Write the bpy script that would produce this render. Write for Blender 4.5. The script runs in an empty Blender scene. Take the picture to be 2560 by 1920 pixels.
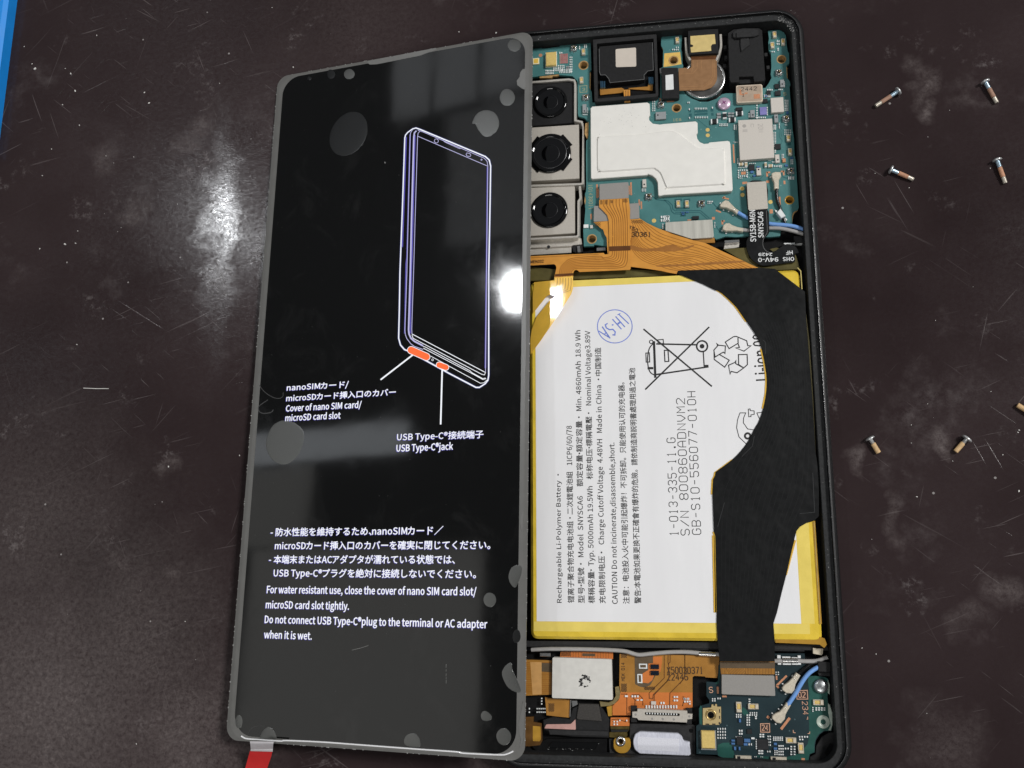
import bpy, math, random
from mathutils import Vector, Matrix
from mathutils.geometry import tessellate_polygon
random.seed(7)
MM = 0.001
scene = bpy.context.scene
COL = scene.collection

# ---------------------------------------------------------------- camera (a phone held above the bench)
FPX = 2322.4007                      # focal length in pixels of the 2560 px wide photograph
CR = ((0.98780777, 0.00083421, -0.15567631), (-0.02978246, -0.98050345, -0.19423181), (-0.15280319, 0.19650012, -0.96852408))
CO = (-0.009379, -42.993215, 204.043908)   # millimetres, bench top = 0, middle of the opened phone = origin
cam_data = bpy.data.cameras.new('camera')
cam_data.sensor_fit = 'HORIZONTAL'
cam_data.sensor_width = 36.0
cam_data.lens = 36.0 * FPX / 2560.0
cam_data.clip_start = 0.01
cam_data.clip_end = 50.0
cam = bpy.data.objects.new('camera', cam_data)
COL.objects.link(cam)
cam.matrix_world = Matrix((
    (CR[0][0], -CR[1][0], -CR[2][0], CO[0] * MM),
    (CR[0][1], -CR[1][1], -CR[2][1], CO[1] * MM),
    (CR[0][2], -CR[1][2], -CR[2][2], CO[2] * MM),
    (0, 0, 0, 1)))
scene.camera = cam

# ---------------------------------------------------------------- light: workshop ceiling lamps and added fill, indoors
world = bpy.data.worlds.new('World')
scene.world = world
world.use_nodes = True
bg = world.node_tree.nodes['Background']
bg.inputs[0].default_value = (0.92, 0.96, 1.0, 1)
bg.inputs[1].default_value = 0.10

def lamp(name, x, y, z, sx, sy, radiance, col=(1, 1, 1)):
    """an area lamp shining straight down"""
    d = bpy.data.lights.new(name, 'AREA')
    d.shape = 'RECTANGLE'
    d.size, d.size_y = sx, sy
    d.energy = radiance * math.pi * sx * sy
    d.color = col
    o = bpy.data.objects.new(name, d)
    COL.objects.link(o)
    o.location = (x, y, z)
    return o

lamp('ceiling_lamp_spot', -1.545, 1.22, 2.9, 0.075, 0.115, 330.0, (0.95, 0.975, 1.0))      # the hard white highlight
lamp('ceiling_panel_low', -2.24, -0.27, 2.9, 1.15, 1.02, 0.85, (1.0, 0.985, 0.94))        # sheen on the lower glass
lamp('ceiling_panel_side', -2.72, 0.42, 2.9, 0.42, 0.34, 0.75, (1.0, 0.985, 0.94))
for k in range(3):                                                                       # louvred light seen in the upper glass
    lamp('ceiling_louvre', -2.10 + k * 0.235, 2.33, 2.9, 0.21, 0.40, 0.95, (0.93, 0.96, 1.0))
lamp('fill_panel_mid', -1.66, 1.78, 2.9, 0.46, 0.62, 0.48, (0.95, 0.97, 1.0))  # added faint area light, greys the upper right of the glass
lamp('ceiling_tube_band', -2.47, 0.68, 2.9, 0.90, 0.14, 2.3, (0.9, 0.95, 1.0))           # pale band across the glass
lamp('ceiling_lamp_main', 2.0, 0.75, 2.4, 0.75, 0.6, 74.0, (1.0, 0.985, 0.965))           # general light from the right
lamp('fill_lamp_near', -0.25, -1.9, 2.4, 1.4, 0.5, 9.5, (1.0, 0.98, 0.95))  # added fill light, evens out the soft shading

scene.view_settings.view_transform = 'Standard'
scene.view_settings.look = 'None'
scene.view_settings.exposure = 0.0
scene.view_settings.gamma = 1.0
scene.view_settings.use_curve_mapping = False
scene.cycles.max_bounces = 8
scene.cycles.use_denoising = True

# ---------------------------------------------------------------- measuring the place
# Points were read off enlargements of the photograph; every enlargement has an origin and a scale.
ZONES = {
    'P': (0, 0, 1.0), '0': (0, 0, 1.157324),
    'A': (1300, 60, .162749), 'B': (1640, 40, .171790), 'C': (1300, 300, .171790), 'D': (1660, 300, .171790),
    'E': (1300, 570, .171790), 'F': (1660, 480, .171790), 'G': (1300, 1600, .189873), 'H': (1700, 1600, .189873),
    'I': (1320, 740, .241109), 'J': (1320, 1120, .241109), 'K': (1640, 780, .241090), 'L': (1640, 1160, .241090),
    'M': (660, 80, .307414), 'N': (900, 280, .241109), 'O': (900, 660, .289436), 'T': (600, 900, .226040),
    'Q': (600, 1240, .325497), 'R': (560, 1560, .343580), 'S': (0, 0, .316456), 'U': (0, 500, .316456),
    'V': (2160, 160, .204918), 'W': (2120, 960, .198915), 'X': (1860, 0, .108499), 'Y': (1960, 1680, .144665),
    'a': (1180, 1740, .108499), 'b': (560, 1740, .108499), 'c': (660, 160, .108499), 'd': (1140, 60, .108499),
    'e': (0, 1000, .554675), 'f': (2000, 1160, .458265),
}

def ray(zone, x, y):
    ox, oy, s = ZONES[zone]
    u, v = (ox + s * x - 1280) / FPX, (oy + s * y - 960) / FPX
    return tuple(CR[0][i] * u + CR[1][i] * v + CR[2][i] for i in range(3))

def at(zone, x, y, z):
    """the point of the level plane at height z (mm) seen there; z may be a function of (x, y)"""
    d = ray(zone, x, y)
    zz = z(0, 0) if callable(z) else z
    for _ in range(6 if callable(z) else 1):
        k = (zz - CO[2]) / d[2]
        X, Y = CO[0] + k * d[0], CO[1] + k * d[1]
        if callable(z):
            zz = z(X, Y)
    return (X, Y)

def w(zone, pts, z):
    out = []
    for p in pts:
        if len(p) == 3:
            out.append(at(p[0], p[1], p[2], z))
        else:
            out.append(at(zone, p[0], p[1], z))
    return out

# the display panel's own plane
PR = ((0.98666731, 0.00938115, -0.16247959), (-0.00454668, 0.99953653, 0.0301007), (0.16268667, -0.02896063, 0.98625267))
PC = (-59.704846, 0.154987, 8.368967)
PW, PH = 67.55, 158.43

def on_panel(zone, x, y, h=0.0):
    d = ray(zone, x, y)
    n = (PR[0][2], PR[1][2], PR[2][2])
    k = (sum((PC[i] - CO[i]) * n[i] for i in range(3)) + h) / sum(d[i] * n[i] for i in range(3))
    X = [CO[i] + k * d[i] - PC[i] for i in range(3)]
    return (sum(PR[i][0] * X[i] for i in range(3)), sum(PR[i][1] * X[i] for i in range(3)))

def wp(zone, pts, h=0.0):
    return [on_panel(p[0], p[1], p[2], h) if len(p) == 3 else on_panel(zone, p[0], p[1], h) for p in pts]

# ---------------------------------------------------------------- mesh building
def area2(p):
    return sum(p[i][0] * p[(i + 1) % len(p)][1] - p[(i + 1) % len(p)][0] * p[i][1] for i in range(len(p)))

def ccw(p):
    q = []
    for a in p:
        if not q or abs(a[0] - q[-1][0]) + abs(a[1] - q[-1][1]) > 1e-5:
            q.append((a[0], a[1]))
    if abs(q[0][0] - q[-1][0]) + abs(q[0][1] - q[-1][1]) < 1e-5:
        q.pop()
    return q if area2(q) > 0 else q[::-1]

def inset(p, b):
    n = len(p)
    out = []
    for i in range(n):
        a, c, e = Vector(p[i - 1]), Vector(p[i]), Vector(p[(i + 1) % n])
        u, v = (c - a).normalized(), (e - c).normalized()
        nu, nv = Vector((-u.y, u.x)), Vector((-v.y, v.x))
        m = nu + nv
        if m.length < 1e-6:
            m = nu
        m.normalize()
        k = max(0.45, m.dot(nu))
        q = c + m * (b / k)
        out.append((q.x, q.y))
    return out

def rounded(p, r, n=4):
    """cut each corner of a polygon with a small arc"""
    p = ccw(p)
    out = []
    for i in range(len(p)):
        a, c, e = Vector(p[i - 1]), Vector(p[i]), Vector(p[(i + 1) % len(p)])
        la, le = (a - c).length, (e - c).length
        t = min(r, la * .45, le * .45)
        s, f = c + (a - c) * (t / la), c + (e - c) * (t / le)
        for k in range(n + 1):
            u = k / n
            q = s * (1 - u) ** 2 + c * (2 * u * (1 - u)) + f * u ** 2
            out.append((q.x, q.y))
    return out

def smooth_line(p, n=5, closed=False):
    """Catmull-Rom through the points"""
    P = [Vector(a) for a in p]
    out = []
    m = len(P)
    rng = range(m) if closed else range(m - 1)
    for i in rng:
        p0 = P[i - 1] if (i > 0 or closed) else P[i]
        p1, p2 = P[i], P[(i + 1) % m]
        p3 = P[(i + 2) % m] if (i + 2 < m or closed) else p2
        for k in range(n):
            t = k / n
            q = 0.5 * ((2 * p1) + (p2 - p0) * t + (2 * p0 - 5 * p1 + 4 * p2 - p3) * t * t + (3 * p1 - p0 - 3 * p2 + p3) * t ** 3)
            out.append(tuple(q))
    if not closed:
        out.append(tuple(P[-1]))
    return out

def circle(cx, cy, r, n=32, ry=None, ang=0.0):
    ry = r if ry is None else ry
    c, s = math.cos(ang), math.sin(ang)
    out = []
    for i in range(n):
        a = 2 * math.pi * i / n
        x, y = r * math.cos(a), ry * math.sin(a)
        out.append((cx + x * c - y * s, cy + x * s + y * c))
    return out

def resample(p, n):
    L = [0.0]
    for i in range(1, len(p)):
        L.append(L[-1] + math.dist(p[i - 1], p[i]))
    out, j = [], 0
    for k in range(n):
        t = L[-1] * k / (n - 1)
        while j < len(L) - 2 and L[j + 1] < t:
            j += 1
        f = (t - L[j]) / max(1e-9, L[j + 1] - L[j])
        out.append(tuple(a + (b - a) * f for a, b in zip(p[j], p[j + 1])))
    return out

class MB:
    def __init__(s):
        s.v, s.f, s.sm = [], [], []

    def add(s, verts, faces, smooth=False):
        o = len(s.v)
        s.v += [tuple(q) for q in verts]
        s.f += [tuple(i + o for i in f) for f in faces]
        s.sm += [smooth] * len(faces)
        return s

    def prism(s, pts, z0, z1, bevel=0.0, holes=(), zf=None, bottom=True):
        """upright prism; zf(x, y) adds to both heights for a bent or leaning sheet"""
        p = ccw(pts)
        hs = [ccw(h)[::-1] for h in holes]
        zz = zf or (lambda x, y: 0.0)
        n = len(p)
        loops = [p] + hs
        rings = []
        for li, lp in enumerate(loops):
            b = bevel if li == 0 else 0
            low = [(x, y, z0 + zz(x, y)) for x, y in lp]
            mid = [(x, y, z1 - b + zz(x, y)) for x, y in lp]
            rr = [low, mid]
            if b > 0:
                ip = inset(lp, b)
                rr.append([(x, y, z1 + zz(x, y)) for x, y in ip])
            for k in range(len(rr) - 1):
                a, c = rr[k], rr[k + 1]
                m = len(a)
                vs = a + c
                s.add(vs, [(i, (i + 1) % m, m + (i + 1) % m, m + i) for i in range(m)])
            rings.append(rr[-1])
        flat = [[Vector((q[0], q[1], 0)) for q in r] for r in rings]
        allv = [q for r in rings for q in r]
        tri = tessellate_polygon(flat)
        s.add(allv, [t if (Vector((allv[t[1]][0] - allv[t[0]][0], allv[t[1]][1] - allv[t[0]][1])).cross(Vector((allv[t[2]][0] - allv[t[0]][0], allv[t[2]][1] - allv[t[0]][1]))) > 0) else t[::-1] for t in tri])
        if bottom:
            lowv = [(x, y, z0 + zz(x, y)) for lp in loops for x, y in lp]
            tri2 = tessellate_polygon([[Vector((x, y, 0)) for x, y in lp] for lp in loops])
            s.add(lowv, [t if (Vector((lowv[t[1]][0] - lowv[t[0]][0], lowv[t[1]][1] - lowv[t[0]][1])).cross(Vector((lowv[t[2]][0] - lowv[t[0]][0], lowv[t[2]][1] - lowv[t[0]][1]))) < 0) else t[::-1] for t in tri2])
        return s

    def sheet(s, pts, z, zf=None):
        p = ccw(pts)
        zz = zf or (lambda x, y: 0.0)
        tri = tessellate_polygon([[Vector((x, y, 0)) for x, y in p]])
        vs = [(x, y, z + zz(x, y)) for x, y in p]
        s.add(vs, [t if (Vector((vs[t[1]][0] - vs[t[0]][0], vs[t[1]][1] - vs[t[0]][1])).cross(Vector((vs[t[2]][0] - vs[t[0]][0], vs[t[2]][1] - vs[t[0]][1]))) > 0) else t[::-1] for t in tri])
        return s

    def box(s, cx, cy, sx, sy, z0, z1, ang=0.0, bevel=0.0):
        c, n = math.cos(ang), math.sin(ang)
        p = [(cx + x * c - y * n, cy + x * n + y * c) for x, y in ((-sx / 2, -sy / 2), (sx / 2, -sy / 2), (sx / 2, sy / 2), (-sx / 2, sy / 2))]
        return s.prism(p, z0, z1, bevel)

    def ribbon(s, path, width, z, closed=False, zf=None):
        """a flat printed stroke with mitred joins"""
        P = [Vector(a[:2]) for a in path]
        q = [P[0]]
        for a in P[1:]:
            if (a - q[-1]).length > 1e-5:
                q.append(a)
        if closed and (q[0] - q[-1]).length < 1e-5:
            q.pop()
        P, m = q, len(q)
        if m < 2:
            return s
        zz = zf or (lambda x, y: 0.0)
        L, R = [], []
        for i in range(m):
            u = (P[i] - P[i - 1]).normalized() if (i > 0 or closed) else None
            v = (P[(i + 1) % m] - P[i]).normalized() if (i < m - 1 or closed) else None
            u = u or v
            v = v or u
            nu, nv = Vector((-u.y, u.x)), Vector((-v.y, v.x))
            mm = nu + nv
            mm = nu if mm.length < 1e-5 else mm.normalized()
            k = max(0.5, mm.dot(nu))
            L.append(P[i] + mm * (width / 2 / k))
            R.append(P[i] - mm * (width / 2 / k))
        vs = [(a.x, a.y, z + zz(a.x, a.y)) for a in L] + [(a.x, a.y, z + zz(a.x, a.y)) for a in R]
        rng = m if closed else m - 1
        return s.add(vs, [(i, m + i, m + (i + 1) % m, (i + 1) % m) for i in range(rng)])

    def wall(s, path, width, z0, z1, closed=False):
        """an upright strip of the given thickness along a line"""
        t = MB().ribbon(path, width, 0, closed)
        m = len(t.v) // 2
        L = [(q[0], q[1]) for q in t.v[:m]]
        R = [(q[0], q[1]) for q in t.v[m:]]
        if closed:
            return s.prism(L if abs(area2(L)) > abs(area2(R)) else R, z0, z1, 0, [R if abs(area2(L)) > abs(area2(R)) else L])
        return s.prism(L + R[::-1], z0, z1, min(width, z1 - z0) * .15)

    def tube(s, path, r, n=12, cap=True, rf=None):
        P = [Vector(a) for a in path]
        rings = []
        up = Vector((0, 0, 1))
        for i, c in enumerate(P):
            d = (P[min(i + 1, len(P) - 1)] - P[max(i - 1, 0)]).normalized()
            a = d.cross(up)
            if a.length < 1e-3:
                a = d.cross(Vector((0, 1, 0)))
            a.normalize()
            b = a.cross(d)
            rr = r if rf is None else rf(i / (len(P) - 1)) * r
            rings.append([c + (a * math.cos(2 * math.pi * k / n) + b * math.sin(2 * math.pi * k / n)) * rr for k in range(n)])
        vs = [q for rg in rings for q in rg]
        fs = []
        for i in range(len(rings) - 1):
            for k in range(n):
                fs.append((i * n + k, i * n + (k + 1) % n, (i + 1) * n + (k + 1) % n, (i + 1) * n + k))
        s.add(vs, fs, True)
        if cap:
            s.add(rings[0], [tuple(range(n))])
            s.add(rings[-1], [tuple(range(n))[::-1]])
        return s

    def lathe(s, profile, cx=0, cy=0, n=32, M=None, smooth=True, cap=False):
        """profile: (radius, height) pairs turned about the upright axis"""
        vs = []
        for r, z in profile:
            for k in range(n):
                a = 2 * math.pi * k / n
                q = Vector((cx + r * math.cos(a), cy + r * math.sin(a), z))
                vs.append(M @ q if M else q)
        fs = []
        for i in range(len(profile) - 1):
            for k in range(n):
                fs.append((i * n + k, i * n + (k + 1) % n, (i + 1) * n + (k + 1) % n, (i + 1) * n + k))
        s.add(vs, fs, smooth)
        if cap and profile[0][0] > 1e-6:
            s.add(vs[:n], [tuple(range(n))[::-1]])
        if cap and profile[-1][0] > 1e-6:
            s.add(vs[-n:], [tuple(range(n))])
        return s

    def mesh(s, name, mat):
        me = bpy.data.meshes.new(name)
        me.from_pydata([(a * MM, b * MM, c * MM) for a, b, c in s.v], [], s.f)
        me.materials.append(mat)
        for p, f in zip(me.polygons, s.sm):
            p.use_smooth = f
        me.validate()
        me.update()
        return me

    def build(s, name, mat, parent=None, kind=None):
        o = bpy.data.objects.new(name, s.mesh(name, mat))
        COL.objects.link(o)
        if parent is not None:
            o.parent = parent
        if kind:
            o['kind'] = kind
        return o

def empty(name, parent=None, loc=(0, 0, 0)):
    o = bpy.data.objects.new(name, None)
    o.empty_display_size = 0.005
    COL.objects.link(o)
    o.location = tuple(c * MM for c in loc)
    if parent is not None:
        o.parent = parent
    return o

def tag(o, label, cat, group=None, kind=None):
    o['label'] = label
    o['category'] = cat
    if group:
        o['group'] = group
    if kind:
        o['kind'] = kind
    return o

# ---------------------------------------------------------------- writing: font text and a plotted stroke alphabet
TEXTS = []
import os

def bundled_font(name):
    try:
        return bpy.data.fonts.load(os.path.join(bpy.utils.system_resource('DATAFILES'), 'fonts', name))
    except Exception:
        return None

HUMANIST = bundled_font('Noto Sans CJK Regular.woff2')

def text(string, p0, p1, em, z, mat, parent, name='printed_text', bold=0.0, font=None):
    TEXTS.append((string, p0, p1, em, z, mat, parent, name, bold, font))

FONT_SCALE = {'H': 0.733 / 0.257, 'D': 1.0}

def runs_of(string, font):
    """split a line into runs that one typeface can set"""
    if HUMANIST is None:
        return [('D', string)]
    out = []
    for ch in string:
        k = 'H' if (ord(ch) < 0x2000 or ch == '•') else 'D'
        if out and out[-1][0] == k:
            out[-1][1] += ch
        else:
            out.append([k, ch])
    return out

def flush_texts():
    cache = {}
    made = []
    for t in TEXTS:
        for k, st_ in runs_of(t[0], t[9]):
            core = st_.strip(' ')
            if not core or (k, core) in cache:
                continue
            c = bpy.data.curves.new('text', 'FONT')
            c.body = core
            c.size = 1.0
            c.resolution_u = 2
            c.fill_mode = 'FRONT'
            if k != 'D':
                c.font = HUMANIST
            o = bpy.data.objects.new('text', c)
            COL.objects.link(o)
            cache[(k, core)] = None
            made.append((k, core, o))
    bpy.context.view_layer.update()
    dg = bpy.context.evaluated_depsgraph_get()
    for k, core, o in made:
        me = bpy.data.meshes.new_from_object(o.evaluated_get(dg))
        f = FONT_SCALE[k]
        cache[(k, core)] = ([(v.co.x * f, v.co.y * f) for v in me.vertices], [tuple(p.vertices) for p in me.polygons])
        bpy.data.meshes.remove(me)
        c = o.data
        bpy.data.objects.remove(o)
        bpy.data.curves.remove(c)
    for string, p0, p1, em, z, mat, parent, name, bold, font in TEXTS:
        vs, fs, pen = [], [], 0.0
        for k, st_ in runs_of(string, font):
            core = st_.strip(' ')
            lead = len(st_) - len(st_.lstrip(' '))
            pen += .28 * lead
            if core:
                rv, rf = cache[(k, core)]
                if rv:
                    o_ = len(vs)
                    x0 = min(v[0] for v in rv)
                    vs += [(v[0] - x0 + pen, v[1]) for v in rv]
                    fs += [tuple(i + o_ for i in f) for f in rf]
                    pen += max(v[0] for v in rv) - x0 + .08
                pen += .28 * (len(st_) - lead - len(core))
        if not vs:
            continue
        x0, x1 = min(v[0] for v in vs), max(v[0] for v in vs)
        d = Vector((p1[0] - p0[0], p1[1] - p0[1]))
        u = d.normalized()
        n = Vector((-u.y, u.x))
        sx = d.length / max(1e-6, x1 - x0)
        mb = MB()
        # heavier strokes: the same print laid down again a hair to each side
        shifts = [(0, 0)] if bold <= 0 else [(0, 0), (bold, 0), (-bold, 0), (0, bold), (0, -bold)]
        for k, (ax, ay) in enumerate(shifts):
            q = [Vector((p0[0], p0[1])) + u * ((a - x0) * sx + ax) + n * (b * em + ay) for a, b in vs]
            mb.add([(v.x, v.y, z + .0012 * k) for v in q], fs)
        mb.build(name, mat, parent)

GLYPH = {
    '0': [[(0, 1), (0, 5), (1, 6), (3, 6), (4, 5), (4, 1), (3, 0), (1, 0), (0, 1)]],
    '1': [[(1, 5), (2, 6), (2, 0)], [(1, 0), (3, 0)]],
    '2': [[(0, 5), (1, 6), (3, 6), (4, 5), (4, 4), (0, 0), (4, 0)]],
    '3': [[(0, 5), (1, 6), (3, 6), (4, 5), (4, 4), (3, 3), (4, 2), (4, 1), (3, 0), (1, 0), (0, 1)], [(1.5, 3), (3, 3)]],
    '4': [[(3, 0), (3, 6), (0, 2), (4, 2)]],
    '5': [[(4, 6), (0, 6), (0, 3.5), (3, 3.5), (4, 2.5), (4, 1), (3, 0), (1, 0), (0, 1)]],
    '6': [[(4, 5), (3, 6), (1, 6), (0, 5), (0, 1), (1, 0), (3, 0), (4, 1), (4, 2.5), (3, 3.5), (0, 3.2)]],
    '7': [[(0, 6), (4, 6), (1.5, 0)]],
    '8': [[(1, 3), (0, 4), (0, 5), (1, 6), (3, 6), (4, 5), (4, 4), (3, 3), (1, 3), (0, 2), (0, 1), (1, 0), (3, 0), (4, 1), (4, 2), (3, 3)]],
    '9': [[(4, 3), (1, 3), (0, 4), (0, 5), (1, 6), (3, 6), (4, 5), (4, 1), (3, 0), (1, 0), (0, 1)]],
    'A': [[(0, 0), (0, 4), (1, 6), (3, 6), (4, 4), (4, 0)], [(0, 2.5), (4, 2.5)]],
    'B': [[(0, 0), (0, 6), (3, 6), (4, 5), (4, 4), (3, 3), (0, 3)], [(3, 3), (4, 2), (4, 1), (3, 0), (0, 0)]],
    'C': [[(4, 5), (3, 6), (1, 6), (0, 5), (0, 1), (1, 0), (3, 0), (4, 1)]],
    'D': [[(0, 0), (0, 6), (3, 6), (4, 5), (4, 1), (3, 0), (0, 0)]],
    'E': [[(4, 6), (0, 6), (0, 0), (4, 0)], [(0, 3), (3, 3)]],
    'F': [[(4, 6), (0, 6), (0, 0)], [(0, 3), (3, 3)]],
    'G': [[(4, 5), (3, 6), (1, 6), (0, 5), (0, 1), (1, 0), (3, 0), (4, 1), (4, 3), (2.5, 3)]],
    'H': [[(0, 0), (0, 6)], [(4, 0), (4, 6)], [(0, 3), (4, 3)]],
    'K': [[(0, 0), (0, 6)], [(4, 6), (0, 2.5)], [(1.3, 3.5), (4, 0)]],
    'L': [[(0, 6), (0, 0), (4, 0)]],
    'M': [[(0, 0), (0, 6), (2, 3), (4, 6), (4, 0)]],
    'N': [[(0, 0), (0, 6), (4, 0), (4, 6)]],
    'O': [[(0, 1), (0, 5), (1, 6), (3, 6), (4, 5), (4, 1), (3, 0), (1, 0), (0, 1)]],
    'S': [[(4, 5), (3, 6), (1, 6), (0, 5), (0, 4), (1, 3), (3, 3), (4, 2), (4, 1), (3, 0), (1, 0), (0, 1)]],
    'V': [[(0, 6), (0, 3), (2, 0), (4, 3), (4, 6)]],
    'X': [[(0, 6), (4, 0)], [(0, 0), (4, 6)]],
    'Y': [[(0, 6), (2, 3), (4, 6)], [(2, 3), (2, 0)]],
    'I': [[(2, 0), (2, 6)], [(1, 0), (3, 0)], [(1, 6), (3, 6)]],
    '-': [[(0.5, 3), (3.5, 3)]], '/': [[(0, 0), (4, 6)]], '.': [[(1.6, 0), (2.4, 0), (2.4, .8), (1.6, .8), (1.6, 0)]], ' ': [],
}

def stext(string, p0, p1, h, z, width, mb=None):
    """plotted strokes from p0 to p1 along the baseline, cap height h"""
    mb = mb or MB()
    n = len(string)
    d = Vector((p1[0] - p0[0], p1[1] - p0[1]))
    u = d.normalized()
    nn = Vector((-u.y, u.x))
    step = d.length / (n * 6 - 2)
    k = 0
    for i, ch in enumerate(string):
        for st in GLYPH.get(ch, []):
            pts = []
            for x, y in st:
                q = Vector(p0[:2]) + u * ((i * 6 + x) * step) + nn * (y * h / 6)
                pts.append((q.x, q.y))
            mb.ribbon(pts, width, z + 0.0015 * (k % 3))
            k += 1
    return mb

# ---------------------------------------------------------------- materials
def speckle(m, scale, thresh, keep, col):
    """plated through-holes: small pale dots scattered over a board"""
    nt = m.node_tree
    b = nt.nodes['Principled BSDF']
    src = b.inputs['Base Color'].links[0].from_socket
    tc = nt.nodes.new('ShaderNodeTexCoord')
    vo = nt.nodes.new('ShaderNodeTexVoronoi')
    vo.inputs['Scale'].default_value = scale
    nt.links.new(tc.outputs['Object'], vo.inputs['Vector'])
    lt = nt.nodes.new('ShaderNodeMath')
    lt.operation = 'LESS_THAN'
    lt.inputs[1].default_value = thresh
    nt.links.new(vo.outputs['Distance'], lt.inputs[0])
    sp = nt.nodes.new('ShaderNodeSeparateColor')
    nt.links.new(vo.outputs['Color'], sp.inputs[0])
    gt = nt.nodes.new('ShaderNodeMath')
    gt.operation = 'GREATER_THAN'
    gt.inputs[1].default_value = keep
    nt.links.new(sp.outputs[0], gt.inputs[0])
    mu = nt.nodes.new('ShaderNodeMath')
    mu.operation = 'MULTIPLY'
    nt.links.new(lt.outputs[0], mu.inputs[0])
    nt.links.new(gt.outputs[0], mu.inputs[1])
    mi = nt.nodes.new('ShaderNodeMix')
    mi.data_type = 'RGBA'
    nt.links.new(mu.outputs[0], mi.inputs['Factor'])
    nt.links.new(src, mi.inputs[6])
    mi.inputs[7].default_value = col
    nt.links.new(mi.outputs[2], b.inputs['Base Color'])

def lin(c):
    c = c / 255.0
    return c / 12.92 if c <= 0.04045 else ((c + 0.055) / 1.055) ** 2.4

def rgb(r, g, b, k=1.0):
    return (lin(r) * k, lin(g) * k, lin(b) * k, 1.0)

def mat(name, col, rough=0.5, metal=0.0, spec=0.5, vary=0.12, scale=900.0, bump=0.0, bscale=4000.0, coat=0.0, emit=0.0, ior=None, aniso=None, dust=0.0, bdist=0.00005):
    m = bpy.data.materials.new(name)
    m.use_nodes = True
    nt = m.node_tree
    b = nt.nodes['Principled BSDF']
    b.inputs['Roughness'].default_value = rough
    b.inputs['Metallic'].default_value = metal
    b.inputs['Specular IOR Level'].default_value = spec
    b.inputs['Coat Weight'].default_value = coat
    if ior:
        b.inputs['IOR'].default_value = ior
    if emit > 0:
        b.inputs['Emission Color'].default_value = col
        b.inputs['Emission Strength'].default_value = emit
        b.inputs['Base Color'].default_value = (0.01, 0.01, 0.01, 1)
        return m
    b.inputs['Base Color'].default_value = col
    tc = nt.nodes.new('ShaderNodeTexCoord')
    src = tc.outputs['Object']
    if aniso:
        mp = nt.nodes.new('ShaderNodeMapping')
        mp.inputs['Scale'].default_value = aniso
        nt.links.new(src, mp.inputs['Vector'])
        src = mp.outputs['Vector']
    if vary > 0:
        nz = nt.nodes.new('ShaderNodeTexNoise')
        nz.inputs['Scale'].default_value = scale
        nz.inputs['Detail'].default_value = 4
        nt.links.new(src, nz.inputs['Vector'])
        mr = nt.nodes.new('ShaderNodeMapRange')
        mr.inputs['From Min'].default_value = 0.3
        mr.inputs['From Max'].default_value = 0.7
        mr.inputs['To Min'].default_value = 1 - vary
        mr.inputs['To Max'].default_value = 1 + vary
        nt.links.new(nz.outputs['Fac'], mr.inputs['Value'])
        mx = nt.nodes.new('ShaderNodeVectorMath')
        mx.operation = 'SCALE'
        mx.inputs[0].default_value = col[:3]
        nt.links.new(mr.outputs[0], mx.inputs['Scale'])
        out = mx.outputs[0]
        if dust > 0:
            n2 = nt.nodes.new('ShaderNodeTexNoise')
            n2.inputs['Scale'].default_value = 2600
            n2.inputs['Detail'].default_value = 6
            n2.inputs['Roughness'].default_value = 0.75
            nt.links.new(tc.outputs['Object'], n2.inputs['Vector'])
            m2 = nt.nodes.new('ShaderNodeMapRange')
            m2.inputs['From Min'].default_value = 0.62
            m2.inputs['From Max'].default_value = 0.78
            m2.inputs['To Max'].default_value = dust
            nt.links.new(n2.outputs['Fac'], m2.inputs['Value'])
            mi = nt.nodes.new('ShaderNodeMix')
            mi.data_type = 'RGBA'
            nt.links.new(m2.outputs[0], mi.inputs['Factor'])
            nt.links.new(out, mi.inputs[6])
            mi.inputs[7].default_value = (0.35, 0.34, 0.33, 1)
            out = mi.outputs[2]
        nt.links.new(out, b.inputs['Base Color'])
        r2 = nt.nodes.new('ShaderNodeMapRange')
        r2.inputs['To Min'].default_value = max(0.02, rough * 0.8)
        r2.inputs['To Max'].default_value = min(1, rough * 1.2)
        nt.links.new(nz.outputs['Fac'], r2.inputs['Value'])
        nt.links.new(r2.outputs[0], b.inputs['Roughness'])
    if bump > 0:
        nb = nt.nodes.new('ShaderNodeTexNoise')
        nb.inputs['Scale'].default_value = bscale
        nb.inputs['Detail'].default_value = 3
        nt.links.new(src, nb.inputs['Vector'])
        bp = nt.nodes.new('ShaderNodeBump')
        bp.inputs['Strength'].default_value = bump
        bp.inputs['Distance'].default_value = bdist
        nt.links.new(nb.outputs['Fac'], bp.inputs['Height'])
        nt.links.new(bp.outputs[0], b.inputs['Normal'])
    return m

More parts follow.
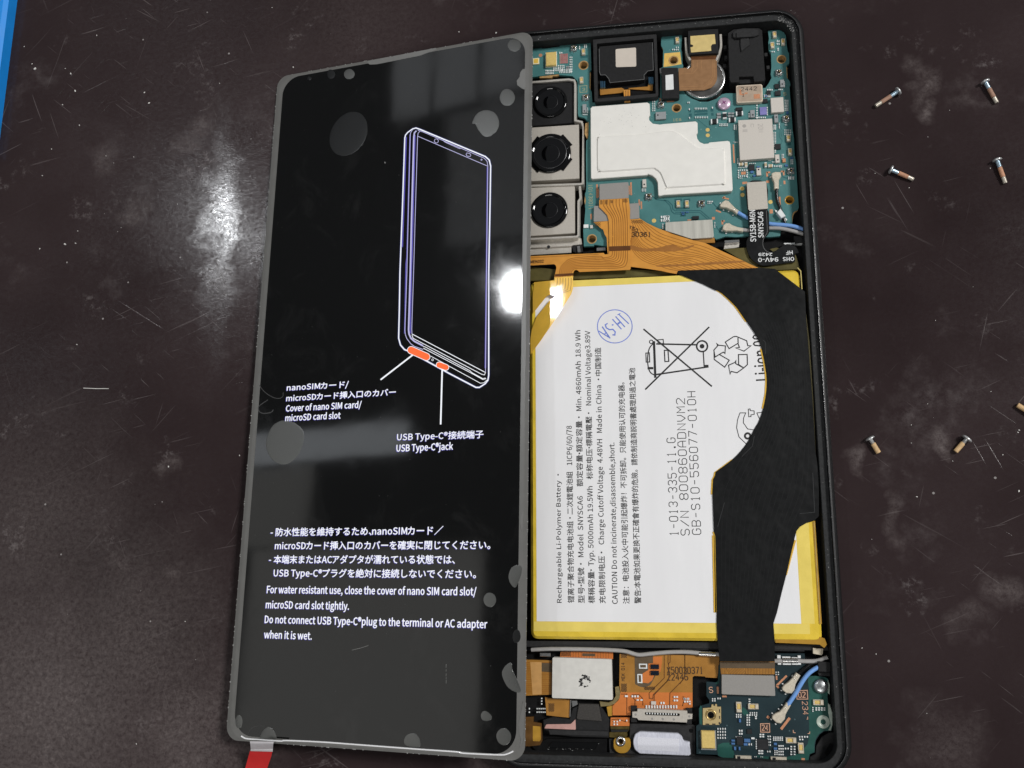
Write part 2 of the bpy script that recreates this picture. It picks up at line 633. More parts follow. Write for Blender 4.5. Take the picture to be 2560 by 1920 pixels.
Mt = dict(
    pcb=mat('board_teal', rgb(70, 122, 122), 0.42, vary=.10, scale=260, bump=.25, bscale=2500),
    pcb2=mat('board_navy', rgb(24, 46, 52), 0.36, vary=.25, scale=120, bump=.3, bscale=2500),
    pcb2g=mat('board_green', rgb(24, 78, 70), 0.4, vary=.25, scale=200, bump=.3, bscale=2500),
    trace=mat('board_trace', rgb(38, 92, 96), 0.4, vary=.05),
    pcbedge=mat('board_edge', rgb(172, 138, 88), 0.6, vary=.25, scale=1500),
    frame=mat('frame_black', rgb(26, 26, 27), 0.42, vary=.15, scale=1500, bump=.25, bscale=5000, spec=0.3),
    ledge=mat('ledge_dark', rgb(46, 47, 48), 0.62, vary=.25, scale=1500, bump=.6, bscale=5000, dust=.25, spec=0.2),
    cavity=mat('cavity_black', rgb(17, 17, 18), 0.55, vary=.3, scale=700, bump=.4, spec=0.15),
    black=mat('black_plastic', rgb(34, 34, 35), 0.5, vary=.15, scale=1800, bump=.35, bscale=6000, spec=0.22),
    black2=mat('black_moulding', rgb(44, 44, 45), 0.55, vary=.15, scale=1800, bump=.5, bscale=6000, spec=0.22),
    gloss=mat('black_gloss', rgb(10, 10, 11), 0.06, vary=0, spec=.6),
    lens=mat('lens_glass', rgb(6, 6, 8), 0.03, vary=0, spec=.8, coat=.6),
    tape=mat('black_tape', rgb(21, 22, 23), 0.42, vary=.12, scale=700, bump=.8, bscale=120, spec=0.17, bdist=.0005),
    steel=mat('nickel_plate', rgb(196, 190, 180), 0.5, metal=.35, vary=.05, scale=3000, bump=.12, bscale=9000),
    steel2=mat('satin_steel', rgb(212, 207, 198), 0.38, metal=.5, vary=.08, scale=3000, bump=.15, bscale=6000),
    brushed=mat('brushed_steel', rgb(208, 206, 196), 0.42, metal=.5, vary=.07, scale=1500, aniso=(1, .06, 1), bump=.2, bscale=3000),
    grey=mat('grey_plate', rgb(150, 147, 143), 0.6, metal=.2, vary=.05, scale=4000, bump=.2, bscale=9000),
    chrome=mat('bright_metal', rgb(225, 224, 222), 0.22, metal=.95, vary=.08, scale=2500, bump=.15),
    white=mat('shield_white', rgb(243, 241, 235), 0.42, metal=.15, vary=.012, scale=700, bump=.5, bscale=170, bdist=.00015),
    label=mat('label_white', rgb(238, 238, 240), 0.4, vary=.025, scale=120, bump=.8, bscale=110, aniso=(1, .3, 1), bdist=.00035),
    yellow=mat('yellow_film', rgb(230, 198, 66), 0.27, vary=.1, scale=260, bump=.9, bscale=260, coat=.4, bdist=.0003),
    olive=mat('olive_film', rgb(92, 85, 50), 0.25, vary=.2, scale=400, bump=.4, bscale=500),
    amber=mat('amber_film', rgb(178, 136, 52), 0.25, vary=.15, scale=400, bump=.3),
    flex=mat('polyimide_orange', rgb(212, 148, 66), 0.3, vary=.08, scale=500, bump=.15, bscale=1200, coat=.25),
    flexgold=mat('polyimide_gold', rgb(240, 192, 74), 0.32, metal=.2, vary=.06, scale=500, coat=.4),
    flexbrown=mat('polyimide_brown', rgb(146, 108, 72), 0.42, vary=.1, scale=900, bump=.2),
    flexdull=mat('polyimide_ochre', rgb(168, 118, 50), 0.35, vary=.1, scale=500, bump=.15, coat=.2),
    flexvivid=mat('polyimide_vivid', rgb(206, 120, 58), 0.32, vary=.08, scale=500, coat=.2),
    ftrace=mat('flex_trace', rgb(156, 98, 36), 0.35, vary=.08),
    fold=mat('flex_fold', rgb(96, 56, 22), 0.4, vary=.15),
    brown=mat('dark_flex', rgb(92, 76, 56), 0.45, vary=.1),
    gold=mat('gold_plating', rgb(240, 210, 130), 0.32, metal=.3, vary=.06, scale=2500, bump=.1),
    copper=mat('bare_copper', rgb(212, 150, 114), 0.4, metal=.35, vary=.1, scale=3000),
    pinkcu=mat('pink_copper', rgb(232, 182, 172), 0.3, metal=.4, vary=.06),
    tan=mat('tan_ceramic', rgb(190, 172, 138), 0.5, vary=.1),
    beige=mat('plug_nickel', rgb(228, 218, 198), 0.33, metal=.35, vary=.1, scale=3000, bump=.2),
    tin=mat('solder_tin', rgb(244, 247, 246), 0.3, metal=.15, vary=.1, scale=4000),
    chipgrey=mat('chip_grey', rgb(146, 150, 152), 0.5, vary=.08),
    chipsilver=mat('chip_silver', rgb(208, 202, 194), 0.5, metal=.2, vary=.04, scale=4000, bump=.1),
    chipblack=mat('chip_black', rgb(30, 31, 34), 0.4, vary=.2),
    chipviolet=mat('chip_violet', rgb(128, 126, 186), 0.4, vary=.1),
    chipblue=mat('chip_blue', rgb(70, 110, 160), 0.35, vary=.2),
    mark=mat('etched_mark', rgb(168, 163, 158), 0.6, vary=.05),
    resin=mat('potted_resin', rgb(178, 160, 142), 0.2, vary=.18, scale=500, coat=.5),
    pinkscrew=mat('pink_screw', rgb(226, 196, 220), 0.25, metal=.5, vary=.05),
    magenta=mat('cross_recess', rgb(142, 66, 128), 0.4, metal=.3, vary=.1),
    bluewire=mat('blue_jacket', rgb(118, 164, 228), 0.35, vary=.05),
    greywire=mat('grey_jacket', rgb(166, 164, 162), 0.35, vary=.05),
    blackwire=mat('black_jacket', rgb(16, 16, 17), 0.25, vary=.05),
    ink=mat('black_ink', rgb(26, 26, 27), 0.55, vary=.1),
    inkblue=mat('blue_ink', rgb(110, 132, 214), 0.6, vary=.2, scale=2500),
    inkwhite=mat('white_ink', rgb(226, 228, 228), 0.5, vary=.05),
    inkcopper=mat('copper_ink', rgb(206, 160, 132), 0.5, vary=.05),
    inkboard=mat('board_print', rgb(168, 168, 132), 0.5, vary=.05),
    inkgold=mat('flex_print', rgb(70, 46, 20), 0.5, vary=.05),
    foam=mat('white_mesh', rgb(206, 208, 220), 0.8, vary=.12, scale=3200, aniso=(1, .25, 1), bump=.6, bscale=3500),
    sponge=mat('sponge_dark', rgb(54, 51, 48), 0.7, vary=.35, scale=3600, bump=.8, bscale=3600),
    dust=mat('dust_flake', rgb(176, 176, 174), 0.6, vary=.2),
    clearfilm=mat('whitish_glue', rgb(178, 190, 178), 0.3, vary=.2, scale=900),
    olivehole=mat('hole_wall', rgb(96, 84, 50), 0.45, vary=.2),
)
speckle(Mt['pcb'], 900, .13, .72, rgb(118, 160, 156))
speckle(Mt['pcb2'], 900, .13, .75, rgb(70, 92, 98))

# ---------------------------------------------------------------- the bench top
def bench_material():
    m = bpy.data.materials.new('scuffed_bench')
    m.use_nodes = True
    nt = m.node_tree
    N, L = nt.nodes, nt.links
    b = N['Principled BSDF']
    tc = N.new('ShaderNodeTexCoord')
    obj = tc.outputs['Object']

    def noise(scale, detail=5, rough=.6, vec=None, dist=0.0):
        n = N.new('ShaderNodeTexNoise')
        n.inputs['Scale'].default_value = scale
        n.inputs['Detail'].default_value = detail
        n.inputs['Roughness'].default_value = rough
        n.inputs['Distortion'].default_value = dist
        L.new(vec or obj, n.inputs['Vector'])
        return n.outputs['Fac']

    def mapr(v, a, c, lo=0.0, hi=1.0):
        n = N.new('ShaderNodeMapRange')
        n.inputs['From Min'].default_value = a
        n.inputs['From Max'].default_value = c
        n.inputs['To Min'].default_value = lo
        n.inputs['To Max'].default_value = hi
        L.new(v, n.inputs['Value'])
        return n.outputs[0]

    def math_(op, a, c=None):
        n = N.new('ShaderNodeMath')
        n.operation = op
        for i, q in enumerate((a, c)):
            if q is None:
                continue
            if isinstance(q, (int, float)):
                n.inputs[i].default_value = q
            else:
                L.new(q, n.inputs[i])
        return n.outputs[0]

    def mapping(rot, scale):
        n = N.new('ShaderNodeMapping')
        n.vector_type = 'TEXTURE'          # turn first, then stretch
        n.inputs['Rotation'].default_value = (0, 0, math.radians(rot))
        n.inputs['Scale'].default_value = tuple(1.0 / q for q in scale)
        L.new(obj, n.inputs['Vector'])
        return n.outputs[0]

    def mixc(f, a, c):
        n = N.new('ShaderNodeMix')
        n.data_type = 'RGBA'
        L.new(f, n.inputs['Factor'])
        for i, q in ((6, a), (7, c)):
            if isinstance(q, tuple):
                n.inputs[i].default_value = q
            else:
                L.new(q, n.inputs[i])
        return n.outputs[2]
    # large mottling of the plastic
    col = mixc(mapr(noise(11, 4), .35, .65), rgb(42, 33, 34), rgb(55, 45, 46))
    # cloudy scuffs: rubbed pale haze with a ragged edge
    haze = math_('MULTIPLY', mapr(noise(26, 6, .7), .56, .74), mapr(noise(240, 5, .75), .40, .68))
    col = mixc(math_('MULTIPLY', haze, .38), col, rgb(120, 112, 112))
    fleck = math_('MULTIPLY', mapr(noise(75, 4, .6), .60, .70), mapr(noise(520, 4, .8), .50, .66))
    col = mixc(math_('MULTIPLY', fleck, .4), col, rgb(135, 128, 128))
    # ragged rubbed marks, and broad lower-left ones that paint in a sheen: (zone, x, y, radius mm, strength)
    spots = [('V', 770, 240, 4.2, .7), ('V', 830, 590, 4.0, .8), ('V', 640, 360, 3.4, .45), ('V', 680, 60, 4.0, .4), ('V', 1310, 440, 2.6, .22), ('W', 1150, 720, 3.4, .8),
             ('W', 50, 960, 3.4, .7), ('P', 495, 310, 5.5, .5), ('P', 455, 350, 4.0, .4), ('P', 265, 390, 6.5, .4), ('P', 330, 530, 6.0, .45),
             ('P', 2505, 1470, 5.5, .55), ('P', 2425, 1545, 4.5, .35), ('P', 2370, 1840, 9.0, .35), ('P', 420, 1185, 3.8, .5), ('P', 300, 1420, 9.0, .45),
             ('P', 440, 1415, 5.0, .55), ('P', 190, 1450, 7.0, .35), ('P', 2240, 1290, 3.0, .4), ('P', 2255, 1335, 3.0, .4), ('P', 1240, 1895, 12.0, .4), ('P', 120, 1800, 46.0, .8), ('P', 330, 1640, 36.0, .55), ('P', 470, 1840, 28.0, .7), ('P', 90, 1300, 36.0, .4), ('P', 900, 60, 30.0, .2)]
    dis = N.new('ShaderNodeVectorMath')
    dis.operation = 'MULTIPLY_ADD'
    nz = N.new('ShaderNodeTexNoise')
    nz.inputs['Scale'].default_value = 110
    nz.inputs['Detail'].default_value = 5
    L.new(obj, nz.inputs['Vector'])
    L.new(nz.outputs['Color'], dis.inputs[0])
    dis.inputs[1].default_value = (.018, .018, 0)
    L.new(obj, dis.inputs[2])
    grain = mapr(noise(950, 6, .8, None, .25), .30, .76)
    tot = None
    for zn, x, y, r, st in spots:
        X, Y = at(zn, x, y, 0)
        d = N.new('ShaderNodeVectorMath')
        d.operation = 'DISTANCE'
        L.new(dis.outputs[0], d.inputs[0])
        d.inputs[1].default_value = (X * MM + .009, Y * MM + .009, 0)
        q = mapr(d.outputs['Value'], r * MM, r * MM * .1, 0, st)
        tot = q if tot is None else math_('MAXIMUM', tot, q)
    rub_sheen = math_('MULTIPLY', tot, grain)
    col = mixc(math_('MULTIPLY', rub_sheen, .62), col, rgb(150, 140, 138))
    # hairline scratches in several directions
    sc = None
    for rot, s1, s2, th in ((24, 26, 900, .70), (-32, 22, 800, .71), (74, 30, 1000, .715), (12, 60, 1600, .69), (-66, 35, 1200, .72), (140, 70, 1800, .70), (48, 40, 1400, .71)):
        q = mapr(noise(1.0, 2, .5, mapping(rot, (s1, s2, 1))), th, th + .03)
        sc = q if sc is None else math_('MAXIMUM', sc, q)
    gate = mapr(noise(19, 3), .45, .62)
    sc = math_('MULTIPLY', sc, gate)
    col = mixc(math_('MULTIPLY', sc, .3), col, rgb(128, 120, 120))
    # pin-prick white specks
    vo = N.new('ShaderNodeTexVoronoi')
    vo.inputs['Scale'].default_value = 330
    L.new(obj, vo.inputs['Vector'])
    sp = math_('MULTIPLY', math_('LESS_THAN', vo.outputs['Distance'], .085), math_('GREATER_THAN', vo.outputs['Color'], .84))
    col = mixc(math_('MULTIPLY', sp, .6), col, rgb(176, 172, 170))
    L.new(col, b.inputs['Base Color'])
    wear_sheen = math_('ADD', math_('MULTIPLY', haze, .16), math_('MULTIPLY', rub_sheen, .2))
    rough = math_('ADD', mapr(noise(45, 5, .7), .35, .65, .13, .22), wear_sheen)
    L.new(rough, b.inputs['Roughness'])
    # a band of raised specular shaped to hold the lamp's streak, and duller plastic elsewhere
    bx_, by_ = at('P', 548, 590, 0)
    mp = N.new('ShaderNodeMapping')
    mp.vector_type = 'POINT'
    mp.inputs['Location'].default_value = (-(bx_ * MM + .009), -(by_ * MM + .009), 0)
    L.new(dis.outputs[0], mp.inputs['Vector'])
    sc2 = N.new('ShaderNodeVectorMath')
    sc2.operation = 'MULTIPLY'
    sc2.inputs[1].default_value = (1 / .0048, 1 / .034, 0)
    L.new(mp.outputs[0], sc2.inputs[0])
    ln2 = N.new('ShaderNodeVectorMath')
    ln2.operation = 'LENGTH'
    L.new(sc2.outputs[0], ln2.inputs[0])
    band = mapr(ln2.outputs['Value'], 1.15, .35)
    fine = math_('ADD', math_('MULTIPLY', mapr(noise(1.0, 5, .8, mapping(20, (850, 1000, 1))), .38, .64), .75), math_('MULTIPLY', mapr(noise(2400, 3, .7), .35, .65), .35))
    spec = math_('ADD', math_('MULTIPLY', fine, .24), math_('MULTIPLY', math_('MULTIPLY', band, fine), .75))
    L.new(spec, b.inputs['Specular IOR Level'])
    hgt = math_('ADD', math_('MULTIPLY', noise(2600, 3, .6), .3), math_('MULTIPLY', noise(1.0, 3, .6, mapping(6, (1100, 3000, 1))), .4))
    hgt = math_('ADD', hgt, math_('MULTIPLY', sc, .5))
    bp = N.new('ShaderNodeBump')
    bp.inputs['Strength'].default_value = .3
    bp.inputs['Distance'].default_value = .00006
    L.new(hgt, bp.inputs['Height'])
    L.new(bp.outputs[0], b.inputs['Normal'])
    return m

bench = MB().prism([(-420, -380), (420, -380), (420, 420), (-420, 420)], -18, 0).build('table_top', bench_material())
tag(bench, 'dark brown scuffed workbench top under everything', 'table', kind='structure')

# ---------------------------------------------------------------- the opened phone
phone = empty('smartphone')
tag(phone, 'opened black smartphone without back cover showing boards, cameras and white battery', 'smartphone')
FW, FH = 71.0, 165.0

def rrect(wd, ht, r, n=10, cx=0, cy=0):
    out = []
    for sx, sy, a0 in ((1, 1, 0), (-1, 1, 90), (-1, -1, 180), (1, -1, 270)):
        for k in range(n + 1):
            a = math.radians(a0 + 90 * k / n)
            out.append((cx + sx * (wd / 2 - r) + r * math.cos(a), cy + sy * (ht / 2 - r) + r * math.sin(a)))
    return out

def ring_sweep(prof, wd, ht, r):
    """prof: (inset, height) pairs swept round a rounded rectangle"""
    mb = MB()
    rings = [[(x, y, z) for x, y in rrect(wd - 2 * i, ht - 2 * i, max(.6, r - i))] for i, z in prof]
    n = len(rings[0])
    for k in range(len(rings) - 1):
        mb.add(rings[k] + rings[k + 1], [(j, (j + 1) % n, n + (j + 1) % n, n + j) for j in range(n)], True)
    return mb

frame = ring_sweep([(1.6, .05), (.7, .15), (.2, .6), (0, 1.4), (0, 5.3), (.06, 5.8), (.22, 6.3), (.5, 6.75), (.85, 6.98), (1.08, 7.02), (1.2, 7.0), (1.26, 6.3), (1.3, 6.2)], FW, FH, 6.6).build('frame', Mt['frame'], phone)
ring_sweep([(1.3, 6.22), (1.34, 6.16), (2.75, 6.16), (2.85, 6.06), (2.9, 1.2)], FW, FH, 6.6).build('ledge', Mt['ledge'], frame)
MB().prism(rrect(FW - 5.6, FH - 5.6, 4.0), .3, 1.5).build('back_plate', Mt['cavity'], frame)
rpts = rrect(FW - 2 * 1.16, FH - 2 * 1.16, 5.44, 12)
MB().tube([(x, y, 7.0) for x, y in rpts + rpts[:1]], .075, 6, cap=False).build('polished_ridge', mat('ridge_gloss', rgb(70, 70, 72), .18, vary=.2, scale=900, spec=.8, coat=.5), frame)
# flakes of old glue along the ledge and ridge
fl = MB()
for i in range(420):
    t = random.random()
    side = random.choice('TTRRRRB')
    if side == 'T':
        x, y = random.uniform(-27, 34), FH / 2 - random.choice((1.22, 1.25, 1.3, 1.5, 1.9, 2.4))
    elif side == 'R':
        x, y = FW / 2 - random.choice((1.15, 1.2, 1.22, 1.25, 1.3, 1.7, 2.3)), random.uniform(-78, 78)
    else:
        x, y = random.uniform(-28, 33), -FH / 2 + random.choice((1.22, 1.25, 1.3, 1.7))
    zt = 7.03 if (FW / 2 - abs(x) < 1.24 or FH / 2 - abs(y) < 1.24) else 6.17
    a, s = random.uniform(0, 6.3), random.uniform(.04, .13)
    fl.box(x + random.uniform(-.04, .04), y, s * random.uniform(.7, 2), s * .5, zt - .02, zt + .03, a)
for i in range(60):
    a = math.radians(random.uniform(5, 80))
    r = random.uniform(3.6, 5.3)
    fl.box(FW / 2 - 6.6 + r * math.cos(a), FH / 2 - 6.6 + r * math.sin(a), random.uniform(.08, .3), .06, 6.15, 6.2, random.uniform(0, 6))
fl.build('adhesive_residue', Mt['dust'], frame, 'stuff')

def box_between(zone, pts, z0, z1, bevel=0.0, rad=0.0):
    p = w(zone, pts, z1)
    if rad:
        p = rounded(p, rad)
    return MB().prism(p, z0, z1, bevel)

def rect(zone, cx, cy, wd, ht, z):
    """axis-aligned rectangle in phone millimetres from its size in an enlargement"""
    X, Y = at(zone, cx, cy, z)
    a, c = at(zone, cx - wd / 2, cy, z), at(zone, cx + wd / 2, cy, z)
    d, e = at(zone, cx, cy - ht / 2, z), at(zone, cx, cy + ht / 2, z)
    return X, Y, math.dist(a, c), math.dist(d, e)

def chip(name, zone, cx, cy, wd, ht, z0, z1, m, parent, bevel=.04, ang=0.0):
    X, Y, sx, sy = rect(zone, cx, cy, wd, ht, z1)
    return MB().box(X, Y, sx, sy, z0, z1, ang, bevel).build(name, m, parent)

def poly(name, zone, pts, z0, z1, m, parent, bevel=0.0, rad=0.0, kind=None):
    return box_between(zone, pts, z0, z1, bevel, rad).build(name, m, parent, kind)

def dot(name, zone, cx, cy, r, z0, z1, m, parent, n=20):
    X, Y = at(zone, cx, cy, z1)
    R = math.dist(at(zone, cx - r, cy, z1), at(zone, cx + r, cy, z1)) / 2
    return MB().prism(circle(X, Y, R, n), z0, z1, min(.03, (z1 - z0) * .3)).build(name, m, parent)

# ---- main board
ZB = 3.4
board_out = w('A', [(100, 388), (170, 380), (330, 365), (350, 380), (600, 350), (630, 320), (780, 300), (800, 285), (1085, 265), (1095, 700), (1070, 740), (1065, 980), (1100, 1040),
    (1112, 1208), (1500, 1178), (1520, 1203), (1730, 1195), (1745, 1165), (2120, 1128),
    ('B', 55, 1190), ('B', 70, 760), ('B', 100, 740), ('B', 105, 490), ('B', 75, 430), ('B', 75, 320), ('B', 130, 265), ('B', 360, 255), ('B', 378, 290), ('B', 375, 430), ('B', 365, 480), ('B', 380, 520),
    ('B', 385, 690), ('B', 395, 720), ('B', 395, 1080), ('B', 430, 1130), ('B', 520, 1200), ('B', 640, 1248), ('B', 760, 1248), ('B', 880, 1205), ('B', 960, 1140), ('B', 1020, 1125), ('B', 1170, 1125),
    ('B', 1180, 1020), ('B', 1590, 1050), ('B', 1640, 980), ('B', 1682, 900), ('B', 1670, 850), ('B', 1680, 740), ('B', 1675, 550), ('B', 1640, 490), ('B', 1635, 380), ('B', 1645, 330), ('B', 1630, 215),
    ('B', 1730, 205), ('B', 1800, 205), ('B', 1860, 240), ('B', 1890, 290), ('B', 1900, 400), ('B', 1915, 510), ('B', 1935, 540), ('B', 1940, 690), ('B', 1900, 720), ('B', 1895, 760), ('B', 1905, 900),
    ('B', 1945, 950), ('B', 1955, 1000), ('B', 1942, 1040), ('B', 1960, 1250), ('B', 1988, 1655), ('D', 1890, 260), ('D', 1900, 520), ('D', 1920, 600), ('D', 1935, 880), ('D', 1960, 1270), ('D', 1950, 1305),
    ('D', 1880, 1340), ('D', 1860, 1400), ('D', 1870, 1520), ('F', 1700, 560), ('F', 1690, 640), ('F', 1540, 655), ('F', 1200, 640), ('F', 1050, 655), ('F', 900, 645), ('F', 760, 690), ('F', 700, 640), ('F', 0, 560),
    ('E', 1300, 250), ('E', 1255, 265), ('E', 1085, 240), ('E', 1070, 262), ('E', 930, 268), ('E', 920, 0), ('C', 930, 1590), ('C', 952, 1290), ('C', 945, 1250), ('C', 960, 1180), ('C', 945, 1080), ('C', 960, 1040),
    ('C', 965, 960), ('C', 960, 500), ('C', 965, 300), ('C', 995, 260), ('C', 1000, 10), (1050, 1500), (985, 1440), (900, 1420), (890, 1380), (885, 880), (810, 800), (600, 780), (590, 765), (300, 800), (100, 830)], ZB)
holes = []
HOLES = [('A', 975, 635, 60, 76), ('B', 255, 645, 56, 74), ('B', 1825, 630, 57, 70), ('B', 300, 1340, 54, 70), ('D', 1825, 1165, 55, 70), ('E', 1045, 160, 58, 72)]
for zn, x, y, r, r2 in HOLES:
    X, Y = at(zn, x, y, ZB)
    R = math.dist(at(zn, x - r, y, ZB), at(zn, x + r, y, ZB)) / 2
    holes.append(circle(X, Y, R, 24))
mainb = MB().prism(board_out, 2.6, ZB, 0, holes).build('main_board', Mt['pcb'], phone)
for (zn, x, y, r, r2), h in zip(HOLES, holes):
    X, Y = at(zn, x, y, ZB)
    Ri = max(math.dist((X, Y), q) for q in h)
    Ro = Ri * r2 / r
    MB().lathe([(Ri * .86, 1.6), (Ri * .9, 2.2), (Ri * .97, ZB - .1), (Ri, ZB + .03), (Ro, ZB + .03), (Ro + .04, ZB - .01)], X, Y, 28).build('screw_hole', Mt['pcbedge'] if zn != 'D' else Mt['amber'], mainb)
    MB().prism(circle(X, Y, Ri * .9, 20), 1.5, 1.9).build('hole_floor', Mt['olivehole'], mainb)
# tan board edges that show on the notches
for pts in ([('A', 300, 806), ('A', 585, 772), ('A', 600, 782), ('A', 560, 800), ('A', 510, 795), ('A', 480, 825), ('A', 300, 825)], [('A', 1072, 742), ('A', 1066, 980), ('A', 1082, 1010), ('A', 1088, 745)],
            [('B', 76, 430), ('B', 103, 492), ('B', 100, 735), ('B', 120, 740), ('B', 118, 480)], [('B', 1632, 218), ('B', 1646, 330), ('B', 1638, 480), ('B', 1656, 470), ('B', 1664, 220)], [('B', 1898, 720), ('B', 1896, 890), ('B', 1940, 945), ('B', 1950, 1010), ('B', 1916, 950), ('B', 1908, 750)],
            [('C', 1002, 30), ('C', 990, 255), ('C', 972, 262), ('C', 940, 200), ('C', 950, 50)], [('C', 948, 1080), ('C', 962, 1180), ('C', 948, 1240), ('C', 936, 1180)], [('D', 1950, 1308), ('D', 1878, 1343), ('D', 1862, 1400), ('D', 1868, 1500), ('D', 1878, 1400), ('D', 1900, 1350)]):
    MB().prism(w('A', pts, ZB), 2.7, ZB - .06).build('board_edge', Mt['pcbedge'], mainb)

# conductor runs under the solder mask
for path, wd in (([('C', 1930, 1110), ('C', 1990, 1160), ('C', 2110, 1175), ('C', 2180, 1240), ('D', 110, 1330), ('D', 150, 1365), ('D', 240, 1370)], .22),
                 ([('D', 0, 1165), ('D', 60, 1180), ('D', 120, 1240), ('D', 130, 1300), ('D', 160, 1320), ('D', 530, 1318), ('D', 660, 1430)], .22),
                 ([('D', 160, 1345), ('D', 520, 1345), ('D', 640, 1450)], .18), ([('D', 610, 1215), ('D', 700, 1190), ('D', 760, 1265), ('D', 840, 1325), ('D', 900, 1330)], .25),
                 ([('D', 740, 1500), ('D', 770, 1570), ('D', 830, 1640), ('D', 900, 1650)], .22), ([('D', 1700, 760), ('D', 1730, 830), ('D', 1800, 850), ('D', 1840, 800)], .25),
                 ([('B', 600, 1500), ('B', 720, 1600), ('B', 800, 1659)], .12), ([('B', 1250, 1310), ('B', 1340, 1250)], .12), ([('D', 1230, 800), ('D', 1300, 860), ('D', 1400, 860), ('D', 1450, 800)], .15),
                 ([('D', 1640, 60), ('D', 1690, 150), ('D', 1680, 250), ('D', 1720, 300), ('D', 1700, 360)], .1), ([('D', 1670, 50), ('D', 1720, 150), ('D', 1710, 240)], .1),
                 ([('A', 760, 450), ('A', 810, 480), ('A', 800, 520)], .1)):
    MB().ribbon(w('A', path, ZB), wd, ZB + .012).build('conductor_run', Mt['trace'], mainb)
for zn, x, y, a, c in (('B', 655, 1388, 190, 30), ('B', 655, 1428, 190, 28), ('B', 492, 1382, 36, 40), ('B', 500, 1450, 40, 60), ('B', 815, 1370, 40, 40), ('B', 822, 1430, 34, 40), ('D', 208, 1165, 110, 40), ('D', 333, 1165, 100, 40), ('D', 272, 1285, 200, 30), ('D', 278, 1385, 80, 40), ('A', 985, 500, 110, 40), ('D', 1810, 330, 70, 80)):
    X, Y, sx, sy = rect(zn, x, y, a, c, ZB)
    MB().box(X, Y, sx, sy, ZB - .01, ZB + .02).build('mask_window', Mt['trace'], mainb)

# bare copper and gold pads
for zn, x, y, a, c in (('C', 1122, 1035, 26, 200), ('C', 1616, 1000, 26, 190), ('C', 1140, 1065, 16, 120), ('C', 1590, 1020, 14, 130), ('C', 1735, 1200, 22, 90), ('C', 1766, 1240, 22, 110), ('C', 1036, 1405, 26, 80), ('D', 1015, 490, 22, 270),
                       ('D', 1175, 915, 70, 34), ('D', 1510, 898, 50, 34), ('D', 1500, 790, 26, 70), ('D', 1520, 762, 50, 24), ('D', 1742, 770, 24, 70), ('D', 1722, 748, 44, 22), ('D', 1753, 908, 28, 50), ('D', 1685, 1175, 26, 120),
                       ('D', 1560, 1330, 50, 60), ('D', 850, 1490, 26, 60), ('D', 865, 1470, 40, 22), ('D', 720, 1430, 44, 40), ('D', 370, 1455, 60, 18), ('B', 210, 1240, 110, 24), ('B', 62, 1215, 26, 34)):
    chip('copper_pad', zn, x, y, a, c, ZB, ZB + .03, Mt['copper'], mainb, .005)
for p0, p1 in ((('D', 860, 1135), ('D', 945, 1150)), (('D', 852, 1140), ('D', 890, 1115)), (('D', 755, 1315), ('D', 830, 1345))):
    MB().wall(w('D', [p0, p1], ZB), .36, ZB, ZB + .03).build('copper_pad', Mt['copper'], mainb)
for zn, x, y, r in (('D', 635, 142, 30), ('D', 637, 222, 30), ('D', 1138, 998, 32), ('D', 1142, 1090, 32), ('D', 1550, 1192, 32), ('C', 1950, 1465, 32)):
    dot('gold_pad', zn, x, y, r, ZB, ZB + .03, Mt['gold'], mainb)
dot('copper_dot', 'A', 315, 480, 28, ZB, ZB + .03, Mt['copper'], mainb)

# small passives that cannot be told apart
def scatter(name, items, m, parent, z=ZB, h=.28):
    mb = MB()
    for zn, x, y, a, c in items:
        X, Y, sx, sy = rect(zn, x, y, a, c, z + h)
        mb.box(X, Y, sx, sy, z, z + h, 0, .02)
    return mb.build(name, m, parent, 'stuff')

def grid(zn, x0, y0, nx, ny, dx, dy, a, c):
    return [(zn, x0 + i * dx, y0 + j * dy, a, c) for i in range(nx) for j in range(ny)]

tiny = []
tiny += grid('A', 398, 715, 6, 2, 22, 38, 13, 22) + grid('A', 520, 680, 5, 2, 32, 30, 14, 24) + grid('A', 610, 705, 8, 2, 25, 32, 13, 22) + grid('A', 590, 640, 4, 2, 28, 28, 13, 18) + grid('A', 770, 510, 2, 7, 26, 36, 14, 18)
tiny += grid('A', 915, 345, 1, 2, 10, 30, 14, 22) + grid('A', 990, 325, 2, 2, 26, 26, 13, 20) + grid('A', 640, 440, 1, 1, 10, 10, 18, 18) + grid('A', 612, 440, 1, 1, 1, 1, 14, 26) + grid('A', 970, 1390, 4, 1, 20, 10, 10, 14) + grid('A', 1038, 1290, 1, 4, 1, 22, 10, 12)
tiny += grid('A', 2040, 1190, 2, 5, 30, 34, 12, 20)
tiny += grid('B', 243, 488, 4, 1, 26, 1, 12, 20) + grid('B', 296, 455, 2, 1, 28, 1, 12, 18) + grid('B', 1690, 518, 2, 1, 30, 1, 16, 16) + grid('B', 1765, 365, 2, 2, 26, 40, 14, 22) + grid('B', 1778, 470, 1, 2, 1, 24, 20, 14)
tiny += grid('B', 570, 1345, 8, 1, 24, 1, 10, 26) + grid('B', 575, 1472, 8, 1, 25, 1, 10, 26) + grid('B', 485, 1355, 1, 1, 1, 1, 14, 24) + grid('B', 488, 1480, 1, 1, 1, 1, 14, 24) + grid('B', 822, 1332, 1, 1, 1, 1, 16, 24) + grid('B', 465, 1258, 2, 1, 22, 1, 10, 24)
tiny += grid('B', 1625, 1072, 4, 1, 22, 1, 12, 22) + grid('B', 1790, 1068, 3, 1, 22, 1, 12, 16) + grid('B', 1870, 960, 1, 4, 1, 22, 12, 14) + grid('B', 1580, 1150, 4, 2, 26, 22, 14, 14) + grid('B', 1880, 1225, 3, 7, 20, 24, 10, 14) + grid('B', 1470, 1300, 1, 6, 1, 36, 18, 18)
